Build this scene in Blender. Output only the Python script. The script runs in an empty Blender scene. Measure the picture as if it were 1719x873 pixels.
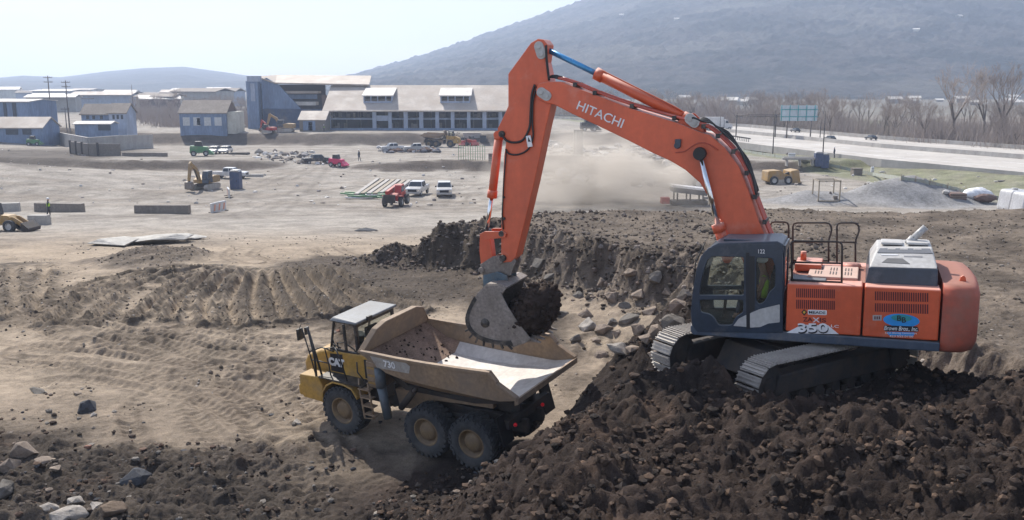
import bpy, math, random
import numpy as np
from mathutils import Vector, Matrix

SC = bpy.context.scene
COL = SC.collection
R = math.radians
RND = random.Random(7)

# ---------------------------------------------------------------- camera
CF = 1550.0; CH = 14.0
TH = math.atan((436.5-140)/CF); CC, CS = math.cos(TH), math.sin(TH)
cam = bpy.data.cameras.new('camera'); camo = bpy.data.objects.new('camera', cam); COL.objects.link(camo)
camo.location = (0, 0, CH); camo.rotation_euler = (R(90)-TH, 0, 0)
cam.sensor_width = 36; cam.lens = 36*CF/1719; cam.clip_end = 20000; cam.clip_start = .1
SC.camera = camo

# ---------------------------------------------------------------- light
SUN_EL = 45; SUN_AZ = -28           # azimuth from +Y towards +X
wd = bpy.data.worlds.new('World'); SC.world = wd; wd.use_nodes = True
nt = wd.node_tree; nt.nodes.clear()
wo = nt.nodes.new('ShaderNodeOutputWorld'); bg = nt.nodes.new('ShaderNodeBackground'); sk = nt.nodes.new('ShaderNodeTexSky')
sk.sky_type = 'NISHITA'; sk.sun_disc = False; sk.sun_elevation = R(SUN_EL); sk.sun_rotation = R(SUN_AZ)
sk.air_density = 1.0; sk.dust_density = 1.5; sk.ozone_density = 1.5; sk.altitude = 200
bg.inputs[1].default_value = .09
# thin high cloud over the blue
tc = nt.nodes.new('ShaderNodeTexCoord'); mp = nt.nodes.new('ShaderNodeMapping'); mp.inputs['Scale'].default_value = (1.6, 1.6, 9)
ns = nt.nodes.new('ShaderNodeTexNoise'); ns.inputs['Scale'].default_value = 2.2; ns.inputs['Detail'].default_value = 7; ns.inputs['Roughness'].default_value = .6
rp = nt.nodes.new('ShaderNodeValToRGB'); rp.color_ramp.elements[0].position = .02; rp.color_ramp.elements[1].position = .58
mx = nt.nodes.new('ShaderNodeMixRGB'); mx.inputs[2].default_value = (7.7, 7.65, 7.6, 1)
mu = nt.nodes.new('ShaderNodeMath'); mu.operation = 'MULTIPLY'; mu.inputs[1].default_value = .9
L = nt.links.new
L(tc.outputs['Generated'], mp.inputs[0]); L(mp.outputs[0], ns.inputs[0]); L(ns.outputs[0], rp.inputs[0]); L(rp.outputs[0], mu.inputs[0])
sz = nt.nodes.new('ShaderNodeSeparateXYZ'); hr = nt.nodes.new('ShaderNodeValToRGB'); hr.color_ramp.elements[0].position = .14; hr.color_ramp.elements[0].color = (1, 1, 1, 1); hr.color_ramp.elements[1].position = .55; hr.color_ramp.elements[1].color = (.12, .12, .12, 1)
m3 = nt.nodes.new('ShaderNodeMath'); m3.operation = 'MULTIPLY'; L(tc.outputs['Generated'], sz.inputs[0]); L(sz.outputs[2], hr.inputs[0]); L(hr.outputs[0], m3.inputs[0]); L(mu.outputs[0], m3.inputs[1])   # haze and cloud thicken towards the horizon
L(m3.outputs[0], mx.inputs[0]); L(sk.outputs[0], mx.inputs[1]); L(mx.outputs[0], bg.inputs[0]); L(bg.outputs[0], wo.inputs[0])
sl = bpy.data.lights.new('sun', 'SUN'); sl.energy = 5.0; sl.angle = R(.5); sl.color = (1, .94, .84)
so = bpy.data.objects.new('sun', sl); COL.objects.link(so)
sd_ = Vector((math.sin(R(SUN_AZ))*math.cos(R(SUN_EL)), math.cos(R(SUN_AZ))*math.cos(R(SUN_EL)), math.sin(R(SUN_EL))))
so.rotation_euler = sd_.to_track_quat('Z', 'Y').to_euler(); so.location = (-40, 60, 80)
SC.view_settings.view_transform = 'Standard'; SC.view_settings.look = 'None'
SC.view_settings.exposure = .68; SC.view_settings.gamma = 1
SC.cycles.volume_bounces = 1; SC.cycles.max_bounces = 6; SC.cycles.transparent_max_bounces = 12

# ---------------------------------------------------------------- helpers
def ray(px, py):
    a = (px-859.5)/CF; t = (py-436.5)/CF
    return Vector((a, CC-CS*t, -(CS+CC*t)))
def at(px, py, z=0.0):
    r = ray(px, py); return Vector((0, 0, CH)) + r*((z-CH)/r.z)
def atd(px, py, Y):
    r = ray(px, py); return Vector((0, 0, CH)) + r*(Y/r.y)
class Frame:
    """a vehicle's own frame: X forward, Y to its left, Z up"""
    def __init__(f, o, yaw, tilt=0):
        f.o = Vector(o); f.X = Vector((math.cos(yaw)*math.cos(tilt), math.sin(yaw)*math.cos(tilt), math.sin(tilt)))
        f.Y = Vector((-math.sin(yaw), math.cos(yaw), 0)); f.Z = f.X.cross(f.Y)
    def sp(f, px, py, Y):
        r = ray(px, py); O = Vector((0, 0, CH))
        p = O + r*((Y-(O-f.o).dot(f.Y))/r.dot(f.Y)) - f.o
        return (p.dot(f.X), p.dot(f.Z))
    def mat(f):
        m = Matrix((f.X, f.Y, f.Z)).transposed().to_4x4(); m.translation = f.o; return m
    def poly(f, pts, Y): return [f.sp(a, b, Y) for a, b in pts]

def tag(o, label=None, cat=None, group=None, kind=None):
    if label: o['label'] = label
    if cat: o['category'] = cat
    if group: o['group'] = group
    if kind: o['kind'] = kind
    return o
def empty(name, loc=(0, 0, 0), rz=0, label=None, cat=None, group=None, mtx=None):
    o = bpy.data.objects.new(name, None); COL.objects.link(o); o.empty_display_size = .3
    o.location = loc; o.rotation_euler = (0, 0, rz)
    if mtx is not None: o.matrix_world = mtx
    return tag(o, label, cat, group)
def copy_tree(o, parent=None):
    c = o.copy(); COL.objects.link(c)
    if parent: c.parent = parent; c.matrix_parent_inverse = o.matrix_parent_inverse.copy()
    for ch in list(o.children): copy_tree(ch, c)
    return c

class MB:
    """collects shapes into one mesh"""
    def __init__(s): s.v = []; s.f = []; s.sm = []
    def add(s, vs, fs, smooth=False):
        n = len(s.v); s.v += [tuple(v) for v in vs]; s.f += [tuple(i+n for i in f) for f in fs]; s.sm += [smooth]*len(fs); return s
    def box(s, c, d, rz=0, M=None, taper=1):
        x, y, z = d[0]/2, d[1]/2, d[2]/2
        vs = [Vector((sx*x*(taper if sz > 0 else 1), sy*y*(taper if sz > 0 else 1), sz*z)) for sx in (-1, 1) for sy in (-1, 1) for sz in (-1, 1)]
        if M is None: M = Matrix.Rotation(rz, 3, 'Z')
        vs = [M @ v + Vector(c) for v in vs]
        return s.add(vs, [(0, 1, 3, 2), (4, 6, 7, 5), (0, 4, 5, 1), (2, 3, 7, 6), (0, 2, 6, 4), (1, 5, 7, 3)])
    def hexa(s, lo, hi):        # two quads
        return s.add(list(lo)+list(hi), [(3, 2, 1, 0), (4, 5, 6, 7)]+[(i, (i+1) % 4, (i+1) % 4+4, i+4) for i in range(4)])
    def prism(s, pts, y0, y1):  # outline in XZ, thickness along Y
        n = len(pts); vs = [(p[0], y0, p[1]) for p in pts]+[(p[0], y1, p[1]) for p in pts]
        return s.add(vs, [tuple(range(n))]+[tuple(range(2*n-1, n-1, -1))]+[(i, i+n, (i+1) % n+n, (i+1) % n) for i in range(n)])
    def prismz(s, pts, z0, z1):
        n = len(pts); vs = [(p[0], p[1], z0) for p in pts]+[(p[0], p[1], z1) for p in pts]
        return s.add(vs, [tuple(range(n-1, -1, -1))]+[tuple(range(n, 2*n))]+[(i, (i+1) % n, (i+1) % n+n, i+n) for i in range(n)])
    def cyl(s, a, b, r0, r1=None, n=12, smooth=True, caps=True):
        a, b = Vector(a), Vector(b); r1 = r0 if r1 is None else r1
        d = (b-a).normalized(); u = d.orthogonal().normalized(); w = d.cross(u)
        vs = [p+(u*math.cos(2*math.pi*i/n)+w*math.sin(2*math.pi*i/n))*r for p, r in ((a, r0), (b, r1)) for i in range(n)]
        s.add(vs, [(i, (i+1) % n, (i+1) % n+n, i+n) for i in range(n)], smooth)
        if caps: s.add(vs, [tuple(range(n-1, -1, -1)), tuple(range(n, 2*n))])
        return s
    def tube(s, pts, r, n=8, caps=True):
        pts = [Vector(p) for p in pts]; rings = []; u = None
        for i, p in enumerate(pts):
            d = (pts[min(i+1, len(pts)-1)]-pts[max(i-1, 0)]).normalized()
            if u is None: u = d.orthogonal().normalized()
            u = (u-d*u.dot(d)).normalized(); w = d.cross(u)
            rings.append([p+(u*math.cos(2*math.pi*k/n)+w*math.sin(2*math.pi*k/n))*r for k in range(n)])
        vs = [v for g in rings for v in g]; m = len(pts)
        fs = [(j*n+k, j*n+(k+1) % n, (j+1)*n+(k+1) % n, (j+1)*n+k) for j in range(m-1) for k in range(n)]
        s.add(vs, fs, True)
        if caps: s.add(rings[0], [tuple(range(n-1, -1, -1))]); s.add(rings[-1], [tuple(range(n))])
        return s
    def lathe(s, prof, c, axis='Y', n=32):   # prof: (radius, offset along axis)
        vs = []
        for r, o in prof:
            for k in range(n):
                a = 2*math.pi*k/n
                p = (r*math.cos(a), o, r*math.sin(a)) if axis == 'Y' else (r*math.cos(a), r*math.sin(a), o)
                vs.append((p[0]+c[0], p[1]+c[1], p[2]+c[2]))
        fs = [(j*n+k, j*n+(k+1) % n, (j+1)*n+(k+1) % n, (j+1)*n+k) for j in range(len(prof)-1) for k in range(n)]
        return s.add(vs, fs, True)
    def ell(s, c, r, n=10, m=7, M=None):
        vs = []
        for j in range(m+1):
            t = math.pi*j/m
            for k in range(n):
                a = 2*math.pi*k/n; v = Vector((r[0]*math.sin(t)*math.cos(a), r[1]*math.sin(t)*math.sin(a), r[2]*math.cos(t)))
                if M is not None: v = M @ v
                vs.append(v+Vector(c))
        return s.add(vs, [(j*n+k, (j+1)*n+k, (j+1)*n+(k+1) % n, j*n+(k+1) % n) for j in range(m) for k in range(n)], True)
    def build(s, name, m, parent=None, bevel=0, seg=2, fix=True):
        me = bpy.data.meshes.new(name); me.from_pydata([tuple(v) for v in s.v], [], s.f); me.polygons.foreach_set('use_smooth', s.sm)
        if fix:
            import bmesh
            b = bmesh.new(); b.from_mesh(me); bmesh.ops.remove_doubles(b, verts=b.verts, dist=1e-5)
            bmesh.ops.recalc_face_normals(b, faces=b.faces); b.to_mesh(me); b.free()
        me.materials.append(m); o = bpy.data.objects.new(name, me); COL.objects.link(o)
        if parent: o.parent = parent
        if bevel:
            md = o.modifiers.new('bevel', 'BEVEL'); md.width = bevel; md.segments = seg; md.limit_method = 'ANGLE'; md.angle_limit = R(35)
        return o

# ---------------------------------------------------------------- numpy noise
def perlin(x, y, seed=0):
    xi = np.floor(x).astype(np.int64); yi = np.floor(y).astype(np.int64); xf = x-xi; yf = y-yi
    def g(ix, iy, dx, dy):
        h = (ix*374761393+iy*668265263+seed*1274126177) & 0x7fffffff
        h = ((h ^ (h >> 13))*1274126177) & 0x7fffffff; h = (h ^ (h >> 16)) & 1023
        a = h*(2*math.pi/1024); return np.cos(a)*dx+np.sin(a)*dy
    u = xf*xf*xf*(xf*(xf*6-15)+10); v = yf*yf*yf*(yf*(yf*6-15)+10)
    a = g(xi, yi, xf, yf); b = g(xi+1, yi, xf-1, yf); c = g(xi, yi+1, xf, yf-1); d = g(xi+1, yi+1, xf-1, yf-1)
    return ((a*(1-u)+b*u)*(1-v)+(c*(1-u)+d*u)*v)*1.5
def fbm(x, y, o=4, seed=0, gain=.5, mode=0):
    t = 0; a = 1; f = 1; s = 0
    for i in range(o):
        n = perlin(x*f+i*17.3, y*f-i*9.1, seed+i)
        if mode == 1: n = 1-2*np.abs(n)         # ridged
        if mode == 2: n = 2*np.abs(n)-.5          # lumpy
        t = t+a*n; s += a; a *= gain; f *= 2.03
    return t/s
def ss(t): t = np.clip(t, 0, 1); return t*t*(3-2*t)
def segd(x, y, a, b):
    ax, ay, bx, by = a[0], a[1], b[0], b[1]; dx, dy = bx-ax, by-ay
    t = np.clip(((x-ax)*dx+(y-ay)*dy)/(dx*dx+dy*dy+1e-9), 0, 1)
    return np.hypot(x-ax-t*dx, y-ay-t*dy), t
def sdpoly(x, y, P):     # positive inside
    d = np.full(x.shape, 1e9); ins = np.zeros(x.shape, bool); n = len(P)
    for i in range(n):
        a, b = P[i], P[(i+1) % n]
        d = np.minimum(d, segd(x, y, a, b)[0])
        c = ((a[1] > y) != (b[1] > y)) & (x < (b[0]-a[0])*(y-a[1])/((b[1]-a[1]) or 1e-9)+a[0])
        ins ^= c
    return np.where(ins, d, -d)
def pline(x, y, P):      # distance and arclength
    d = np.full(x.shape, 1e9); s = np.zeros(x.shape); L0 = 0
    for a, b in zip(P, P[1:]):
        l = math.hypot(b[0]-a[0], b[1]-a[1]); dd, t = segd(x, y, a, b); m = dd < d
        d = np.where(m, dd, d); s = np.where(m, L0+t*l, s); L0 += l
    return d, s
def spline(P, k=6):
    out = []
    for i in range(len(P)-1):
        p0, p1, p2, p3 = P[max(i-1, 0)], P[i], P[i+1], P[min(i+2, len(P)-1)]
        for j in range(k):
            t = j/k
            out.append(tuple(.5*((2*b)+(c-a)*t+(2*a-5*b+4*c-d)*t*t+(-a+3*b-3*c+d)*t**3) for a, b, c, d in zip(p0, p1, p2, p3)))
    return out+[tuple(P[-1])]
def npmesh(name, V, F, m, colr=None, smooth=True, parent=None):
    me = bpy.data.meshes.new(name); V = np.asarray(V, np.float32); F = np.asarray(F, np.int32); k = F.shape[1]
    me.vertices.add(len(V)); me.vertices.foreach_set('co', V.ravel())
    me.loops.add(F.size); me.loops.foreach_set('vertex_index', F.ravel())
    me.polygons.add(len(F)); me.polygons.foreach_set('loop_start', np.arange(0, F.size, k, dtype=np.int32))
    me.polygons.foreach_set('use_smooth', np.full(len(F), smooth)); me.update(calc_edges=True)
    if colr is not None:
        a = me.color_attributes.new('Col', 'FLOAT_COLOR', 'POINT')
        a.data.foreach_set('color', np.concatenate([colr, np.ones((len(V), 1))], 1).astype(np.float32).ravel())
    me.materials.append(m); o = bpy.data.objects.new(name, me); COL.objects.link(o)
    if parent: o.parent = parent
    return o

# ---------------------------------------------------------------- materials
def newmat(name):
    m = bpy.data.materials.new(name); m.use_nodes = True; return m, m.node_tree, m.node_tree.nodes['Principled BSDF']
def noise_node(nt, scale, detail=5, rough=.6, world=False, stretch=None):
    t = nt.nodes.new('ShaderNodeNewGeometry' if world else 'ShaderNodeTexCoord')
    n = nt.nodes.new('ShaderNodeTexNoise'); n.inputs['Scale'].default_value = scale; n.inputs['Detail'].default_value = detail; n.inputs['Roughness'].default_value = rough
    src = t.outputs['Position'] if world else t.outputs['Object']
    if stretch:
        mp = nt.nodes.new('ShaderNodeMapping'); mp.inputs['Scale'].default_value = stretch; nt.links.new(src, mp.inputs[0]); src = mp.outputs[0]
    nt.links.new(src, n.inputs['Vector']); return n
def ramp(nt, src, p0, p1, c0=(0, 0, 0, 1), c1=(1, 1, 1, 1)):
    r = nt.nodes.new('ShaderNodeValToRGB'); e = r.color_ramp.elements; e[0].position = p0; e[1].position = p1; e[0].color = c0; e[1].color = c1
    nt.links.new(src, r.inputs[0]); return r.outputs[0]
def mixc(nt, f, a, b, mode='MIX'):
    m = nt.nodes.new('ShaderNodeMixRGB'); m.blend_type = mode
    for i, v in ((0, f), (1, a), (2, b)):
        if hasattr(v, 'default_value') or hasattr(v, 'links'): nt.links.new(v, m.inputs[i])
        elif i == 0: m.inputs[0].default_value = v
        else: m.inputs[i].default_value = tuple(v)+((1,) if len(v) == 3 else ())
    return m.outputs[0]
def bumpn(nt, bs, src, strength=.3, dist=.05, prev=None):
    b = nt.nodes.new('ShaderNodeBump'); b.inputs['Strength'].default_value = strength; b.inputs['Distance'].default_value = dist
    nt.links.new(src, b.inputs['Height'])
    if prev: nt.links.new(prev, b.inputs['Normal'])
    nt.links.new(b.outputs[0], bs.inputs['Normal']); return b.outputs[0]
DUST = (.30, .25, .20)
def paint(name, col, rough=.45, metal=0, dirt=.35, dcol=DUST, scale=1.6, var=.15, bump=.05, updust=0, coat=0, streak=False):
    """painted or bare surface with patchy dirt, scuffs and dust that lies on upward faces"""
    m, nt, b = newmat(name)
    n1 = noise_node(nt, scale, 8, .65); n2 = noise_node(nt, scale*7, 5, .6, stretch=(1, 1, .25) if streak else None)
    c = mixc(nt, ramp(nt, n2.outputs[0], .35, .7), tuple(x*(1-var) for x in col), tuple(min(1, x*(1+var*.6)) for x in col))
    n3 = noise_node(nt, scale*.8, 6, .7, stretch=(1, 1, .3)); c = mixc(nt, 1.0, c, ramp(nt, n3.outputs[0], .3, .75, (.66, .63, .62, 1), (1.08, 1.06, 1.05, 1)), 'MULTIPLY')
    f = ramp(nt, n1.outputs[0], .62-dirt*.45, .86-dirt*.3)
    mm = nt.nodes.new('ShaderNodeMath'); mm.operation = 'MULTIPLY'; mm.inputs[1].default_value = min(1, .35+dirt); nt.links.new(f, mm.inputs[0]); f = mm.outputs[0]
    if updust:
        g = nt.nodes.new('ShaderNodeNewGeometry'); sx = nt.nodes.new('ShaderNodeSeparateXYZ'); nt.links.new(g.outputs['Normal'], sx.inputs[0])
        u = ramp(nt, sx.outputs[2], .35, .95)
        k = nt.nodes.new('ShaderNodeMath'); k.operation = 'MULTIPLY'; k.inputs[1].default_value = updust; nt.links.new(u, k.inputs[0])
        a = nt.nodes.new('ShaderNodeMath'); a.operation = 'MAXIMUM'; nt.links.new(k.outputs[0], a.inputs[0]); nt.links.new(f, a.inputs[1]); f = a.outputs[0]
    nt.links.new(mixc(nt, f, c, dcol), b.inputs['Base Color'])
    r = mixc(nt, f, (rough,)*3, (.9,)*3); nt.links.new(r, b.inputs['Roughness'])
    b.inputs['Metallic'].default_value = metal
    if coat: b.inputs['Coat Weight'].default_value = coat
    if bump: bumpn(nt, b, n2.outputs[0], bump, .02)
    return m
def earth(name, base=None, scale=3, bump=.5, dist=.06, var=.35, world=True, rough=.95, tint=None):
    """soil, rubble or rock: colour from the mesh (or base) broken up at several scales"""
    m, nt, b = newmat(name)
    if base is None:
        a = nt.nodes.new('ShaderNodeAttribute'); a.attribute_name = 'Col'; src = a.outputs['Color']
    else:
        v = nt.nodes.new('ShaderNodeRGB'); v.outputs[0].default_value = tuple(base)+(1,); src = v.outputs[0]
    n1 = noise_node(nt, scale, 10, .7, world); n2 = noise_node(nt, scale*9, 6, .7, world); n3 = noise_node(nt, scale*.13, 6, .6, world)
    f = mixc(nt, .5, n1.outputs[0], n2.outputs[0]); f = mixc(nt, .3, f, n3.outputs[0])
    k = ramp(nt, f, .39, .61, ((1-var),)*3+(1,), ((1+var),)*3+(1,))
    src = mixc(nt, 1.0, src, k, 'MULTIPLY')
    if tint: src = mixc(nt, ramp(nt, n3.outputs[0], .5, .75), src, tint)
    nt.links.new(src, b.inputs['Base Color']); b.inputs['Roughness'].default_value = rough
    b.inputs['Specular IOR Level'].default_value = .2
    p = bumpn(nt, b, n1.outputs[0], bump, dist); bumpn(nt, b, n2.outputs[0], bump*.8, dist*.25, p)
    return m
def plain(name, col, rough=.6, metal=0, alpha=1, emit=0):
    m, nt, b = newmat(name)
    n = noise_node(nt, 3, 5); c = mixc(nt, ramp(nt, n.outputs[0], .35, .7), tuple(x*.82 for x in col), tuple(min(1, x*1.1) for x in col))
    nt.links.new(c, b.inputs['Base Color']); b.inputs['Roughness'].default_value = rough; b.inputs['Metallic'].default_value = metal
    if emit: b.inputs['Emission Color'].default_value = tuple(col)+(1,); b.inputs['Emission Strength'].default_value = emit
    return m
# ================================================================ terrain
def P2(pts, z): return [tuple(at(a, b, z)[:2]) for a, b in pts]
YK = [(0, 4.5), (36, 4.45), (48, 4.2), (60, 3.4), (80, 1.6), (100, .2), (112, -.2), (157, -.7), (160, .9), (200, -.2), (231, -1.2), (236.5, 1.5), (245, 1.7), (420, 1.5), (900, .5), (9000, 0)]
PLAT = P2([(578, 412), (625, 434), (760, 441), (830, 448), (850, 470), (905, 500), (1000, 520), (1120, 545), (1250, 600)], 4.5) + [(12, 20), (60, 22), (60, 52.5)] + P2([(1300, 349), (1000, 350)], 6.9) + [(3, 53.5), (-1.5, 54), (-6, 54), (-9.5, 52.5)]
MND = P2([(955, 700), (905, 740), (840, 795), (740, 835), (650, 878)], 4.5) + [(-6, 13), (-9, 2), (40, 2), (40, 23), (12, 22.5)] + P2([(1130, 560), (1060, 575), (1010, 605)], 5.1)
PIT = P2([(420, 440), (500, 405), (590, 400), (860, 440), (1000, 540), (1060, 600), (960, 680), (900, 640), (740, 520), (690, 530), (600, 560), (480, 560), (380, 530), (300, 480)], 4.5)
SPL = [(4.0, 15.3), (5.6, 16.5), (8.0, 17.1), (9.0, 17.6), (10.4, 18.6), (12.5, 19.6), (18, 21), (40, 22), (40, 0), (1.8, 0), (2.6, 12)]
EXO = (6.06, 19.79)
BANKW = 1.7
RUTS = [  # wheel ruts and track marks: (points seen in the photo, half gauge, depth)
 ([(535, 433), (591, 468), (652, 497), (707, 521)], 0, 0.32),
 ([(520, 434), (563, 474), (615, 514)], 0, 0.32),
 ([(501, 434), (535, 474), (578, 521)], 0, 0.32),
 ([(483, 436), (511, 481), (547, 530)], 0, 0.32),
 ([(464, 438), (486, 484), (517, 536)], 0, 0.32),
 ([(449, 441), (458, 484), (477, 539)], 0, 0.32),
 ([(434, 444), (424, 484), (431, 542)], 0, 0.32),
 ([(418, 442), (394, 481), (384, 511), (400, 548)], 0, 0.32),
 ([(403, 439), (363, 474), (344, 508), (348, 542)], 0, 0.32),
 ([(391, 438), (338, 468), (301, 502), (283, 539)], 0, 0.32),
 ([(380, 436), (308, 466), (258, 502), (228, 539)], 0, 0.32),
 ([(369, 434), (277, 459), (203, 490), (160, 539)], 0, 0.32),
 ([(357, 433), (234, 462), (141, 496), (80, 545)], 0, 0.32),
 ([(344, 434), (203, 459), (92, 490), (0, 533)], 0, 0.32),
 ([(20, 430), (22, 470), (30, 520)], 0, 0.2),
 ([(75, 430), (72, 470), (60, 520)], 0, 0.2),
 ([(0, 520), (150, 560), (300, 590), (430, 640), (520, 700)], 0.9, .055),
 ([(0, 590), (160, 610), (330, 640), (470, 700)], 0.9, .055),
 ([(0, 560), (200, 585), (400, 600), (500, 585)], 0.9, .055),
 ([(700, 620), (560, 600), (420, 590), (250, 560), (120, 560)], 0.9, .055),
 ([(560, 740), (480, 700), (440, 660), (300, 640)], 0.9, .055),
 ([(340, 800), (300, 740), (270, 690), (310, 650)], 0.9, .055),
 ([(430, 870), (490, 780), (470, 700), (420, 650)], 0.9, .055),
 ([(600, 860), (560, 790), (520, 740)], 0.9, .055),
 ([(250, 700), (290, 750), (310, 830), (300, 873)], .8, .055),
 ([(560, 700), (500, 690), (430, 640), (380, 600), (300, 575)], .8, .055),
 ([(0, 640), (120, 625), (260, 640), (380, 670), (470, 720)], .8, .055),
 ([(0, 545), (180, 540), (330, 560), (480, 600), (560, 640)], .8, .055),
 ([(960, 640), (1000, 610), (1010, 570)], 0.6, 0.08),
 ([(0, 500), (110, 530), (260, 575), (420, 610), (540, 650)], .8, .055), ([(0, 610), (140, 580), (300, 560), (460, 560), (540, 545)], .8, .055),
 ([(560, 620), (460, 640), (330, 630), (180, 600), (60, 590)], .8, .055), ([(740, 540), (660, 560), (560, 580), (430, 575), (320, 550)], .8, .055),
 ([(330, 470), (200, 480), (90, 500), (0, 540)], .8, .055), ([(160, 445), (110, 480), (100, 530), (150, 580)], .8, .055), ([(420, 385), (400, 410), (430, 425)], .8, .055), ([(540, 385), (560, 405), (600, 425)], .8, .055)]
RUTW = [(spline([at(a, b, 4.45)[:2] for a, b in p]), h, d) for p, h, d in RUTS]
FARRUT = [[(230, 400), (300, 360), (420, 320), (500, 290), (560, 270)], [(440, 400), (400, 350), (420, 310), (500, 285)], [(800, 360), (600, 370), (400, 365), (0, 390)], [(820, 350), (560, 350), (300, 372), (0, 400)],
 [(460, 365), (490, 330), (520, 300), (540, 280)], [(60, 345), (200, 320), (330, 335)], [(30, 330), (180, 300), (300, 322), (350, 340)], [(690, 345), (760, 340), (830, 352)], [(650, 345), (720, 350), (800, 345)], [(100, 340), (230, 330), (320, 300)], [(20, 310), (150, 300), (280, 300)],[(600, 350), (660, 352), (760, 335), (800, 320)], [(0, 318), (120, 312), (260, 330), (340, 350)], [(60, 300), (200, 312), (320, 305)], [(430, 330), (520, 345), (640, 352)], [(400, 372), (470, 340), (560, 315), (620, 305)], [(360, 265), (420, 275), (490, 280), (600, 262), (760, 262)], [(440, 250), (540, 262), (620, 256)], [(80, 262), (200, 270), (330, 272), (430, 268)], [(0, 405), (200, 380), (480, 362), (820, 356)], [(760, 350), (780, 320), (830, 300)], [(880, 340), (1000, 330), (1150, 335)], [(1180, 335), (1300, 322), (1420, 320)], [(1230, 290), (1290, 300), (1370, 295)]]
FARW = [spline([at(a, b, z)[:2] for a, b in p]) for p in FARRUT for z in (.0,)]
def terrain(x, y, full=True):
    yk = [a for a, b in YK]; zk = [b for a, b in YK]
    w = 4*perlin(x/28, y/40, 5)+1.2*perlin(x/7, y/9, 6)
    far = ss((y-90)/30)
    z = np.interp(y+w*far, yk, zk)
    # gap in the middle bank, where the haul road climbs through
    gap = np.exp(-((x-(-33))/9)**2)*ss((y-135)/15)*(1-ss((y-185)/20)); z = z*(1-gap)+np.interp(y, [120, 200], [-.3, 0])*gap
    # the left hill and the rise behind the retaining wall
    z = z+3.2*np.exp(-((x+87)/24)**2-((y-138)/16)**2)+1.0*np.exp(-((x+100)/35)**2-((y-190)/18)**2)
    q = ss((x+95)/-25)*ss((y-195)/12)*(1-ss((y-300)/100)); z = z+1.6*q
    # the highway side
    g = ss((x-(62-(y-110)*.13))/14)*ss((y-100)/25); z = z*(1-g)+1.0*g
    # grey gravel piles
    for cx, cy, r, h in ((36, 112, 5.5, 1.5), (49.5, 114, 9, 3.2), (43.5, 111, 7, 1.7), (-5, 0, 1, 0)):
        if h: z = z+h*np.clip(1-np.hypot(x-cx, (y-cy)*1.2)/r, 0, 1)**1.05
    near = y < 75
    dark = np.zeros(x.shape); plat = np.zeros(x.shape); rough = np.zeros(x.shape); ptch = np.zeros(x.shape); plat_pit = np.zeros(x.shape); terrain.pit = plat_pit
    xn, yn = x[near], y[near]; zn = z[near]
    wob = .5*perlin(xn/1.7, yn/1.7, 11)+.9*perlin(xn/4.5, yn/4.5, 12)
    p = sdpoly(xn, yn, PLAT); back = ss((yn-50)/3)
    pl = ss((p+wob+.4)/(BANKW*(1-back)+9*back))
    zt = 7.0+.35*perlin(xn/9, yn/9, 3)-.75*ss((1.5-xn)/5)-.5*ss((-5.5-xn)/4)
    zn = zn+.75*ss((p+wob+3.4)/3.2)*ss((xn+1)/3)*(1-back)
    zn = zn*(1-pl)+zt*pl
    face = np.exp(-((p+wob-.6)/1.5)**2)*(1-back*.8)
    zn = zn+face*(.60*fbm(xn/1.9, yn/1.9, 5, 21, .5, 1)-.1)*(1-.5*ss((-1-xn)/3))
    # dark mound under and before the excavator
    m = sdpoly(xn, yn, MND); ml = ss((m+.5*wob)/(6.0-2.4*ss((yn-18)/4))); ml = ml**.85
    ex, ey = EXO
    topz = 8.05+.25*perlin(xn/3, yn/3, 31)
    zn = zn*(1-ml)+np.maximum(zn, topz)*ml
    sp = sdpoly(xn, yn, SPL); s2 = ss((sp+.35*wob)/1.5); tz = 8.35+.75*ss((xn-7.6)/3)+.45*ss((xn-9.8)/2.5)+.35*perlin(xn/1.6, yn/1.6, 33)
    zn = zn+np.clip(tz-zn, 0, 3)*s2
    zn = zn+.55*np.exp(-((xn-2.7)/1.2)**2-((yn-17.7)/1.0)**2)+.45*np.exp(-((xn-4.1)/.6)**2-((yn-18.0)/.9)**2)
    # trodden bench that carries the tracks
    fx, fy = -.853, -.522; u = (xn-ex)*fx+(yn-ey)*fy; v = (xn-ex)*-fy+(yn-ey)*fx
    bn = ss((3.1-np.abs(u))/.9)*ss((2.15-np.abs(v))/.6); zn = zn*(1-bn)+7.56*bn
    # lumpy patch left of the ruts
    pit = ss((sdpoly(xn, yn, PIT)+1.2*wob)/2.5)
    pc = sdpoly(xn, yn, P2([(100, 430), (240, 396), (390, 402), (330, 445), (180, 450)], 4.4)); pt = ss((pc+wob)/2.5); zn = zn+pt*.45
    dk = np.maximum(ml, 0)
    lowl = ss((23.0-(yn+.9*wob*2+.12*(xn+12)-2.6))/3.2)*ss((2.5-xn)/3)      # rubble ground, bottom left
    bm = ss((p+wob+1)/2)*ss((-3.5-xn)/5)
    dkn = np.maximum.reduce([ml, s2, lowl*.85, np.clip(bm, 0, 1)*.22, pt*.45])
    rgn = np.maximum.reduce([ml*.9*(1-bn*.8), lowl*.8, s2, face*.85, pt*.7, .09+.12*ss(4*perlin(xn/2.6, yn/2.0, 88)+.1), pl*.3, pit*.26])
    dist_e = np.hypot((xn+2.6), (yn-22.3)); rgn = rgn*(1-.75*np.exp(-(dist_e/2.9)**2)*(1-ml))
    for P, hg, dp in RUTW:
        if dp > .15:
            xs = [a for a, b in P]; ys = [b for a, b in P]; k = (xn > min(xs)-3) & (xn < max(xs)+3) & (yn > min(ys)-3) & (yn < max(ys)+3)
            if k.any(): d, s = pline(xn[k], yn[k], P); rgn[k] = np.maximum(rgn[k], .42*np.exp(-(d/1.5)**2)*ss(s/4)*(1-ml[k])*(1-pl[k]))
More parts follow.
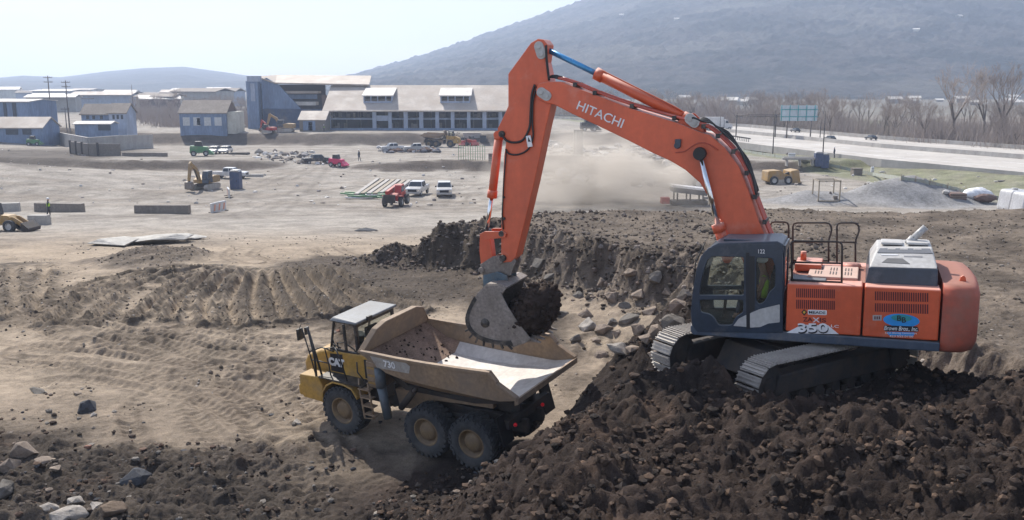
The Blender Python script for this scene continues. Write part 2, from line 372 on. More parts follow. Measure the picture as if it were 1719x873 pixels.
    if full:
        lump = fbm(xn/.9, yn/.9, 5, 41, .55, 2); fine = fbm(xn/.28, yn/.28, 3, 51, .6, 2); big = fbm(xn/3.1, yn/3.1, 3, 61); tiny = fbm(xn/.13, yn/.13, 2, 55, .6, 2)
        zn = zn+rgn*(.34*lump*(1+.15*ml)+.15*fine+.06*tiny+.35*big*(1-pl*.4))
        for P, hg, dp in RUTW:
            xs = [a for a, b in P]; ys = [b for a, b in P]
            k = (xn > min(xs)-2) & (xn < max(xs)+2) & (yn > min(ys)-2) & (yn < max(ys)+2)
            if not k.any(): continue
            xa, ya = xn[k], yn[k]; d, s = pline(xa, ya, P); d = d+.12*perlin(xa/1.5, ya/1.5, 71)
            gr = np.exp(-((d-hg)/.23)**2); rd = np.exp(-((d-hg-.34)/.15)**2)+np.exp(-((d-hg+.34)/.15)**2)
            end = ss(s/2)*(.6+.5*perlin(s/3, s*0+hg, 7))
            f = dp*1.35*end*(1-ml[k])*(1-pl[k])
            zn[k] = zn[k]-gr*f+rd*f*.8+gr*.028*np.sin(s*2*math.pi/.34)*(1-ml[k])
    z[near] = zn; dark[near] = dkn; plat[near] = pl; rough[near] = rgn; ptch[near] = face; plat_pit[near] = pit
    if full: z[~near] = z[~near]+.18*fbm(x[~near]/5, y[~near]/5, 4, 81)*ss((600-y[~near])/300)
    return z, dark, plat, rough, ptch
def gz(x, y, full=False): return float(terrain(np.array([float(x)]), np.array([float(y)]), full)[0][0])
def ground_hit(px, py, full=False):
    r = ray(px, py); lo, hi = 6., 4000.; ys = np.concatenate([np.arange(7, 80, .15), np.geomspace(80, 3000, 500)])
    xs = r.x*ys/r.y; zs = CH+r.z*ys/r.y; t = terrain(xs, ys, full)[0]; i = np.argmax(t >= zs); return Vector((xs[i], ys[i], t[i]))

def grow(a, step, k, end):
    out = [a]; s = step
    while out[-1] < end: out.append(out[-1]+s); s = step+k*(out[-1]-a)
    return out
xr = grow(15, .065, .022, 4200); xl = [-v for v in grow(15, .065, .022, 4200)][::-1]
gx = np.array(xl[:-1]+list(np.arange(-15, 15, .065))+xr); gy = np.array(list(np.arange(7, 37, .062))+grow(37, .062, .0105, 3450))
GX, GY = np.meshgrid(gx, gy)
Z, DK, PL, RG, FC = terrain(GX.ravel(), GY.ravel()); PT = terrain.pit; X1, Y1 = GX.ravel(), GY.ravel()
def lerp(a, b, t): return a*(1-t[:, None])+np.array(b)[None, :]*t[:, None]
c = np.tile(np.array((.30, .24, .18)), (len(Z), 1))
n1 = fbm(X1/11, Y1/14, 4, 91); n2 = fbm(X1/2.5, Y1/2.5, 4, 92); n3 = fbm(X1/.6, Y1/.6, 3, 93)
c = lerp(c, (.18, .142, .108), ss((n1-.02)*3+.2)*.6)
c = lerp(c, (.285, .258, .228), ss((Y1-55)/30))                               # greyer site floor
c = lerp(c, (.165, .143, .122), ss((n1-.05)*4)*ss((Y1-60)/30)*.6)
st = fbm(X1/26, Y1/4.5, 4, 95); c = lerp(c, (.215, .185, .155), ss(st*3+.15)*ss((Y1-95)/12)*(1-ss((Y1-230)/30))*.8)
# bank faces and wet cut soil
sl_ = np.abs(np.gradient(Z.reshape(GX.shape), axis=0)/np.gradient(GY, axis=0)).ravel()
c = lerp(c, (.09, .072, .06), ss((sl_-.10)/.14)*ss((Y1-120)/20))
c = lerp(c, (.075, .062, .053), ss(((X1+74)/-14+.4)*2)*ss((Y1-134)/10)*(1-ss((Y1-178)/15))*.9)
c = lerp(c, (.112, .09, .073), PL*(.85+.3*n2).clip(0, 1))
c = lerp(c, (.068, .054, .044), ss(n2*2.2+.2)*PL*.5)
c = lerp(c, (.145, .116, .094), FC*.85)
rsel = Y1 < 75
c = lerp(c, (.068, .053, .042), (PT*(1.05+.5*n2)).clip(0, 1)); c = lerp(c, (.16, .128, .10), PT*ss(n2*3-.5)*.35)
PQ = np.maximum(ss((sdpoly(X1[rsel], Y1[rsel], P2([(-40, 425), (70, 425), (95, 470), (80, 520), (-40, 530)], 4.4))+1.5*n2[rsel])/1.5), ss((sdpoly(X1[rsel], Y1[rsel], P2([(100, 430), (240, 396), (390, 402), (330, 445), (180, 450)], 4.4))+1.5*n2[rsel])/1.5)); t = np.zeros(len(Z)); t[rsel] = PQ; c = lerp(c, (.078, .062, .052), t*.85*(.75+n3*.8).clip(0, 1))
rd = np.zeros(len(Z)); gv = np.zeros(len(Z)); sv = np.zeros(len(Z)); c = lerp(c, (.085, .066, .05), np.where(rsel, ss(n2*3+.2)*ss((RG-.12)*2.5), 0)*.75)
for P, hg, dp in RUTW:
    k = np.where(rsel & (Y1 > 15))[0]; d, s = pline(X1[k], Y1[k], P)
    if dp < .15: sv[k] = np.maximum(sv[k], (np.exp(-((d-hg-.28)/.1)**2)+np.exp(-((d-hg+.28)/.1)**2)+.55*np.exp(-((d-hg)/.2)**2)*(np.sin(s*18.5) > 0))*ss(s/2)*(.55+.9*n2[k]).clip(0, 1)); continue
    rd[k] = np.maximum(rd[k], np.exp(-((d-hg-.42-.2*n2[k])/.27)**2)); gv[k] = np.maximum(gv[k], np.exp(-((d-hg-.08*n2[k])/.25)**2)*ss(s/3)*(1 if dp > .15 else .75))
c = lerp(c, (.058, .045, .035), rd*ss(n3*2+.75)*.92*(1-DK)); c = lerp(c, (.115, .088, .066), (sv*.95*(1-DK)).clip(0, 1)); c = lerp(c, (.30, .24, .18), gv*.85*(1-DK)*(1-PL)*(.8+n3*.6).clip(0, 1))
TD = np.exp(-((X1+1.0)/5.2)**2-((Y1-19.6)/2.6)**2); c = lerp(c, (.052, .04, .034), (TD*1.4+n2*.5-.1).clip(0, 1)*(TD > .05)); DKS = ss(DK*3.2)  # dark soil round the truck, with the truck's shade painted into the colour
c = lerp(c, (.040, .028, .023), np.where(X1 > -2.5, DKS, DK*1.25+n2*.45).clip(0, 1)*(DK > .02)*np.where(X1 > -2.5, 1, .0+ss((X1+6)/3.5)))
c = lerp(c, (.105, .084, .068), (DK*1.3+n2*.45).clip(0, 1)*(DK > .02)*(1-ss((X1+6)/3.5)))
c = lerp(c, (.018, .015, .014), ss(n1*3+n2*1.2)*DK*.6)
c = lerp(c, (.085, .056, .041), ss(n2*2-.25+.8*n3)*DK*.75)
fr = (Y1 > 90) & (Y1 < 260) & (np.abs(X1) < 120); k = np.where(fr)[0]; fd = np.zeros(len(k))
for P in FARW: 
    d, s = pline(X1[k], Y1[k], P); fd = np.maximum(fd, np.exp(-((d-1.0)/.42)**2)*(.5+.8*fbm(s/8, s*0, 2, 3)).clip(0, 1))
t = np.zeros(len(Z)); t[k] = fd; c = lerp(c, (.115, .098, .083), t*.75)
GREY = ss((8-np.hypot(X1-36, (Y1-112)*1.2))/4)+ss((12-np.hypot(X1-48, (Y1-112)*1.2))/4); c = lerp(c, (.235, .23, .23), GREY.clip(0, 1))
gm = ss((X1-(58.5-(Y1-104)*.19))/2)*ss((Y1-108)/10)*(1-ss((Y1-700)/200)); c = lerp(c, (.165, .172, .10), (gm*(.75+.6*n2)).clip(0, 1)*(X1 < 130))
wood = ss((Y1-300)/120); c = lerp(c, (.12, .11, .09), wood*.8); c = lerp(c, (.2, .19, .17), wood*ss(n1*4)*.6)
ny, nx = len(gy), len(gx); idx = np.arange(ny*nx).reshape(ny, nx)
FQ = np.stack([idx[:-1, :-1], idx[:-1, 1:], idx[1:, 1:], idx[1:, :-1]], -1).reshape(-1, 4)
M_ground = earth('soil', None, 3.2, 1.0, .10, .5)
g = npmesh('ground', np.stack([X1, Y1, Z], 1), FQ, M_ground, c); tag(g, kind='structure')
del X1, Y1, Z, FQ

# mountain and far hills
def hill(name, prof, y0, y1, zf, amp, cols, seed, nx=420, ny=160, foot=1.3):
    pxs = np.linspace(prof[0][0], prof[-1][0], nx); py = np.interp(pxs, [a for a, b in prof], [b for a, b in prof])
    V = []; C_ = []
    T = np.linspace(0, 1.25, ny)
    PX, TT = np.meshgrid(pxs, T); PY = np.interp(PX, pxs, py)
    Yd = y0+(y1-y0)*TT; a = (PX-859.5)/CF; X = a*Yd*1.02
    tl = (PY-436.5)/CF; slope = -(CS+CC*tl)/(CC-CS*tl); top = np.maximum(CH+slope*y1, zf)-zf
    sh = np.where(TT <= 1, TT**foot, 1-(TT-1)*2.4)
    nz = fbm(X/260, Yd/260, 6, seed, .55, 1); Zz = zf+top*sh+amp*nz*np.minimum(TT*3, 1)*np.clip(1.12-TT, 0, 1)*np.minimum(top/120, 1)
    Zz = Zz+7*fbm(X/24, Yd/24, 3, seed+40, .6, 2)*np.clip(TT*4, 0, 1)*(amp == 12)
    col = fbm(X/90, Yd/90, 6, seed+9, .65); c = np.tile(np.array(cols[0]), (X.size, 1)); c = lerp(c, cols[1], ss(col.ravel()*4+.5)); c = c*(1+0.6*fbm(X/17, Yd/17, 3, seed+60, .7).ravel()[:, None]).clip(.3, 2.2)
    c = lerp(c, cols[2], ss(fbm(X/300, Yd/220, 4, seed+3).ravel()*5-.6)*.8)
    idx = np.arange(X.size).reshape(X.shape); F = np.stack([idx[:-1, :-1], idx[:-1, 1:], idx[1:, 1:], idx[1:, :-1]], -1).reshape(-1, 4)
    return tag(npmesh(name, np.stack([X.ravel(), Yd.ravel(), Zz.ravel()], 1), F, M_hill, c), kind='structure'), (X, Yd, Zz)
M_hill = earth('winter_forest', None, .035, 1.0, 9, .45)
mt, MG = hill('mountain', [(520, 150), (565, 136), (640, 115), (700, 98), (775, 73), (850, 45), (910, 24), (975, 0), (1100, -50), (1300, -110), (1600, -130), (2300, -90), (2700, 60)], 760, 2300, 0, 12, [(.062, .06, .06), (.022, .028, .03), (.105, .10, .09)], 201, 620, 300, 1.25)
hill('hills', [(-600, 110), (-200, 128), (0, 134), (70, 127), (130, 130), (200, 121), (270, 114), (330, 112), (400, 122), (470, 133), (560, 138), (640, 141), (800, 148)], 1500, 2700, 0, 30, [(.05, .048, .042), (.035, .036, .03), (.08, .075, .065)], 231, 300, 70, 1.1)

# the air
hz, hn, hb = newmat('haze_air'); hn.nodes.remove(hb)
pv = hn.nodes.new('ShaderNodeVolumePrincipled'); pv.inputs['Color'].default_value = (.62, .75, 1, 1); pv.inputs['Density'].default_value = .00034; pv.inputs['Anisotropy'].default_value = .3
hn.links.new(pv.outputs[0], [n for n in hn.nodes if n.type == 'OUTPUT_MATERIAL'][0].inputs['Volume'])
tag(MB().box((0, 1200, 310), (9400, 5000, 660)).build('haze', hz), kind='stuff')
# ================================================================ lettering and flat cut plates
def text_part(s, m, parent, o, ux, uy, h, name='lettering', shear=0, off=.006, wide=1, thick=.002, bold=0, align='CENTER'):
    """letters of cap height h centred on o, running along ux, upright along uy (parent space)"""
    cu = bpy.data.curves.new(name, 'FONT'); cu.body = s; cu.size = h/.7; cu.extrude = thick; cu.shear = shear; cu.align_x = align; cu.align_y = 'CENTER'; cu.resolution_u = 3; cu.offset = bold
    t = bpy.data.objects.new(name, cu); COL.objects.link(t)
    me = bpy.data.meshes.new_from_object(t.evaluated_get(bpy.context.evaluated_depsgraph_get())); COL.objects.unlink(t); bpy.data.objects.remove(t)
    ux, uy = Vector(ux).normalized(), Vector(uy).normalized(); uz = ux.cross(uy)
    M = Matrix((ux*wide, uy, uz)).transposed().to_4x4(); M.translation = Vector(o)+uz*off; me.transform(M)
    me.materials.clear(); me.materials.append(m); ob = bpy.data.objects.new(name, me); COL.objects.link(ob); ob.parent = parent; return ob
def rounded(P, r, k=4):
    out = []; n = len(P)
    for i in range(n):
        a, b, c_ = Vector(P[i-1]), Vector(P[i]), Vector(P[(i+1) % n]); d1, d2 = (a-b), (c_-b); q = min(r, d1.length*.45, d2.length*.45)
        p0, p1 = b+d1.normalized()*q, b+d2.normalized()*q
        for j in range(k+1):
            t = j/k; out.append(tuple(p0*(1-t)**2+b*2*t*(1-t)+p1*t*t))
    return out
def plate(name, outer, holes, y, th, m, parent, bev=.006):
    """flat plate in the XZ plane with openings"""
    cu = bpy.data.curves.new(name, 'CURVE'); cu.dimensions = '2D'; cu.fill_mode = 'BOTH'; cu.extrude = th/2; cu.bevel_depth = bev; cu.bevel_resolution = 1
    for P in [outer]+holes:
        s = cu.splines.new('POLY'); s.points.add(len(P)-1); s.use_cyclic_u = True
        for q, p in zip(s.points, P): q.co = (p[0], p[1], 0, 1)
    t = bpy.data.objects.new(name, cu); COL.objects.link(t)
    me = bpy.data.meshes.new_from_object(t.evaluated_get(bpy.context.evaluated_depsgraph_get())); COL.objects.unlink(t); bpy.data.objects.remove(t)
    me.transform(Matrix(((1, 0, 0, 0), (0, 0, -1, y), (0, 1, 0, 0), (0, 0, 0, 1)))); me.materials.clear(); me.materials.append(m)
    ob = bpy.data.objects.new(name, me); COL.objects.link(ob)
    if parent: ob.parent = parent
    return ob
def glassmat(name, tint=(.93, .97, .95), rough=.03):
    m, nt, b = newmat(name); nt.nodes.remove(b); out = [n for n in nt.nodes if n.type == 'OUTPUT_MATERIAL'][0]
    t = nt.nodes.new('ShaderNodeBsdfTransparent'); t.inputs[0].default_value = tint+(1,); g = nt.nodes.new('ShaderNodeBsdfGlossy'); g.inputs['Roughness'].default_value = rough
    d = nt.nodes.new('ShaderNodeBsdfDiffuse'); d.inputs[0].default_value = (.30, .29, .26, 1)
    n = noise_node(nt, 3, 6, .6); f = ramp(nt, n.outputs[0], .4, .8, (.03,)*3+(1,), (.14,)*3+(1,))
    ms = nt.nodes.new('ShaderNodeMixShader'); nt.links.new(f, ms.inputs[0]); nt.links.new(t.outputs[0], ms.inputs[1]); nt.links.new(d.outputs[0], ms.inputs[2])
    fr = nt.nodes.new('ShaderNodeFresnel'); fr.inputs[0].default_value = 1.5
    m2 = nt.nodes.new('ShaderNodeMixShader'); nt.links.new(fr.outputs[0], m2.inputs[0]); nt.links.new(ms.outputs[0], m2.inputs[1]); nt.links.new(g.outputs[0], m2.inputs[2])
    nt.links.new(m2.outputs[0], out.inputs[0]); return m

M_or = paint('orange_paint', (.72, .125, .046), .42, dirt=.13, scale=.8, var=.07, updust=.62, coat=.15, dcol=(.60, .42, .35))
M_or2 = paint('orange_paint_dusty', (.58, .10, .05), .55, dirt=.5, scale=.9, var=.2, updust=.8, dcol=(.27, .15, .115))
M_ordk = paint('red_orange_pipe', (.55, .07, .035), .3, dirt=.2, scale=3, coat=.4, updust=.2)
M_navy = paint('blue_grey_paint', (.025, .043, .075), .35, dirt=.10, scale=1.5, updust=.5, coat=.2, dcol=(.24, .24, .25))
M_navy2 = paint('deck_edge_paint', (.065, .095, .145), .45, dirt=.25, scale=1.5, updust=.3)
M_lgrey = paint('light_grey_paint', (.52, .53, .53), .4, dirt=.2, scale=1.5, updust=.15)
M_steel = paint('track_steel', (.46, .44, .41), .42, .1, dirt=.3, scale=2.5, dcol=(.36, .32, .28), updust=.6)
M_steel.node_tree.nodes
M_frame = paint('muddy_frame', (.035, .037, .042), .7, .1, dirt=.6, scale=2, dcol=(.085, .065, .052))
M_chrome = plain('chrome_rod', (.78, .8, .82), .12, 1)
M_skyrod = paint('sky_tinted_rod', (.08, .36, .72), .22, .35, dirt=.05)  # chrome rod whose blue sky reflection is painted into the colour
M_black = plain('black_rubber', (.018, .018, .02), .55)
M_dkmetal = paint('dark_metal', (.05, .05, .052), .5, .4, dirt=.3, scale=4)
M_white = plain('white_decal', (.78, .78, .80), .5)
M_bluedec = plain('sky_blue_decal', (.02, .30, .75), .5)
M_teal = plain('green_decal', (.03, .30, .33), .5)
M_blackdec = plain('black_decal', (.012, .013, .02), .5)
M_maroon = plain('maroon_decal', (.10, .012, .016), .5)
M_yel = plain('yellow_decal', (.7, .45, .05), .5)
M_glass = glassmat('cab_glass')
M_bucket = paint('worn_bucket_steel', (.32, .285, .26), .6, .25, dirt=.45, scale=2.2, dcol=(.19, .155, .125), var=.3)
M_coupler = paint('coupler_paint', (.11, .17, .22), .55, .2, dirt=.45, scale=4, dcol=(.15, .12, .09))
M_seat = plain('seat_cloth', (.03, .032, .035), .9)
M_hiviz = plain('lime_vest', (.42, .72, .04), .8)
M_skin = plain('skin', (.35, .2, .14), .6)
M_jean = plain('dark_trousers', (.04, .05, .08), .9)

# ================================================================ excavator
E = Frame((6.4, 20, 7.56), R(159), R(-1))
ex = empty('excavator', mtx=E.mat(), label='large orange crawler excavator on the dark soil mound, its boom reaching left over the truck', cat='excavator')
Yb = .34
def EP(pts, Y): return E.poly(pts, Y)
boom = EP([(899, 150), (905, 140), (920, 137), (941, 137), (967, 147), (1062, 183), (1133, 205), (1178, 223), (1191, 226), (1216, 247), (1240, 279), (1258, 324), (1273, 369), (1287, 402), (1310, 450), (1322, 490), (1318, 515), (1300, 522), (1284, 512), (1262, 470), (1228, 400), (1207, 365), (1195, 340), (1175, 307), (1150, 285), (1125, 270), (1096, 257), (1055, 236), (1001, 210), (960, 191), (931, 176), (916, 173), (903, 166)], Yb)
bo = MB().prism(boom, -Yb, Yb).build('boom', M_or, ex, .02)
# weld rib on the side and pin bosses
mb = MB()
def boss(mb, px, py, r, Y, d=.05, n=20):
    x, z = E.sp(px, py, Y); mb.cyl((x, Y-.02, z), (x, Y+d, z), r, r*.94, n)
boss(mb, 1175, 258, .15, Yb+.0, .09); mb.build('pivot_pin', M_black, bo)
mb = MB(); boss(mb, 1138, 244, .075, Yb, .10); x, z = E.sp(1139, 238, Yb); mb.box((x, Yb+.05, z), (.13, .08, .12)); mb.build('work_light', M_navy, bo, .01)
def pinplate(pts, Y, name='pin_cover', par=None):
    q = [E.sp(a, b, Y) for a, b in pts]; mb = MB(); P = []
    (x0, z0), (x1, z1) = q; a = math.atan2(z1-z0, x1-x0); r = .115
    for k in range(9): P.append((x1+r*math.cos(a-math.pi/2+math.pi*k/8), z1+r*math.sin(a-math.pi/2+math.pi*k/8)))
    for k in range(9): P.append((x0+r*math.cos(a+math.pi/2+math.pi*k/8), z0+r*math.sin(a+math.pi/2+math.pi*k/8)))
    mb.prism(P, Y-.02, Y+.035)
    for x, z in q: mb.cyl((x, Y+.03, z), (x, Y+.06, z), .06, n=10)
    return mb.build(name, M_lgrey, par, .008)
pinplate([(909, 155), (918, 161)], Yb, par=bo)
pinplate([(1158, 199), (1166, 206)], Yb-.05, par=bo)
# letters along the boom
def face_text(s, p0, p1, hpx, Y, m, par, fr=E, **k):
    a = Vector((*fr.sp(*p0, Y), 0)); b = Vector((*fr.sp(*p1, Y), 0)); A = Vector((a.x, Y, a.y)); B = Vector((b.x, Y, b.y)); u = (B-A).normalized(); w = u.cross(Vector((0, 1, 0)))
    if w.z < 0: w = -w
    L_ = (B-A).length; ob = text_part(s, m, par, (A+B)/2, u, w, 1.0, off=0, **k)
    ws = [v.co.dot(u) for v in ob.data.vertices]; hs = [v.co.dot(w) for v in ob.data.vertices]; sx = L_/(max(ws)-min(ws)); hh = hpx; sz = hh/(max(hs)-min(hs)); c0 = (A+B)/2
    mw, mh = (max(ws)+min(ws))/2, (max(hs)+min(hs))/2; n = u.cross(w)
    if n.y < 0: n = -n
    for v in ob.data.vertices:
        d = v.co; v.co = c0+u*((d.dot(u)-mw)*sx)+w*((d.dot(w)-mh)*sz)+Vector((0, (d-c0).dot(n)+.008, 0))
    return ob
face_text('HITACHI', (970, 176), (1046, 208), .205, Yb, M_white, bo, bold=.008)
# pipes and hoses along the top of the boom
def offs(px, Y): x, z = E.sp(px[0], px[1], Y); return (x, Y, z)
tp = [(938, 133), (967, 142), (1000, 156), (1062, 178), (1133, 198), (1182, 212), (1206, 228), (1232, 254), (1254, 290), (1268, 330), (1284, 372), (1297, 404), (1312, 440)]
mb = MB()
for k, dy in enumerate((.30, .20, .1, 0, -.1)):
    mb.tube([(x, dy, z+.03+.01*(k % 2)) for x, y, z in [offs(p, .25) for p in spline(tp, 3)]], .027, 7)
mb.build('hydraulic_pipes', M_ordk, bo)
mb = MB()
for i, p in enumerate(spline(tp, 1)[1:-1]):
    x, y, z = offs(p, .25); mb.box((x, .1, z+.0), (.09, .52, .1))
mb.build('pipe_clamps', M_dkmetal, bo, .006)
mb = MB()
for k in range(4):
    s0 = [(1156, 205+2*k), (1176, 205), (1198, 215), (1225, 236), (1248, 268), (1262, 300), (1270, 330)]
    mb.tube([(x, .33-.12*k, z+.06+.03*math.sin(i+k)) for i, (x, y, z) in enumerate([offs(p, .3) for p in spline(s0, 4)])], .02, 6)
for k in range(3): mb.tube([(x, .2-.1*k, z+.02+.02*k) for x, y, z in [offs(p, .2) for p in spline([(905, 142), (915, 134), (926, 131), (940, 134)], 4)]], .022, 6)
mb.build('hoses', M_black, bo)
mb = MB(); mb.tube([(x, Yb+.02, z) for x, y, z in [offs(p, Yb) for p in spline([(1134, 256), (1150, 254), (1160, 247), (1174, 240), (1190, 242), (1206, 252)], 4)]], .011, 5); mb.build('grease_line', M_ordk, bo)
# stick
Ys = .24
stick = EP([(903, 65), (912, 66), (919, 75), (915, 105), (923, 140), (925, 176), (916, 214), (907, 258), (897, 305), (886, 352), (876, 392), (866, 432), (858, 440), (845, 441), (841, 428), (841, 393), (843, 322), (846, 262), (850, 234), (836, 228), (835, 216), (845, 196), (853, 178), (853, 124), (891, 72)], Ys)
st_ = MB().prism(stick, -Ys, Ys).build('stick', M_or, ex, .018)
pinplate([(905, 78), (909, 91)], Ys, par=st_)
mb = MB(); boss(mb, 843, 392, .075, Ys, .07); boss(mb, 845, 433, .085, Ys, .08); boss(mb, 846, 331, .03, Ys, .05); boss(mb, 846, 367, .04, Ys, .05); boss(mb, 843, 225, .08, Ys, .06); mb.build('pivot_pin', M_dkmetal, st_)
mb = MB()
for ps, r in (([(899, 142), (894, 160), (892, 190), (890, 214), (880, 234), (866, 239), (852, 236), (842, 224)], .028), ([(902, 146), (896, 170), (895, 205), (896, 230), (888, 250), (872, 259), (856, 258), (850, 250)], .022), ([(918, 76), (919, 100), (923, 135)], .03)):
    mb.tube([(x, Ys+.05, z) for x, y, z in [offs(p, Ys) for p in spline(ps, 5)]], r, 7)
mb.tube([(x, Ys+.04, z) for x, y, z in [offs(p, Ys) for p in [(851, 250), (847, 300), (844, 360), (846, 385)]]], .018, 6)
mb.build('hoses', M_black, st_)
x, z = E.sp(890, 237, Ys); mb = MB().box((x, Ys+.06, z), (.12, .05, .27), M=Matrix.Rotation(R(10), 3, 'Y')); sg = mb.build('warning_plate', M_white, st_, .01)
x, z = E.sp(891, 234, Ys); MB().prism([(x-.03, z-.05), (x+.04, z-.05), (x+.03, z+.06)], Ys+.086, Ys+.09).build('warning_mark', M_blackdec, sg)
# cylinders
def cylinder(a, b, c_, Y, r, name, mrod=M_chrome, par=ex):
    A, B, C = [Vector(offs(p, Y)) for p in (a, b, c_)]
    mb = MB().cyl(A, B, r, n=18); d = (B-A).normalized(); mb.cyl(B-d*.16, B+d*.03, r*1.18, n=18); mb.cyl(A-d*.05, A+d*.12, r*1.12, n=18); mb.cyl(A+Vector((0, -r*1.3, 0)), A+Vector((0, r*1.3, 0)), r*.9, n=14)
    mb.tube([A+Vector((0, r*.6, r))+d*.1, A+Vector((0, r*.6, r*1.15))+d*.3, B+Vector((0, r*.6, r*1.15))-d*.2, B+Vector((0, r*.5, r))-d*.08], .018, 6)
    o = mb.build(name, M_or, par, 0); mb = MB().cyl(B-d*.1, C, r*.52, n=16); mb.build('piston_rod', mrod, o); MB().cyl(C+Vector((0, -r*1.1, 0)), C+Vector((0, r*1.1, 0)), r*1.1, n=18).build('rod_eye', M_black, o); return o
cylinder((1154, 200), (1002, 124), (914, 81), 0, .125, 'stick_cylinder', M_skyrod)
cylinder((838, 226), (826, 330), (816, 391), 0, .105, 'bucket_cylinder')
mb = MB(); A = Vector(offs((1163, 214), Yb)); 
for s in (-1, 1): mb.prism(EP([(1136, 210), (1150, 192), (1164, 190), (1182, 208), (1184, 226)], 0), s*.17-.03, s*.17+.03)
mb.build('cylinder_bracket', M_or, bo, .01)
for s in (1, -1):
    Y = .46*s; q = cylinder((1222, 432), (1205, 378), (1175, 258), .46, .12, 'boom_cylinder')
    if s < 0:
        q.location.y = -.92
# linkage, coupler, bucket
mb = MB()
for s in (-1, 1): mb.prism(EP([(807, 392), (815, 388), (846, 388), (851, 392), (850, 398), (843, 399), (815, 402), (808, 400)], Ys), s*(Ys+.035)-.03, s*(Ys+.035)+.03)
mb.build('guide_link', M_or, ex, .008)
mb = MB(); mb.prism(EP([(806, 392), (816, 388), (823, 396), (826, 420), (829, 446), (817, 452), (808, 446), (805, 420)], .1), -.13, .13); mb.build('bucket_link', M_or, ex, .02)
mb = MB()
for s in (-1, 1): mb.prism(EP([(806, 444), (828, 430), (862, 428), (866, 440), (858, 462), (830, 470), (812, 466)], .2), s*.2-.03, s*.2+.03)
mb.cyl(Vector(offs((815, 450), 0))+Vector((0, -.3, 0)), Vector(offs((815, 450), 0))+Vector((0, .3, 0)), .075); mb.cyl(Vector(offs((846, 434), 0))+Vector((0, -.32, 0)), Vector(offs((846, 434), 0))+Vector((0, .32, 0)), .085)
mb.box(Vector(offs((836, 455), 0)), (.45, .34, .2)); mb.build('quick_coupler', M_bucket, ex, .01)
mb = MB()
for s in (-1, 1): mb.prism(EP([(812, 462), (836, 456), (852, 462), (853, 484), (834, 490), (811, 482)], .3), s*.3-.03, s*.3+.03)
mb.cyl(Vector(offs((842, 467), 0))+Vector((0, -.4, 0)), Vector(offs((842, 467), 0))+Vector((0, .4, 0)), .06); mb.box(Vector(offs((832, 476), 0)), (.45, .5, .12))
mb.build('coupler_bracket', M_coupler, ex, .01)
prof = [(850, 484), (838, 478), (818, 478), (804, 492), (791, 512), (783, 530), (785, 548), (796, 563), (812, 573), (836, 578), (862, 581), (889, 571)]
mb = MB(); BW = .74; pp = EP(prof, BW)
for s in (-1, 1): mb.prism(pp+EP([(868, 545), (848, 515), (843, 495)], BW), s*BW-.025, s*BW+.025)
for a, b in zip(pp, pp[1:]):
    d = Vector((b[0]-a[0], b[1]-a[1])).normalized()*.03; n_ = Vector((d.y, -d.x)); q = [(a[0]+n_.x, a[1]+n_.y), (b[0]+n_.x, b[1]+n_.y), (b[0]-n_.x, b[1]-n_.y), (a[0]-n_.x, a[1]-n_.y)]
    mb.prism(q, -BW, BW)
bk = mb.build('bucket', M_bucket, ex, .008)
mb = MB(); rim = EP([(841, 489), (852, 512), (870, 540), (892, 568), (880, 577), (862, 556), (843, 527), (832, 497)], BW)
for s in (-1, 1): mb.prism(rim, s*(BW+.035)-.018, s*(BW+.035)+.018)
mb.build('side_cutter', M_bucket, bk, .008)
mb = MB(); arc = EP(spline([(797, 497), (788, 514), (782, 533), (785, 549), (796, 563), (812, 572), (836, 577), (862, 580)], 3), BW); inn = EP(spline([(801, 503), (793, 517), (788, 533), (791, 547), (801, 559), (815, 566), (837, 571), (858, 571)], 3), BW)
for s in (-1, 1): mb.prism(arc+inn[::-1], s*(BW+.03)-.01, s*(BW+.03)+.01)
mb.build('wear_edge', M_dkmetal, bk)
mb = MB()
for k in range(7):
    t = spline([(786, 552), (792, 562), (801, 569), (813, 574), (828, 577), (843, 579), (857, 581)], 1)[k]; x, y, z = offs(t, BW); x2, y2, z2 = offs((t[0]+5, t[1]+3), BW)
    mb.box((x, BW+.03, z-.02), (.045, .05, .15), M=Matrix.Rotation(R(-60+18*k), 3, 'Y'))
mb.build('wear_block', M_dkmetal, bk, .006)
for k in range(5):
    y = -.62+.31*k; x, z = E.sp(889, 571, BW); x2, z2 = E.sp(905, 577, BW); mb = MB(); mb.hexa([(x+.08, y-.06, z-.05), (x+.08, y+.06, z-.05), (x+.08, y+.06, z+.05), (x+.08, y-.06, z+.05)], [(x2, y-.03, z2-.015), (x2, y+.03, z2-.015), (x2, y+.03, z2+.015), (x2, y-.03, z2+.015)]); mb.build('tooth', M_bucket, bk, .008)
x, z = E.sp(815, 542, BW); MB().lathe([(.0, .05), (.05, .05), (.06, .03), (.11, .03), (.12, .0)], (x, BW+.02, z), 'Y', 14).build('emblem', M_dkmetal, bk)

# upper structure: deck, panels, counterweight
mb = MB(); mb.prism([(2.05, 1.12), (2.12, 1.2), (2.12, 1.33), (-2.8, 1.36), (-2.8, 1.17)], 1.30, 1.5); mb.build('deck_skirt', M_navy2, ex, .025)
MB().box((-.35, 0, 1.26), (4.9, 2.66, .22)).build('deck_frame', M_frame, ex, .01)
mb = MB(); x0, z0 = E.sp(1195, 563, 1.5); MB().prism(EP([(1214, 552), (1238, 553), (1240, 557), (1214, 556)], 1.5), 1.5, 1.505).build('plate_sticker', M_white, ex)
def grille(name, corners, nx, Y, par, rows=1, m=M_maroon):
    mb = MB(); (a, b, c_, d) = [Vector(E.sp(*p, Y)) for p in corners]
    for i in range(nx):
        t0 = (i+.2)/nx; t1 = (i+.8)/nx; p = [a.lerp(b, t0), a.lerp(b, t1), d.lerp(c_, t1), d.lerp(c_, t0)]; mb.prism([(q.x, q.y) for q in p], Y-.01, Y+.004)
    return mb.build(name, m, par)
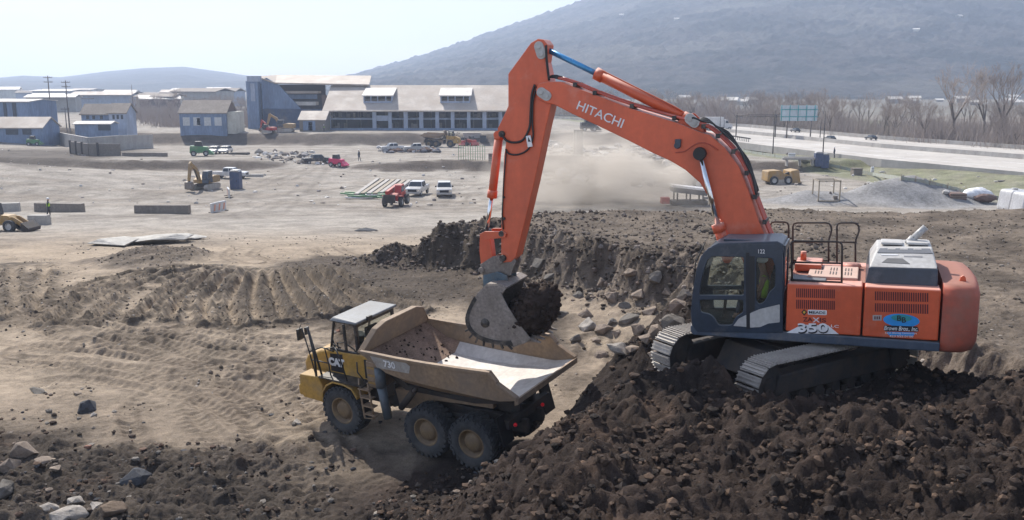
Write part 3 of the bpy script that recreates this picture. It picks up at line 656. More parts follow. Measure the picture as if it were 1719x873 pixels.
zt = 2.40
p1 = MB().prism([(.14, 1.36), (-1.32, 1.37), (-1.32, zt+.01), (.14, zt-.02)], .95, 1.49).build('service_door', M_or, ex, .035, 3)
p2 = MB().prism([(-1.36, 1.37), (-2.76, 1.385), (-2.76, zt+.02), (-1.36, zt+.01)], .95, 1.49).build('service_door', M_or, ex, .035, 3)
for par, cs, n in ((p1, [(1336, 484), (1402, 486), (1402, 501), (1336, 499)], 20), (p1, [(1336, 503), (1402, 505), (1402, 520), (1336, 518)], 20), (p2, [(1468, 489), (1559, 492), (1559, 507), (1468, 504)], 24), (p2, [(1468, 509), (1559, 511), (1559, 527), (1468, 523)], 24)): grille('vent_slots', cs, n, 1.49, par)
Yp = 1.492
MB().prism(EP([(1319, 559), (1346, 545), (1390, 546), (1408, 561)], Yp), Yp, Yp+.003).build('swoosh', M_white, p1)
face_text('350', (1340, 552), (1391, 552), .20, Yp+.006, M_blackdec, p1, bold=.05); face_text('350', (1339, 550), (1390, 550), .19, Yp+.010, M_white, p1, bold=.03)
face_text('LC', (1395, 547), (1408, 548), .055, Yp, M_white, p1, bold=.01)
face_text('ZA', (1348, 536), (1364, 536), .09, Yp+.002, M_maroon, p1, bold=.02); face_text('X', (1364, 537), (1376, 537), .10, Yp+.002, M_white, p1, bold=.02); face_text('IS', (1376, 537), (1387, 538), .09, Yp+.002, M_maroon, p1, bold=.02)
MB().prism(rounded(EP([(1356, 520), (1388, 521), (1388, 529), (1356, 528)], Yp), .02), Yp, Yp+.003).build('maker_plate', M_white, p1); face_text('MEADE', (1358, 524), (1386, 525), .055, Yp+.003, M_blackdec, p1, bold=.015)
MB().prism(EP([(1345, 524), (1350, 519), (1355, 524), (1350, 530)], Yp), Yp, Yp+.003).build('diamond_mark', M_blackdec, p1); MB().prism(EP([(1347.5, 524), (1350, 521.5), (1352.5, 524), (1350, 527)], Yp), Yp+.003, Yp+.005).build('diamond_centre', M_yel, p1)
x, z = E.sp(1513, 538, Yp); el = [(x+.335*math.cos(t), z+.135*math.sin(t)) for t in [2*math.pi*k/36 for k in range(36)]]
MB().prism(el, Yp, Yp+.003).build('oval_emblem', M_bluedec, p2); MB().prism([(x+.19*math.cos(t), z+.05+.07*math.sin(t)-.0) for t in [2*math.pi*k/20 for k in range(20)]], Yp+.003, Yp+.005).build('emblem_land', M_teal, p2)
face_text('B', (1506, 534), (1513, 534), .11, Yp+.006, M_blackdec, p2, bold=.01); face_text('B', (1514, 537), (1521, 537), .11, Yp+.006, M_blackdec, p2, bold=.01)
mb = MB(); mb.prism(rounded(EP([(1483, 546), (1541, 548), (1543, 557), (1484, 556)], Yp), .05), Yp+.003, Yp+.005); mb.build('sign_backing', M_blackdec, p2)
mb = MB(); mb.prism(rounded(EP([(1488, 557), (1536, 558), (1534, 564), (1492, 563)], Yp), .03), Yp+.001, Yp+.002); mb.build('sign_backing', M_bluedec, p2)
face_text('Brown Bros., Inc.', (1484, 551), (1541, 553), .10, Yp+.006, M_white, p2, bold=.012, shear=.25); face_text('Earth Moving Contractors', (1486, 559), (1539, 560), .045, Yp+.004, M_white, p2, bold=.012); face_text('423.555.0100', (1493, 564), (1533, 565), .04, Yp+.003, M_white, p2, bold=.012)
MB().prism(EP([(1465, 529), (1480, 529), (1480, 538), (1465, 538)], Yp), Yp, Yp+.003).build('notice_plate', M_lgrey, p2); grille('notice_print', [(1467, 531), (1478, 531), (1478, 536), (1467, 536)], 3, Yp+.002, p2)
MB().prism([(.14, 1.36), (-2.76, 1.38), (-2.76, 2.36), (.14, 2.34)], -1.48, -.95).build('side_body', M_or, ex, .035, 3)
MB().prism([(.14, 1.4), (-2.76, 1.4), (-2.76, 2.38), (.14, 2.36)], -.93, .93).build('engine_bay', M_or2, ex, .02)
cwp = [(-2.80, 1.5), (-3.15, 1.5), (-3.35, 1.45), (-3.46, 1.3), (-3.52, .8), (-3.55, 0), (-3.52, -.8), (-3.46, -1.3), (-3.35, -1.45), (-3.15, -1.5), (-2.80, -1.5)]
mb = MB(); lay = [(1.15, -.16), (1.2, -.07), (1.4, 0), (2.25, 0), (2.42, -.04), (2.5, -.12), (2.52, -.3)]
vs = []; sc = lambda p, o: (p[0]+(-o if p[0] < -2.9 else 0), p[1]*(1+o*.5), )
for z, o in lay: vs += [(*sc(p, o), z) for p in cwp]
n = len(cwp); mb.add(vs, [(j*n+i, j*n+i+1, (j+1)*n+i+1, (j+1)*n+i) for j in range(len(lay)-1) for i in range(n-1)], True); mb.add(vs[:n], [tuple(range(n))]); mb.add(vs[-n:], [tuple(range(n))]); mb.add([vs[k*n+e] for k in range(len(lay)) for e in (0, n-1)], [tuple([2*k for k in range(len(lay))]+[2*k+1 for k in range(len(lay)-1, -1, -1)])])
cw = mb.build('counterweight', M_or2, ex)
for s in (1,):
    mb = MB().prism([(-3.10, 2.46), (-3.25, 2.46), (-3.22, 2.6), (-3.18, 2.64), (-3.13, 2.6)], s*.95-.03, s*.95+.03); mb.build('lifting_eye', M_or, cw, .01)
# cab
Yc = 1.47; Yi = .42
out_ = EP([(1172, 556), (1163, 545), (1161, 525), (1164, 490), (1171, 450), (1178, 430), (1190, 417), (1210, 411), (1300, 410), (1313, 414), (1314, 557)], Yc)
w1 = rounded(EP([(1173, 496), (1178, 465), (1188, 434), (1196, 429), (1250, 430), (1250, 496)], Yc), .05)
w2 = rounded(EP([(1183, 502), (1249, 502), (1249, 524), (1236, 532), (1230, 546), (1206, 546), (1198, 532), (1190, 527), (1176, 524), (1174, 502)], Yc), .06)
w3 = rounded(EP([(1269, 431), (1298, 432), (1303, 450), (1302, 482), (1293, 490), (1283, 508), (1274, 511), (1269, 505)], Yc), .06)
cb = plate('cab', out_, [w1, w2, w3], Yc, .07, M_navy, ex, .012)
w4 = rounded(EP([(1183, 502), (1249, 502), (1249, 535), (1185, 535)], Yc), .05)
plate('cab_far_wall', out_, [w1, w4, w3], Yi, .06, M_navy, cb, .01)
for Y, nm in ((Yc, 'window_pane'), (Yi, 'window_pane')):
    for w in ((w1, w2, w3) if Y == Yc else (w1, w4, w3)): MB().prism(w, Y-.006, Y+.006).build(nm, M_glass, cb)
o0 = out_
roof = EP([(1180, 424), (1190, 416), (1208, 408), (1300, 406), (1317, 409), (1320, 419), (1300, 412), (1210, 413)], Yc)
zr = [E.sp(1180, 424, Yc), E.sp(1198, 411, Yc), E.sp(1305, 409, Yc), E.sp(1316, 416, Yc)]
mb = MB(); mb.prism([(zr[0][0], zr[0][1]-.04), (zr[1][0]+.02, zr[1][1]-.02), (zr[1][0]-.1, zr[1][1]+.05), (zr[2][0], zr[2][1]+.06), (zr[2][0]-.12, zr[2][1]+.0), (zr[3][0], zr[3][1]-.1), (zr[2][0], zr[2][1]-.06), (zr[1][0], zr[1][1]-.06)], Yi-.04, Yc+.045); rf = mb.build('cab_roof', M_navy, cb, .03, 3)
MB().box(((zr[1][0]+zr[2][0])/2+.1, (Yi+Yc)/2, zr[1][1]+.08), (.75, .7, .07)).build('roof_hatch', M_navy, rf, .025)
# windscreen between the two walls, rear pane, floor
fr_ = out_[0:8]
mb = MB(); 
for a, b in zip(fr_[1:6], fr_[2:7]): mb.add([(a[0], Yi+.03, a[1]), (a[0], Yc-.03, a[1]), (b[0], Yc-.03, b[1]), (b[0], Yi+.03, b[1])], [(0, 1, 2, 3)])
mb.build('windscreen', M_glass, cb, fix=False)
mb = MB(); xr_ = out_[-1][0]; mb.box((xr_+.03, (Yi+Yc)/2, 1.75), (.05, Yc-Yi-.06, .8)); mb.box((xr_+.03, (Yi+Yc)/2, 3.08), (.05, Yc-Yi-.06, .16))
for y in (Yi+.06, Yc-.08): mb.box((xr_+.03, y, 2.6), (.05, .08, 1.0))
mb.build('cab_rear_wall', M_navy, cb, .01); MB().box((xr_+.03, (Yi+Yc)/2, 2.57), (.01, Yc-Yi-.2, .86)).build('window_pane', M_glass, cb)
MB().box((1.1, (Yi+Yc)/2, 1.42), (1.95, Yc-Yi-.06, .1)).build('cab_floor', M_seat, cb)
mb = MB(); mb.prism(rounded(EP([(1231, 547), (1240, 535), (1256, 527), (1256, 549)], Yc+.05), .02), Yc+.045, Yc+.052); mb.prism(rounded(EP([(1259, 526), (1275, 519), (1309, 511), (1309, 541), (1290, 543), (1276, 549), (1259, 550)], Yc+.05), .02), Yc+.045, Yc+.052); mb.build('side_flash', M_lgrey, cb)
MB().prism(EP([(1252, 424), (1258, 424), (1259, 552), (1253, 552)], Yc+.05), Yc+.044, Yc+.056).build('door_seam', M_blackdec, cb)
MB().prism(EP([(1258, 430), (1267, 430), (1267, 520), (1258, 526)], Yc+.05), Yc+.044, Yc+.05).build('pillar_trim', M_black, cb)
mb = MB(); mb.box((E.sp(1247, 474, Yc)[0], Yc+.07, E.sp(1247, 474, Yc)[1]), (.05, .04, .1)); mb.build('door_handle', M_black, cb, .01)
face_text('122', (1273, 422), (1284, 422), .085, Yc+.055, M_white, cb, bold=.01)
mb = MB(); a_ = E.sp(1170, 450, Yc)
for dz in (.28,): mb.tube([(1.98, Yc-.05, a_[1]-.15), (2.1, Yc+.05, a_[1]+.02), (2.42, Yc+.1, a_[1]+.04), (2.5, Yc+.1, a_[1]-.12)], .012, 6)
mb.tube([(2.02, .5, 1.5), (2.25, .45, 2.0), (2.22, .45, 2.5), (2.0, .5, 3.0)], .014, 6)
mb.build('mirror_bracket', M_black, cb)
mb = MB(); mb.box((.72, .95, 1.75), (.5, .5, .16)); mb.box((.48, .95, 2.15), (.14, .5, .72), M=Matrix.Rotation(R(-8), 3, 'Y')); mb.box((.42, .95, 2.58), (.1, .28, .18)); mb.box((.7, .95, 1.58), (.35, .35, .2)); mb.build('driver_seat', M_seat, cb, .04)
mb = MB(); 
for y in (.66, 1.22): mb.box((.95, y, 1.9), (.35, .12, .1)); mb.cyl((1.08, y, 1.93), (1.14, y, 2.12), .025)
mb.cyl((1.5, .8, 1.45), (1.45, .8, 1.95), .02); mb.cyl((1.5, 1.05, 1.45), (1.45, 1.05, 1.95), .02); mb.build('control_levers', M_black, cb, .01)
# handrails
def rails(name, groups, r=.022):
    mb = MB()
    for Y, pts in groups:
        q = [offs(p, Y) for p in pts]
        out = [q[0]]
        for i in range(1, len(q)-1):
            a, b, c_ = map(Vector, (q[i-1], q[i], q[i+1])); k = .09
            for t in (0, .5, 1):
                out.append((b+(a-b).normalized()*min(k, (a-b).length*.4))*(1-t)**2+b*2*t*(1-t)+(b+(c_-b).normalized()*min(k, (c_-b).length*.4))*t*t)
        out.append(q[-1]); mb.tube(out, r, 7)
    return mb.build(name, M_frame, ex)
rails('handrail', [(1.25, [(1330, 474), (1328, 404), (1414, 406), (1413, 476)]), (1.25, [(1330, 440), (1413, 442)]), (1.25, [(1330, 470), (1413, 474)])])
rails('handrail', [(-.9, [(1331, 440), (1331, 374), (1393, 374), (1397, 386), (1391, 402), (1391, 440)]), (-.9, [(1331, 406), (1391, 406)]), (-.9, [(1331, 437), (1391, 438)])])
rails('handrail', [(-.9, [(1405, 440), (1405, 374), (1440, 374), (1443, 388), (1436, 402), (1436, 440)]), (-.9, [(1405, 406), (1436, 407)])])
rails('handrail', [(-.9, [(1290, 400), (1294, 372), (1324, 373), (1324, 440)])])
mb = MB(); mb.box((-.18, -.3, 2.47), (.55, .9, .16)); mb.build('tool_box', M_or, ex, .02)
for x in (-.62, -.98, -1.3 ): pass
mb = MB(); mb.box((-.72, .28, 2.42), (1.0, 1.3, .07)); h_ = mb.build('deck_cover', paint('dusty_cover', (.60, .33, .26), .5, dirt=.3, updust=.6, dcol=(.5, .40, .34)), ex, .02)
mb = MB()
for bx in (-.42, -.72, -1.02):
    for k in range(3):
        for yy in (.05, .5): mb.box((bx+.06*k-.06, yy, 2.457), (.022, .32, .006))
mb.build('cover_slots', M_frame, h_)
mb = MB().cyl((-.05, -.35, 2.54), (-.05, -.35, 2.75), .07, .06); mb.build('filler_cap', M_or, ex)
mb = MB().lathe([(0, .08), (.17, .07), (.2, 0)], (-1.08, -.55, 2.42), 'Z', 16); mb.build('pressure_cap', M_or, ex)
MB().box((-.25, .95, 2.40), (.7, .5, .05)).build('deck_step', M_navy2, ex, .01)
# engine hood
lo = [(-1.36, 1.13, 2.38), (-2.72, 1.13, 2.38), (-2.72, -1.1, 2.38), (-1.36, -1.1, 2.38)]; mi = [(-1.42, 1.1, 2.73), (-2.7, 1.1, 2.76), (-2.7, -1.05, 2.76), (-1.42, -1.05, 2.73)]
hi_ = [(-1.56, .42, 3.02), (-2.62, .42, 3.06), (-2.62, -.75, 3.06), (-1.56, -.75, 3.02)]
eh = MB().hexa(lo, mi).build('engine_hood', M_navy, ex, .02); MB().hexa([(a, b, c_+.004) for a, b, c_ in mi], hi_).build('hood_top', M_lgrey, eh, .03, 3)
def onslope(t, u): # t along X 0..1, u up the slope 0..1
    a = Vector(mi[0]).lerp(Vector(mi[1]), t); b = Vector(hi_[0]).lerp(Vector(hi_[1]), t); return a.lerp(b, u)
def slopatch(name, pts, m, th=.012):
    nrm = (onslope(1, 0)-onslope(0, 0)).cross(onslope(0, 1)-onslope(0, 0)).normalized(); nrm = nrm if nrm.z > 0 else -nrm
    q = [onslope(*p) for p in pts]; n = len(q); mb = MB(); vs = [v+nrm*.004 for v in q]+[v+nrm*th for v in q]
    mb.add(vs, [tuple(range(n)), tuple(range(n, 2*n))]+[(i, (i+1) % n, (i+1) % n+n, i+n) for i in range(n)]); mb.build(name, m, eh)
slopatch('hood_band', [(.04, .74), (.98, .74), (.95, .98), (.06, .98)], M_navy)
for t in (.2, .42, .66): slopatch('band_light', [(t, .9), (t+.14, .9), (t+.14, .96), (t, .96)], M_lgrey, .018)
slopatch('hood_vent', [(.17, .24), (.6, .20), (.48, .46), (.24, .46)], plain('grey_mesh', (.12, .12, .125), .7))
slopatch('grab_slot', [(.5, .55), (.8, .55), (.8, .6), (.5, .6)], plain('grey_slot', (.25, .25, .26), .7)); slopatch('grab_slot', [(.12, .62), (.4, .62), (.4, .66), (.12, .66)], M_white)
mb = MB(); mb.box((-1.85, -.1, 3.08), (.42, .5, .05)); mb.box((-2.35, -.1, 3.1), (.42, .5, .05)); mb.build('hood_lid', M_lgrey, eh, .015)
A = Vector((-2.22, -.2, 3.08)); mb = MB().cyl(A+Vector((.05, 0, -.05)), A+Vector((-.06, 0, .1)), .085); mb.cyl(A+Vector((-.03, 0, .05)), A+Vector((-.28, 0, .33)), .075); mb.build('exhaust_pipe', M_lgrey, eh)
# operator in the cab
def figure(name, joints, edges, m, parent, root=0):
    import bmesh
    me = bpy.data.meshes.new(name); me.from_pydata([j[:3] for j in joints], edges, []); o = bpy.data.objects.new(name, me); COL.objects.link(o)
    md = o.modifiers.new('skin', 'SKIN'); me.skin_vertices or None
    bm = bmesh.new(); bm.from_mesh(me); ly = bm.verts.layers.skin.verify(); bm.verts.ensure_lookup_table()
    for i, v in enumerate(bm.verts): r = joints[i][3]; v[ly].radius = (r, joints[i][4] if len(joints[i]) > 4 else r); v[ly].use_root = i == root
    bm.to_mesh(me); bm.free(); md.use_smooth_shade = True
    s = o.modifiers.new('sub', 'SUBSURF'); s.levels = s.render_levels = 1
    me.materials.append(m)
    if parent: o.parent = parent
    return o
pc = empty('person', mtx=E.mat(), label='operator in a lime vest sitting inside the excavator cab', cat='person')
figure('body', [(.68, .95, 1.9, .15, .11), (.64, .95, 2.15, .14, .11), (.66, .95, 2.38, .15, .1), (.68, .95, 2.5, .06), (.72, .95, 2.62, .08, .09), (.73, .95, 2.72, .075, .085),
 (.95, .85, 1.92, .085), (1.12, .85, 1.9, .065), (1.18, .85, 1.5, .045), (1.3, .85, 1.48, .04), (.95, 1.06, 1.92, .085), (1.12, 1.06, 1.9, .065), (1.18, 1.06, 1.5, .045), (1.3, 1.06, 1.48, .04),
 (.66, .76, 2.36, .065), (.72, .70, 2.12, .05), (.98, .70, 2.1, .035), (1.06, .68, 2.12, .035), (.66, 1.14, 2.36, .065), (.72, 1.2, 2.12, .05), (.98, 1.2, 2.1, .035), (1.06, 1.22, 2.12, .035)],
 [(0, 1), (1, 2), (2, 3), (3, 4), (4, 5), (0, 6), (6, 7), (7, 8), (8, 9), (0, 10), (10, 11), (11, 12), (12, 13), (2, 14), (14, 15), (15, 16), (16, 17), (2, 18), (18, 19), (19, 20), (20, 21)], M_skin, pc)
figure('vest', [(.68, .95, 1.88, .17, .13), (.64, .95, 2.15, .165, .13), (.66, .95, 2.38, .17, .12), (.66, .80, 2.37, .085), (.66, 1.1, 2.37, .085)], [(0, 1), (1, 2), (2, 3), (2, 4)], M_hiviz, pc)
figure('trousers', [(.68, .95, 1.86, .16, .12), (.95, .85, 1.92, .1), (1.12, .85, 1.9, .08), (1.18, .85, 1.55, .06), (.95, 1.06, 1.92, .1), (1.12, 1.06, 1.9, .08), (1.18, 1.06, 1.55, .06)], [(0, 1), (1, 2), (2, 3), (0, 4), (4, 5), (5, 6)], M_jean, pc)
MB().ell((.72, .95, 2.76), (.13, .11, .09)).build('hard_hat', M_white, pc)

# undercarriage
UM = Matrix.Rotation(R(-148.5), 4, 'Z'); UM.translation = Vector((6.06, 19.79, 7.56))
rel = E.mat().inverted() @ UM
def upart(mb, name, m, par=ex, bev=0):
    o = mb.build(name, m, None, bev); o.parent = par; o.matrix_parent_inverse = Matrix.Identity(4)
    o.data.transform(rel); return o
mb = MB(); mb.box((0, 0, .72), (1.5, 1.9, .42)); mb.prism([(1.5, .35), (1.2, .9), (-1.2, .9), (-1.5, .35)], -.62, .62)
mb.cyl((0, 0, .85), (0, 0, 1.14), .62, n=28); upart(mb, 'carbody', M_frame, bev=.02)
def tpath(t, L=1.97, r=.5):  # perimeter of the track, lifted at the ends
    P = 4*L+2*math.pi*r; s = (t % 1)*P
    if s < 2*L: return (L-s, 2*r+.03, 0)
    s -= 2*L
    if s < math.pi*r: a = s/r; return (-L-r*math.sin(a), r+.03+r*math.cos(a), a)
    s -= math.pi*r
    if s < 2*L: return (-L+s, .03, math.pi)
    s -= 2*L; a = s/r; return (L+r*math.sin(a), r+.03-r*math.cos(a), math.pi+a)
for s in (1, -1):
    y = 1.295*s; mb = MB(); N = 46
    for i in range(N):
        x, z, a = tpath((i+.5)/N); M = Matrix.Rotation(-a, 3, 'Y')
        if s < 0: pass
        mb.box(Vector((x, y, z)), (.205, .6, .022), M=M)
        for dx in (-.085, -.01, .07): mb.box(Vector((x, y, z))+M @ Vector((dx, 0, .026)), (.018, .6, .035), M=M)
    tk = upart(mb, 'track', M_steel)
    mb = MB()
    for i in range(N):
        x, z, a = tpath((i)/N); M = Matrix.Rotation(-a, 3, 'Y')
        for dy in (-.1, .1): mb.box(Vector((x, y+dy, z))+M @ Vector((0, 0, -.07)), (.17, .045, .1), M=M)
    upart(mb, 'track_links', M_frame, tk)
    mb = MB(); mb.prism([(1.85, .3), (1.75, .72), (-1.6, .8), (-1.8, .3)], y-.17, y+.17); fr2 = upart(mb, 'track_frame', M_frame, bev=.03)
    for k in range(7): upart(MB().cyl((-1.5+.5*k, y-.14, .2), (-1.5+.5*k, y+.14, .2), .13, n=14), 'roller', M_frame, fr2)
    upart(MB().cyl((1.97, y-.09, .53), (1.97, y+.09, .53), .42, n=24).cyl((1.97, y-.14, .53), (1.97, y+.14, .53), .16), 'idler_wheel', M_frame, fr2)
    mb = MB().cyl((-1.97, y-.2, .53), (-1.97, y+.2, .53), .27, n=24)
    for k in range(11): a = 2*math.pi*k/11; mb.box((-1.97+.4*math.cos(a), y, .53+.4*math.sin(a)), (.12, .08, .1), M=Matrix.Rotation(-a, 3, 'Y'))
    mb.cyl((-1.97, y-.04, .53), (-1.97, y+.04, .53), .38, n=24); upart(mb, 'sprocket', M_frame, fr2)
# ================================================================ dump truck
M_cy = paint('yellow_paint', (.52, .31, .06), .5, dirt=.36, scale=1.8, var=.2, updust=.45, dcol=(.27, .20, .13))
M_cyd = paint('bed_paint', (.34, .24, .15), .65, dirt=.55, scale=1.3, var=.25, dcol=(.205, .16, .125), updust=.25)
M_liner = paint('scoured_steel', (.62, .60, .57), .45, .1, dirt=.22, scale=1.4, var=.14, dcol=(.36, .32, .28), bump=.03)
M_muddybed = earth('mud_on_steel', (.23, .16, .12), 3.5, .3, .02, .55, world=False)
M_tyre = paint('tyre_rubber', (.045, .05, .058), .85, dirt=.5, scale=2.5, var=.3, dcol=(.10, .095, .09))
M_rim = paint('rim_paint', (.27, .19, .10), .6, .1, dirt=.5, scale=4, dcol=(.16, .12, .09))
M_red = plain('red_lens', (.6, .01, .02), .3, emit=.1)
M_cabroof = paint('cab_roof_paint', (.14, .165, .20), .5, dirt=.3, updust=.2, dcol=(.28, .26, .23))
ty, tr = R(146.9), R(6)
Tf = Frame((0, 0, 0), ty); Yh = Vector((-math.sin(ty), math.cos(ty), 0)); Tf.Y = Yh*math.cos(tr)-Vector((0, 0, math.sin(tr))); Tf.Z = Tf.X.cross(Tf.Y)
Tf.o = at(790, 746, 5.75)-Tf.Y*1.15-Tf.Z*.65
TK = 1.072; TM = Matrix.Translation((0, 0, CH)) @ Matrix.Scale(TK, 4) @ Matrix.Translation((0, 0, -CH)) @ Tf.mat()
tk_ = empty('dump_truck', mtx=TM, label='muddy yellow articulated dump truck with six wheels being loaded under the bucket', cat='dump truck')
def TP(pts, Y): return Tf.poly(pts, Y)
def tyre_mesh(r=.65, w=.46, lugs=26):
    mb = MB(); mb.lathe([(.33, .5*w-.05), (.40, .5*w), (.55, .5*w+.015), (.605, .5*w-.02), (.63, .38*w), (.63, -.38*w), (.605, -.5*w+.02), (.55, -.5*w-.015), (.40, -.5*w), (.33, -.5*w+.05)], (0, 0, 0), 'Y', 40)
    for k in range(lugs):
        a = 2*math.pi*k/lugs
        for s in (-1, 1):
            aa = a+(math.pi/lugs if s > 0 else 0); M = Matrix.Rotation(-aa, 3, 'Y') @ Matrix.Rotation(R(28*s), 3, 'X')
            mb.box(Matrix.Rotation(-aa, 3, 'Y') @ Vector((.628, s*.24*w, 0)), (.055, .44*w, .085), M=M)
            mb.box(Matrix.Rotation(-aa, 3, 'Y') @ Vector((.60, s*.49*w, 0)), (.07, .05, .075), M=Matrix.Rotation(-aa, 3, 'Y'))
    return mb
def wheel(x, y, z, par):
    s = 1 if y > 0 else -1
    w = empty('wheel', (x, y, z)); w.parent = par
    t = tyre_mesh().build('tyre', M_tyre, w)
    mb = MB().lathe([(.34, .2*s), (.32, .19*s), (.30, .10*s), (.26, .08*s), (.24, .08*s), (.22, .15*s), (.16, .17*s), (.0, .18*s)], (0, 0, 0), 'Y', 28)
    for k in range(12): a = 2*math.pi*k/12; mb.cyl((.265*math.cos(a), .07*s, .265*math.sin(a)), (.265*math.cos(a), .11*s, .265*math.sin(a)), .016, n=6)
    mb.lathe([(.34, .2*s), (.36, .205*s), (.36, -.2*s)], (0, 0, 0), 'Y', 28); mb.build('rim', M_rim, w)
    return w
w0 = wheel(0, .93, .65, tk_)
for x, y in ((1.34, .93), (4.06, .93)): c2 = copy_tree(w0, tk_); c2.location = (x, y, .65); c2.matrix_parent_inverse = w0.matrix_parent_inverse
w1_ = wheel(0, -.93, .65, tk_)
for x, y in ((1.34, -.93), (4.06, -.93)): c2 = copy_tree(w1_, tk_); c2.location = (x, y, .65)
# chassis
mb = MB(); mb.box((.9, .33, 1.0), (4.0, .12, .34)); mb.box((.9, -.33, 1.0), (4.0, .12, .34)); 
for x in (0, 1.34): mb.cyl((x, -.75, .65), (x, .75, .65), .17); mb.ell((x, 0, .65), (.3, .32, .28))
mb.box((.67, .0, .95), (.9, 1.2, .2)); mb.box((.67, .52, .72), (1.2, .12, .16)); mb.box((.67, -.52, .72), (1.2, .12, .16)); mb.box((-.85, 0, 1.22), (.2, 1.8, .22)); mb.box((-.6, .3, 1.4), (.6, .1, .3)); mb.box((-.6, -.3, 1.4), (.6, .1, .3))
ch = mb.build('rear_chassis', M_frame, tk_, .015)
mb = MB(); mb.prism([(2.6, .85), (2.7, 1.3), (1.9, 1.42), (.6, 1.5), (-.3, 1.5), (-.3, 1.36), (.6, 1.3), (1.4, 1.22), (1.8, 1.0), (1.9, .85)], .42, .56); mb.prism([(2.6, .85), (2.7, 1.3), (1.9, 1.42), (.6, 1.5), (-.3, 1.5), (-.3, 1.36), (.6, 1.3), (1.4, 1.22), (1.8, 1.0), (1.9, .85)], -.56, -.42); mb.build('frame_rail', M_cyd, tk_, .015)
mb = MB().box((2.75, 0, .95), (.5, .5, .6)); mb.cyl((2.75, 0, .6), (2.75, 0, 1.3), .2); mb.build('hitch', M_frame, tk_, .02)
# bed
S_ = [(3.02, 2.5, 2.46, 2.44), (2.3, 2.5, 2.12, 2.04), (1.9, 2.5, 2.06, 1.84), (1.0, 2.53, 2.03, 1.80), (0, 2.58, 2.02, 1.83), (-.80, 2.63, 2.02, 1.92), (-.98, 2.45, 2.03, 1.94), (-1.46, 2.17, 2.14, 2.10)]
def sect(x, zr, zm, zf, k=1, up=0): return [(x, 1.27*k, zr+up), (x, 1.23*k, zm+up), (x, .98*k, zf+up), (x, -.98*k, zf+up), (x, -1.23*k, zm+up), (x, -1.27*k, zr+up)]
mb = MB(); vi = [p for s in S_ for p in sect(*s)]; vo = [p for s in S_ for p in [(a, b*1.035, c_-.05) for a, b, c_ in sect(*s)]]
m_ = len(S_); fs = lambda o: [(o+j*6+i, o+j*6+i+1, o+(j+1)*6+i+1, o+(j+1)*6+i) for j in range(m_-1) for i in range(5)]
N0 = len(vi); allv = vi+vo; F_ = fs(0)+fs(N0)
for e in (0, 5): F_ += [(j*6+e, (j+1)*6+e, N0+(j+1)*6+e, N0+j*6+e) for j in range(m_-1)]
for j in (0, m_-1): F_ += [(j*6+i, j*6+i+1, N0+j*6+i+1, N0+j*6+i) for i in range(5)]
bed = MB().add(allv, F_).build('bed', M_cyd, tk_, .012)
# top rails and ribs
mb = MB()
for s in (1, -1):
    q = [(x, zr) for x, zr, a, b in S_[:6]]
    for (xa, za), (xb, zb) in zip(q, q[1:]): mb.hexa([(xa, s*1.24, za-.03), (xa, s*1.35, za-.03), (xa, s*1.35, za+.05), (xa, s*1.24, za+.05)], [(xb, s*1.24, zb-.03), (xb, s*1.35, zb-.03), (xb, s*1.35, zb+.05), (xb, s*1.24, zb+.05)])
    mb.hexa([(-.80, s*1.24, 2.6), (-.80, s*1.37, 2.6), (-.80, s*1.37, 2.68), (-.8, s*1.24, 2.68)], [(-1.0, s*1.24, 2.4), (-1.0, s*1.37, 2.4), (-1.0, s*1.37, 2.48), (-1.0, s*1.24, 2.48)])
    mb.hexa([(-.99, s*1.24, 2.38), (-.99, s*1.36, 2.38), (-.99, s*1.36, 2.46), (-.99, s*1.24, 2.46)], [(-1.5, s*1.24, 2.1), (-1.5, s*1.36, 2.1), (-1.5, s*1.36, 2.2), (-1.5, s*1.24, 2.2)])
mb.build('bed_rail', M_cyd, bed, .012)
mb = MB().hexa([(-1.42, -1.33, 1.98), (-1.42, 1.33, 1.98), (-1.42, 1.33, 2.13), (-1.42, -1.33, 2.13)], [(-1.53, -1.33, 2.04), (-1.53, 1.33, 2.04), (-1.53, 1.33, 2.18), (-1.53, -1.33, 2.18)]); mb.build('rear_lip', M_cyd, bed, .012)
mb = MB(); mb.prism([(2.9, 2.38), (2.6, 1.75), (2.2, 1.5), (.9, 1.5), (.2, 1.62), (-.8, 1.72), (-1.2, 1.95), (-1.2, 1.85), (-.7, 1.58), (.2, 1.42), (2.3, 1.36), (2.85, 1.7), (3.05, 2.38)], -.62, .62); mb.build('bed_floor_frame', M_frame, bed, .01)
vl = [p for s in S_[1:] for p in [(a, b*.985, c_+.012) for a, b, c_ in sect(*s)][1:5]]; ml_ = m_-1
MB().add(vl, [(j*4+i, j*4+i+1, (j+1)*4+i+1, (j+1)*4+i) for j in range(1, ml_-1) for i in range(3)]).build('bed_liner', M_liner, bed)
vv = [(a, b*.99, c_+.014) for s in S_[:3] for a, b, c_ in sect(*s)[1:5]]
MB().add(vv, [(j*4+i, j*4+i+1, (j+1)*4+i+1, (j+1)*4+i) for j in range(2) for i in range(3)]).build('bed_front_slope', M_muddybed, bed)
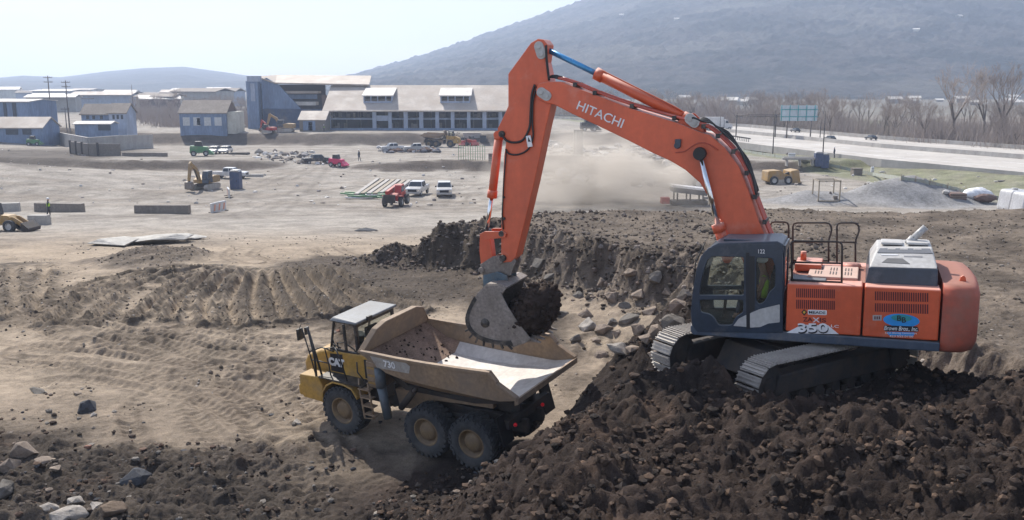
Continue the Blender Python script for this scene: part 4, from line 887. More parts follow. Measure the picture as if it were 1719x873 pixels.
# headboard and canopy
hbp = [(1.31, 2.46), (.92, 2.95), (.6, 3.06), (-.6, 3.06), (-.92, 2.95), (-1.31, 2.46)]
lean = lambda z: 3.0-(z-2.46)*.35
mb = MB(); v = [(lean(z), y, z) for y, z in hbp]; n = len(v); mb.add([(a-.035, b, c_) for a, b, c_ in v]+[(a+.035, b, c_) for a, b, c_ in v], [tuple(range(n)), tuple(range(n, 2*n))]+[(i, (i+1) % n, (i+1) % n+n, i+n) for i in range(n)])
hb_ = mb.build('headboard', M_cyd, bed, .01)
mb = MB()
for (ya, za), (yb, zb) in zip(hbp, hbp[1:]): mb.hexa([(lean(za)-.05, ya, za), (lean(za)+.12, ya, za), (lean(za)+.12, ya, za+.05), (lean(za)-.05, ya, za+.05)], [(lean(zb)-.05, yb, zb), (lean(zb)+.12, yb, zb), (lean(zb)+.12, yb, zb+.05), (lean(zb)-.05, yb, zb+.05)])
for y in (.9, .3, -.3, -.9): mb.box((3.05, y, 2.45), (.12, .07, .9), M=Matrix.Rotation(R(-15), 3, 'Y'))
mb.build('headboard_flange', M_cyd, hb_, .008)
# number patch on the side: worn light paint
sidez = lambda x, t: 2.5*(1-t)+2.12*t
pt = [(2.72, 2.47), (1.62, 2.50), (1.48, 2.40), (1.55, 2.2), (2.55, 2.17)]
mb = MB(); mb.add([(x, 1.272*1.035+.012-(2.5-z)*.11, z) for x, z in pt], [tuple(range(5))]); mb.build('worn_panel', paint('worn_white', (.42, .41, .39), .6, dirt=.3, dcol=(.24, .18, .12), scale=5), bed)
tx = text_part('730', M_white, bed, (2.12, 1.318, 2.33), (-1, 0, 0), (0, .12, 1), .17, bold=.006)
# hoist, tank, ladder
mb = MB().cyl((2.62, 1.0, .7), (2.75, 1.0, 1.55), .115, n=18); mb.cyl((2.75, 1.0, 1.5), (2.8, .95, 2.0), .13, n=18); mb.build('hoist_cylinder', paint('grey_blue_steel', (.12, .15, .18), .5, .1, dirt=.4), tk_)
mb = MB().cyl((2.35, .78, .95), (1.75, .95, 1.58), .085, n=14); mb.cyl((1.9, .9, 1.42), (1.6, 1.0, 1.72), .05); mb.build('suspension_strut', M_frame, tk_)
mb = MB(); 
for dy in (-.16, .16): mb.tube([(3.45, .98+dy*.3+.1, 1.62), (3.40, 1.1, 1.5), (3.28, 1.14, .62), (3.0, 1.14, .66)] if dy < 0 else [(3.1, 1.1, 1.6), (2.96, 1.14, .66)], .025, 6)
for k in range(4): mb.box((3.2-.05*k, 1.1, 1.42-.22*k), (.36, .18, .03))
mb.build('ladder', M_cyd, tk_)
# tractor: fender block, hood, cab
fb = MB(); fb.prism([(5.42, .78), (5.5, 1.1), (5.46, 1.42), (4.78, 1.46), (4.66, 1.2), (4.74, .76)], .70, 1.14); fb.prism([(5.42, .78), (5.5, 1.1), (5.46, 1.42), (4.78, 1.46), (4.66, 1.2), (4.74, .76)], -1.14, -.70); fb.build('front_fender', M_cy, tk_, .03, 3)
mb = MB()
arc_ = [(4.72, .8), (4.68, 1.1), (4.52, 1.3), (4.28, 1.43), (3.9, 1.43), (3.62, 1.36), (3.46, 1.12)]; inn_ = [(a*.96+4.06*.04, b-.05) for a, b in arc_]
for s in (1, -1): mb.prism(arc_+inn_[::-1], s*.64 if s > 0 else -1.16, 1.16 if s > 0 else -.64)
mb.build('wheel_arch', M_cy, tk_, .02)
mb = MB(); mb.prism([(5.72, .7), (5.85, 1.0), (5.84, 1.5), (5.7, 1.72), (5.2, 1.93), (4.7, 2.05), (4.7, .7)], -.58, .58); hd = mb.build('hood', M_cy, tk_, .09, 4)
mb = MB()
for k in range(7): mb.box((5.855, 0, 1.0+.07*k), (.02, .8, .03))
mb.build('grille', M_black, hd)
for y in (.72, -.72): MB().cyl((5.42, y*1.2, 1.2), (5.53, y*1.2, 1.2), .08).build('headlight', M_white, tk_)
mb = MB().box((5.6, 0, .85), (.35, 1.9, .3)); mb.build('front_bumper', M_cy, tk_, .05, 3)
MB().box((4.3, 0, 1.0), (1.9, .9, .5)).build('front_chassis', M_frame, tk_, .02)
mb = MB(); mb.prism([(4.72, 1.46), (3.3, 1.46), (3.28, 2.14), (4.66, 2.08)], -.76, .76); cab2 = mb.build('cab', M_cy, tk_, .03, 3)
MB().box((4.0, .95, 1.47), (1.5, .42, .04)).build('side_platform', M_dkmetal, tk_)
MB().prism([(4.66, 1.52), (4.2, 1.52), (4.2, 2.04), (4.63, 2.0)], .76, .766).build('badge_panel', M_blackdec, cab2); text_part('CAT', M_white, cab2, (4.43, .77, 1.78), (-1, 0, .02), (0, 0, 1), .19, bold=.02)
cx0, cx1 = 4.66, 3.68
sw = [(4.64, 2.1), (4.42, 2.93), (3.66, 2.93), (3.66, 2.1)]
hole = [(4.585, 2.15), (4.39, 2.89), (3.72, 2.89), (3.72, 2.15)]
for y in (.72, -.72):
    mb = MB()
    for k in range(4):
        a, b, c0, d0 = sw[k], sw[(k+1) % 4], hole[(k+1) % 4], hole[k]; mb.hexa([(a[0], y-.025, a[1]), (a[0], y+.025, a[1]), (d0[0], y+.025, d0[1]), (d0[0], y-.025, d0[1])], [(b[0], y-.025, b[1]), (b[0], y+.025, b[1]), (c0[0], y+.025, c0[1]), (c0[0], y-.025, c0[1])])
    mb.build('cab_side', M_dkmetal, cab2); MB().add([(p[0], y, p[1]) for p in hole], [(0, 1, 2, 3)]).build('window_pane', M_glass, cab2)
MB().box((4.08, .72, 2.5), (.05, .06, .72)).build('window_bar', M_dkmetal, cab2)
mb = MB()
for y in (.69, -.69): mb.box((3.68, y, 2.52), (.07, .07, .84))
mb.box((3.68, 0, 2.16), (.06, 1.4, .12)); mb.box((3.68, 0, 2.88), (.06, 1.4, .1)); mb.box((4.53, 0, 2.14), (.06, 1.4, .1)); mb.build('cab_frame', M_dkmetal, cab2, .01)
MB().add([(3.69, -.65, 2.22), (3.69, .65, 2.22), (3.69, .65, 2.83), (3.69, -.65, 2.83)], [(0, 1, 2, 3)]).build('window_pane', M_glass, cab2); MB().add([(4.60, -.7, 2.17), (4.60, .7, 2.17), (4.40, .7, 2.9), (4.40, -.7, 2.9)], [(0, 1, 2, 3)]).build('windscreen', M_glass, cab2)
mb = MB(); mb.hexa([(3.58, -.8, 2.92), (3.58, .8, 2.92), (3.56, .8, 3.0), (3.56, -.8, 3.0)], [(4.52, -.8, 2.92), (4.52, .8, 2.92), (4.44, .72, 3.02), (4.44, -.72, 3.02)]); cr = mb.build('cab_roof', M_cabroof, cab2, .07, 3)
MB().box((3.52, .35, 3.0), (.08, .16, .12)).build('roof_lamp', M_black, cr, .01)
mb = MB(); mb.box((4.0, .0, 2.05), (.45, .45, .12)); mb.box((3.82, 0, 2.35), (.1, .45, .6)); mb.cyl((4.35, 0, 2.1), (4.25, 0, 2.35), .16, .16); mb.build('driver_seat', M_seat, cab2, .03)
mb = MB(); mb.box((3.38, .76, 1.78), (.16, .04, .5)); mb.build('side_vent', M_black, cab2); mb = MB().box((3.05, .6, 1.75), (.4, .7, .7)); mb.build('air_box', M_cyd, tk_, .03)
mb = MB().box((3.0, .97, 1.55), (.34, .06, .04)); mb.box((3.0, .97, 1.75), (.34, .06, .04)); mb.box((3.0, .97, 1.95), (.34, .06, .04)); mb.build('air_box_guard', M_cy, tk_)
def trails(name, L_, r=.018):
    mb = MB()
    for q in L_: mb.tube(q, r, 6)
    return mb.build(name, M_black, tk_)
q3 = lambda px, py, Y: (Tf.sp(px, py, Y)[0], Y, Tf.sp(px, py, Y)[1])
trails('handrail', [[q3(533, 648, 1.1), q3(528, 600, 1.1), q3(516, 549, 1.05)], [q3(541, 632, 1.0), q3(530, 595, 1.0), q3(516, 549, 1.0)]], .028)
trails('handrail', [[q3(530, 629, .95), q3(519, 590, .95), q3(507, 552, .95)], [q3(519, 590, .95), q3(540, 583, .9), q3(560, 590, .85)], [q3(525, 604, .95), q3(552, 610, .9)], [q3(556, 634, .95), q3(552, 612, .95), q3(545, 585, .95), q3(562, 583, .9)], [q3(583, 640, 1.05), q3(570, 600, 1.0), q3(562, 583, .9)], [q3(599, 608, 1.0), q3(600, 625, 1.05), q3(612, 640, 1.1)]])
mb = MB(); x_, z_ = Tf.sp(505, 560, .95); mb.box((x_, .98, z_), (.05, .2, .3)); mb.box((x_-.02, .75, z_+.02), (.05, .14, .2)); mb.tube([(x_, .98, z_+.15), (x_, .9, z_+.25), (x_-.1, .7, z_+.2)], .012, 5); mb.build('mirror', M_black, tk_, .01)
for y in (.80, -.40): MB().lathe([(.0, .03), (.04, .02), (.045, -.02)], (-1.05, y, 1.22), 'Y', 12).build('tail_light', M_red, tk_); 
mb = MB()
for y in (.93, -.93): mb.prism([(-.75, 1.45), (-.78, 1.47), (-.95, .8), (-.92, .8)], y-.22, y+.22)
mb.build('mud_flap', M_black, tk_)

# ---------------------------------------------------------------- loads of soil
def lumps(name, base, n, seed, size=(.03, .1), m=None, parent=None, mtx=None, colr=(.05, .035, .028), F=None):
    """a heap: displaced body plus clods sitting in its skin"""
    rng = np.random.default_rng(seed); V = [np.array(base[0])]; Fc = [np.array(base[1])]; off = len(base[0])
    ico = [(0, 0, 1), (.9, 0, .3), (.28, .85, .3), (-.72, .53, .3), (-.72, -.53, .3), (.28, -.85, .3), (.72, .53, -.4), (-.28, .85, -.4), (-.9, 0, -.4), (-.28, -.85, -.4), (.72, -.53, -.4), (0, 0, -1)]
    tri = [(0, 1, 2), (0, 2, 3), (0, 3, 4), (0, 4, 5), (0, 5, 1), (1, 6, 2), (2, 7, 3), (3, 8, 4), (4, 9, 5), (5, 10, 1), (6, 7, 2), (7, 8, 3), (8, 9, 4), (9, 10, 5), (10, 6, 1), (11, 7, 6), (11, 8, 7), (11, 9, 8), (11, 10, 9), (11, 6, 10)]
    ico = np.array(ico); tri = np.array(tri)
    P = F(rng, n)
    for p in P:
        s = rng.uniform(*size)**1.0; q = ico*(1+rng.normal(0, .16, (12, 1)))*s*rng.uniform(.6, 1.2, 3); a = rng.uniform(0, 6.28); ca, sa = math.cos(a), math.sin(a)
        q = q @ np.array([[ca, -sa, 0], [sa, ca, 0], [0, 0, 1]]); V.append(q+p); Fc.append(tri+off); off += 12
    V = np.concatenate(V); Fc = np.concatenate(Fc); n1_ = perlin(V[:, 0]*2, V[:, 1]*2+V[:, 2]*2, seed)
    c = np.array(colr)[None]*(1+.5*n1_[:, None]); o = npmesh(name, V, Fc, m, c.clip(0, 1), True, parent)
    if mtx is not None: o.matrix_world = mtx
    return o
def blob(c, r, n=40, m=24, seed=1, amp=.15, M=None):
    vs = []; fs = []
    for j in range(m+1):
        for k in range(n):
            t = math.pi*j/m; a = 2*math.pi*k/n; vs.append((math.sin(t)*math.cos(a), math.sin(t)*math.sin(a), math.cos(t)))
    vs = np.array(vs); f = fbm(vs[:, 0]*2.2+vs[:, 2]*1.7, vs[:, 1]*2.2-vs[:, 2]*1.3, 5, seed, .6, 2)+.3*fbm(vs[:, 0]*5+vs[:, 2]*4, vs[:, 1]*5, 4, seed+5, .6, 2)
    vs = vs*(1+amp*f[:, None])*np.array(r); 
    if M is not None: vs = vs @ np.array(M).T
    vs = vs+np.array(c)
    for j in range(m):
        for k in range(n): a, b, c_, d = j*n+k, (j+1)*n+k, (j+1)*n+(k+1) % n, j*n+(k+1) % n; fs += [(a, b, c_), (a, c_, d)]
    return vs, fs
M_clod = earth('dark_clods', None, 5, .6, .03, .4, world=False)
bx, bz = E.sp(888, 523, 0); Mr = Matrix.Rotation(R(48), 3, 'Y')
bb = blob((bx-.08, 0, bz), (.84, .76, .50), seed=4, amp=.30, M=Mr)
o = lumps('soil_load', bb, 700, 5, (.02, .10), M_clod, F=lambda r, n: bb[0][r.integers(0, len(bb[0]), n)]*1.0, mtx=E.mat())
tag(o, 'dark wet soil heaped in the excavator bucket', 'soil')
def bedpts(r, n):
    x = 2.35+r.normal(0, .32, n); y = r.uniform(-1.0, 1.0, n); z = np.interp(x, [1.72, 2.0, 3.0], [1.84, 1.9, 2.44]); x = np.clip(x, 1.65, 2.9); y = np.clip(y, -.9, .9); return np.stack([x, y, z+.01], 1)
o = lumps('soil_clods', (np.zeros((0, 3)), np.zeros((0, 3), int)), 70, 8, (.01, .045), M_clod, F=bedpts, mtx=TM); tag(o, 'clods of dark soil stuck to the front slope of the truck bed', 'soil', kind='stuff')
# ================================================================ roads and far buildings
M_conc = paint('concrete', (.42, .41, .39), .85, dirt=.35, scale=.7, dcol=(.30, .27, .24), var=.15)
M_concd = paint('stained_concrete', (.25, .225, .20), .9, dirt=.5, scale=.6, dcol=(.19, .165, .14), var=.25)
M_road = paint('highway_concrete', (.50, .48, .45), .9, dirt=.35, scale=.12, dcol=(.40, .38, .35), var=.1)
M_bwall = paint('blue_wall', (.21, .29, .44), .8, dirt=.25, scale=.4, dcol=(.18, .20, .25), var=.2, streak=True)
M_bwall2 = paint('pale_blue_wall', (.40, .47, .60), .8, dirt=.25, scale=.4, dcol=(.25, .25, .26), streak=True)
M_roofp = paint('pale_roof', (.50, .45, .40), .7, dirt=.5, scale=.25, dcol=(.40, .33, .27), var=.12, streak=True)
M_roofw = paint('white_roof', (.68, .66, .62), .7, dirt=.3, scale=.3, dcol=(.45, .41, .37), var=.1)
M_roofb = paint('weathered_shingle', (.33, .29, .25), .9, dirt=.5, scale=.5, dcol=(.22, .18, .15), var=.3)
M_brick = paint('old_brick', (.20, .13, .11), .9, dirt=.5, scale=.6, dcol=(.13, .10, .09), var=.3)
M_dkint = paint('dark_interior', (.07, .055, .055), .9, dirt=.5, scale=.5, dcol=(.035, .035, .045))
M_win = plain('dark_window', (.03, .04, .055), .2)
M_winp = plain('pale_boards', (.55, .56, .56), .8)
M_cream = paint('cream_wall', (.62, .62, .55), .8, dirt=.3, scale=.5)
M_wood = paint('weathered_wood', (.36, .32, .25), .85, dirt=.4, scale=2, streak=True)
M_pole = paint('pole', (.16, .14, .13), .85, dirt=.3)
def W(px, py, Y): return atd(px, py, Y)
def plbox(mb, x0, x1, yt, yb, Y, dep, zb=None):
    a = W(x0, yb, Y); b = W(x1, yt, Y); zb = a.z if zb is None else zb
    mb.box(((a.x+b.x)/2, Y+dep/2, (zb+b.z)/2), (b.x-a.x, dep, b.z-zb)); return mb
def thing(name, label, cat, px=None, py=None, Y=None, group=None, loc=None):
    p = loc if loc is not None else W(px, py, Y); o = empty(name, label=label, cat=cat, group=group); o['_'] = 0; del o['_']; return o
def gable(mb, x0, x1, y0, y1, ze, zr, along='X', ov=.4, th=.25):
    """pitched roof slabs"""
    if along == 'X':
        ym = (y0+y1)/2
        for a, b in ((y0-ov, ym), (y1+ov, ym)):
            z0 = ze-(zr-ze)*ov/(ym-y0); mb.hexa([(x0-ov, a, z0-th), (x1+ov, a, z0-th), (x1+ov, a, z0), (x0-ov, a, z0)], [(x0-ov, b, zr-th), (x1+ov, b, zr-th), (x1+ov, b, zr), (x0-ov, b, zr)])
    else:
        xm = (x0+x1)/2
        for a, b in ((x0-ov, xm), (x1+ov, xm)):
            z0 = ze-(zr-ze)*ov/(xm-x0); mb.hexa([(a, y0-ov, z0-th), (a, y1+ov, z0-th), (a, y1+ov, z0), (a, y0-ov, z0)], [(b, y0-ov, zr-th), (b, y1+ov, zr-th), (b, y1+ov, zr), (b, y0-ov, zr)])
    return mb

# highway
ne = [(2700, 428), (1900, 318), (1719, 289), (1480, 267), (1260, 241), (1160, 228), (1060, 216), (930, 204)]; fe = [(2700, 330), (1900, 264), (1719, 251), (1480, 234), (1260, 214), (1160, 207), (1060, 201), (930, 195)]
NE = [at(a, b, 1.5) for a, b in ne]; FE = [at(a, b, 1.5) for a, b in fe]
mb = MB()
for i in range(len(NE)-1):
    a, b, c_, d = NE[i], NE[i+1], FE[i+1], FE[i]; mb.hexa([(p.x, p.y, .1) for p in (a, b, c_, d)], [(p.x, p.y, 1.5) for p in (a, b, c_, d)])
hw = tag(mb.build('highway', M_road), kind='structure')
mb = MB()
for t in (.12, .31, .69, .88):
    for i in range(len(NE)-1):
        p = NE[i].lerp(FE[i], t); q = NE[i+1].lerp(FE[i+1], t); n = max(1, int((q-p).length/9)) if t in (.31, .69) else 1
        for k in range(n):
            u, v = p.lerp(q, k/n), p.lerp(q, (k+.4)/n if n > 1 else 1); mb.add([(u.x-.1, u.y, 1.504), (u.x+.1, u.y, 1.504), (v.x+.1, v.y, 1.504), (v.x-.1, v.y, 1.504)], [(0, 1, 2, 3)])
tag(mb.build('road_markings', M_white, fix=False), kind='structure')
mb = MB()
for i in range(len(FE)-1):
    a, b = FE[i], FE[i+1]; mb.hexa([(a.x, a.y, 1.3), (a.x+.4, a.y+.4, 1.3), (a.x+.3, a.y+.3, 2.3), (a.x+.1, a.y+.1, 2.3)], [(b.x, b.y, 1.3), (b.x+.4, b.y+.4, 1.3), (b.x+.3, b.y+.3, 2.3), (b.x+.1, b.y+.1, 2.3)])
tag(mb.build('concrete_barrier', M_conc), 'long concrete barrier wall along the far edge of the highway', 'barrier')
mb = MB()
for i in range(len(FE)-1):
    a, b = NE[i].lerp(FE[i], .5), NE[i+1].lerp(FE[i+1], .5); mb.hexa([(a.x-.25, a.y, 1.5), (a.x+.25, a.y, 1.5), (a.x+.08, a.y, 2.3), (a.x-.08, a.y, 2.3)], [(b.x-.25, b.y, 1.5), (b.x+.25, b.y, 1.5), (b.x+.08, b.y, 2.3), (b.x-.08, b.y, 2.3)])
tag(mb.build('median_barrier', M_conc), 'low concrete median running down the middle of the highway', 'barrier')

# long mill building with open bays
FY = 250.; t = empty('mill_building', label='long pale-roofed mill building with two roof dormers and open bays', cat='building')
gz0 = 1.6; xL = W(548, 218, FY).x; xR = W(872, 218, FY).x; ze = W(700, 183, FY).z; DEP = 26; zr = W(700, 143, FY+DEP/2).z
mb = MB()
cols = [(547, 554), (625.6, 631), (652, 657), (678, 684), (704, 710), (731, 736.5), (757, 762.5), (784, 789.5), (810, 816.5), (837, 843), (864, 872)]
for a, b in cols: plbox(MB(), a, b, 184, 216, FY, .8, gz0).build('pillar', M_bwall2, t)
mb = plbox(MB(), 547, 873, 215.5, 221, FY-.5, 2, 1.2); mb.build('base_wall', M_bwall, t)
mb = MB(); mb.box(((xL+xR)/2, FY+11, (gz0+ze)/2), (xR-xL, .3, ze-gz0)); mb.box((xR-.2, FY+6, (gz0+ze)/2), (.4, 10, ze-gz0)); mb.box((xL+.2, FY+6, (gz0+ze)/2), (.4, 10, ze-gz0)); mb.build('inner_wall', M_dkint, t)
z2 = W(700, 200, FY).z; mb = MB().box(((xL+xR)/2, FY+6, z2), (xR-xL-1, 9.5, .35))
plbox(mb, 631, 652, 194, 205, FY+.3, .3, W(640, 203, FY).z); mb.build('upper_floor', M_bwall2, t)
mb = MB(); rng = random.Random(3)
for k in range(46):
    x = rng.uniform(xL+1, xR-1); lv = rng.choice([gz0+.3, z2+.2]); h = rng.uniform(.3, 1.6); mb.box((x, FY+rng.uniform(2, 9), lv+h/2), (rng.uniform(.2, 1.6), .4, h))
for k in range(14): x = xL+1+k*(xR-xL-2)/13; mb.cyl((x, FY+4, gz0), (x, FY+4, ze), .15, n=6)
tag(mb.build('inner_clutter', M_concd, t), kind='stuff')
mb = gable(MB(), xL, xR, FY, FY+DEP, ze, zr, 'X', .8, .35); rf = mb.build('roof', M_roofp, t)
for (a, b) in ((610, 658), (739, 789)):
    yd = FY+3.2; A = W(a, 170, yd); B = W(b, 162, yd); zt_ = W(a, 161, yd).z; zb_ = W(a, 178, yd).z
    dr = MB(); dr.box(((A.x+B.x)/2, yd+3.5, (zb_+A.z)/2+.02), (B.x-A.x, 7, A.z-zb_)); 
    for x in (A.x+.15, B.x-.15): dr.box((x, yd+3.5, (A.z+zt_)/2), (.3, 7, zt_-A.z+.04))
    for q in (.26, .5, .78): dr.box((A.x+(B.x-A.x)*q, yd+.2, (A.z+zt_)/2), (.25, .3, zt_-A.z))
    d_ = dr.build('dormer', M_bwall2, rf); MB().hexa([(A.x-.4, yd-.4, zt_-.1), (B.x+.4, yd-.4, zt_-.1), (B.x+.4, yd-.4, zt_+.15), (A.x-.4, yd-.4, zt_+.15)], [(A.x-.4, yd+8, zt_+1.9), (B.x+.4, yd+8, zt_+1.9), (B.x+.4, yd+8, zt_+2.15), (A.x-.4, yd+8, zt_+2.15)]).build('dormer_roof', M_roofw, d_)
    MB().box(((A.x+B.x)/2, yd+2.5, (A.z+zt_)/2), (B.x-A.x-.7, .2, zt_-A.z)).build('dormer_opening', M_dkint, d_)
# tall shed behind it with a stepped gable and open side
GY = 262.; t = empty('tall_shed', label='tall blue-walled industrial shed with torn open roof left of the mill building', cat='building')
pg = [(436, 221), (436, 134.7), (447, 130.6), (466, 141), (484, 160), (505, 183), (505, 221)]
q = [W(a, b, GY) for a, b in pg]; mb = MB(); mb.prism([(p.x, p.z) for p in q], GY, GY+.6); mb.build('gable_wall', M_bwall, t)
mb = MB(); q = [W(a, b, GY+2) for a, b in [(447, 130.6), (466, 141), (536, 143), (620, 141), (620, 136), (560, 135)]]
z0 = q[0].z; mb.add([(q[0].x-2, GY-.4, z0), (q[1].x, GY-.4, W(466, 141, GY).z), (W(620, 141, GY).x, GY-.4, W(620, 144, GY).z), (W(620, 136, GY+10).x, GY+14, z0+.3), (q[0].x, GY+14, z0+.5)], [(0, 1, 2, 3, 4)]); o = mb.build('roof', M_roofp, t); md = o.modifiers.new('t', 'SOLIDIFY'); md.thickness = .4
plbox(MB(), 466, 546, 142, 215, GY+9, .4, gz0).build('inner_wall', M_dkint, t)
mb = plbox(MB(), 474, 533, 153, 158, GY+2, 5, W(500, 157, GY+2).z); mb.build('lower_roof', M_roofp, t); mb = plbox(MB(), 492, 530, 171, 178, GY+1, 4, W(500, 177, GY+1).z); mb.build('lean_roof', M_roofw, t)
mb = plbox(MB(), 480, 532, 158.5, 166, GY+4, .4, W(500, 166, GY+4).z); mb.build('side_wall', M_bwall, t)
mb = plbox(MB(), 440, 546, 183, 221, GY-1, 1, gz0-.4); mb.build('lower_wall', paint('navy_wall', (.07, .11, .2), .8, dirt=.3, scale=.3), t)
plbox(MB(), 541, 547, 160, 185, GY-3, 1.4, gz0).build('brick_pier', M_brick, t)
# tower
t = empty('tower', label='narrow blue-grey silo tower at the left end of the industrial shed', cat='tower'); TY = 258
plbox(MB(), 417, 432, 136, 221, TY, 2.6, gz0-.4).build('shaft', M_bwall, t); plbox(MB(), 414.5, 433.5, 127.5, 137, TY-.3, 3.2, W(420, 137, TY).z).build('head_box', M_bwall2, t); plbox(MB(), 421.5, 427, 140, 170, TY-.12, .2, W(420, 170, TY).z).build('panel', M_bwall2, t)
mb = MB(); a = W(436, 140, TY); mb.cyl((a.x, TY+1, gz0), (a.x, TY+1, a.z), .25, n=8); mb.build('downpipe', M_navy, t)
def house(label, x0, x1, yb, ye, yr, Y, dep, mwall, mroof, wins=(), name='house', gabm=None, doors=(), along='X', skew=0, cat='building', group=None):
    t = empty(name, label=label, cat=cat, group=group)
    a = W(x0, yb, Y); b = W(x1, yb, Y); z0 = min(a.z, gz(a.x, Y), gz(b.x, Y))-.3; zE = W(x0, ye, Y).z; zR = W(x0, yr, Y+dep/2).z
    mb = MB(); mb.box(((a.x+b.x)/2, Y+dep/2, (z0+zE)/2), (b.x-a.x, dep, zE-z0)); mb.build('wall', mwall, t)
    if along == 'X':
        mb = MB()
        for x in (a.x+.1, b.x-.1): mb.add([(x-.1, Y, zE), (x-.1, Y+dep, zE), (x-.1, Y+dep/2, zR-.2), (x+.1, Y, zE), (x+.1, Y+dep, zE), (x+.1, Y+dep/2, zR-.2)], [(0, 1, 2), (5, 4, 3), (0, 3, 4, 1), (1, 4, 5, 2), (2, 5, 3, 0)])
        mb.build('gable', gabm or mwall, t)
    else:
        xm = (a.x+b.x)/2; zR = W(x0, yr, Y).z; MB().prism([(a.x, zE), (b.x, zE), (xm, zR-.15)], Y+.02, Y+dep-.02).build('gable', gabm or mwall, t)
    gable(MB(), a.x, b.x, Y, Y+dep, zE, zR, along, .35, .2).build('roof', mroof, t)
    for (wx0, wx1, wy0, wy1, m) in wins: plbox(MB(), wx0, wx1, wy0, wy1, Y-.08, .12, W(wx0, wy1, Y).z).build('window', m, t)
    return t
hs = house('small blue-walled house with arched windows and a weathered hipped shingle roof', 303, 381, 224, 188, 168, 236, 9, M_bwall, M_roofb, [(307.5, 318, 197, 211, M_winp), (325, 335.5, 197, 211, M_winp), (343, 353.5, 197, 211, M_winp), (360.5, 371.5, 197, 211, M_winp), (331, 335.5, 198, 210, M_win)], gabm=M_brick)
a = W(381, 224, 236); MB().box((a.x+1.0, 237+3.5, (a.z+W(381, 189, 236).z)/2), (2.4, 7.4, W(381, 189, 236).z-a.z+.3)).build('side_wing', M_cream, hs)
house('little tan shed with a hipped roof and dark doorway beside the mill building', 503, 546, 220, 200, 186, 243, 9, M_concd, M_roofp, [(509, 529, 203, 219, M_bwall), (518, 524, 205, 219, M_win)], name='shed')
house('large blue metal warehouse at the left edge of the photo', -60, 52, 225, 170, 166, 225, 14, M_bwall, M_roofw, [(7, 10, 172, 196, M_navy), (22, 26, 172, 196, M_navy)], name='warehouse', along='X')
house('low blue building with a long pale roof at the far left', -60, 72, 232, 213, 196, 205, 8, M_bwall, M_roofp, [(10, 30, 217, 226, M_navy), (38, 52, 217, 226, M_navy),], name='warehouse')
house('pale blue house with small dark windows and a tan roof', 184, 213, 217, 188, 173, 222, 6, M_bwall2, M_roofb, [(189, 192, 193, 200, M_win), (196, 199, 193, 200, M_win), (203, 206, 193, 200, M_win)])
house('blue house wing with a tan roof behind the flat canopy', 138, 183, 215, 190, 174, 226, 6, M_bwall, M_roofb, [(145, 149, 194, 200, M_win), (155, 159, 194, 200, M_win), (168, 172, 194, 200, M_win)])
house('low open shelter with a flat white canopy roof in front of the blue house', 126, 186, 221, 207, 203, 214, 4, M_bwall, M_roofw, [(165, 185, 208, 219, M_navy)], name='shelter')
# town below the hills
rng = random.Random(21)
for k in range(26):
    px = rng.uniform(-10, 410); Y = rng.uniform(420, 900); a = at(px, 150, 0); g0 = ground_hit(px, 400)
    x = ray(px, 150).x*Y/ray(px, 150).y; wdt = rng.uniform(12, 34); h = rng.uniform(4, 9); z0 = float(terrain(np.array([x]), np.array([Y]), False)[0][0])-.3
    mw, mr = rng.choice([(M_conc, 'grey'), (M_bwall2, 'pale blue'), (M_brick, 'brick'), (M_cream, 'cream'), (M_bwall, 'blue')]), rng.choice([(M_roofw, 'white'), (M_roofw, 'white'), (M_roofp, 'tan'), (M_roofb, 'brown')])
    t = empty('town_building', (x, Y, z0), rng.uniform(-.4, .4), f'distant {mw[1]}-walled building with {mr[1]} roof in the town below the hills', 'building', f'far {mw[1]} buildings with {mr[1]} roofs')
    MB().box((0, 0, h/2), (wdt, rng.uniform(10, 18), h)).build('wall', mw[0], t)
    gable(MB(), -wdt/2, wdt/2, -8, 8, h, h+rng.uniform(.6, 2.5), 'X', .5, .3).build('roof', mr[0], t)
for k in range(26):   # houses at the foot of the mountain
    px = rng.choice([rng.uniform(860, 1300), rng.uniform(1020, 1300), rng.uniform(1500, 1719)]); py = rng.uniform(150, 168) if k > 8 else rng.uniform(90, 150); Y = rng.uniform(560, 740)
    if k > 8: x = ray(px, py).x*Y/ray(px, py).y; z0 = float(terrain(np.array([x]), np.array([Y]), False)[0][0])
    else:
        X_, Y_, Z_ = MG; i = rng.randrange(60, 230); j = int((px-520)/(2700-520)*619); x, Y, z0 = X_[i, j], Y_[i, j], Z_[i, j]
    s = rng.uniform(.4, .8) if k > 8 else .6; t = empty('hillside_house', (x, Y, z0-.5), rng.uniform(-.5, .5), 'pale distant house on the foot of the mountain', 'house', 'far houses below and on the mountain')
    MB().box((0, 0, 2.5*s), (12*s, 9*s, 5*s)).build('wall', rng.choice([M_cream, M_conc]), t); gable(MB(), -6*s, 6*s, -4.5*s, 4.5*s, 5*s, 7*s, 'X', .5, .3).build('roof', M_roofw, t)

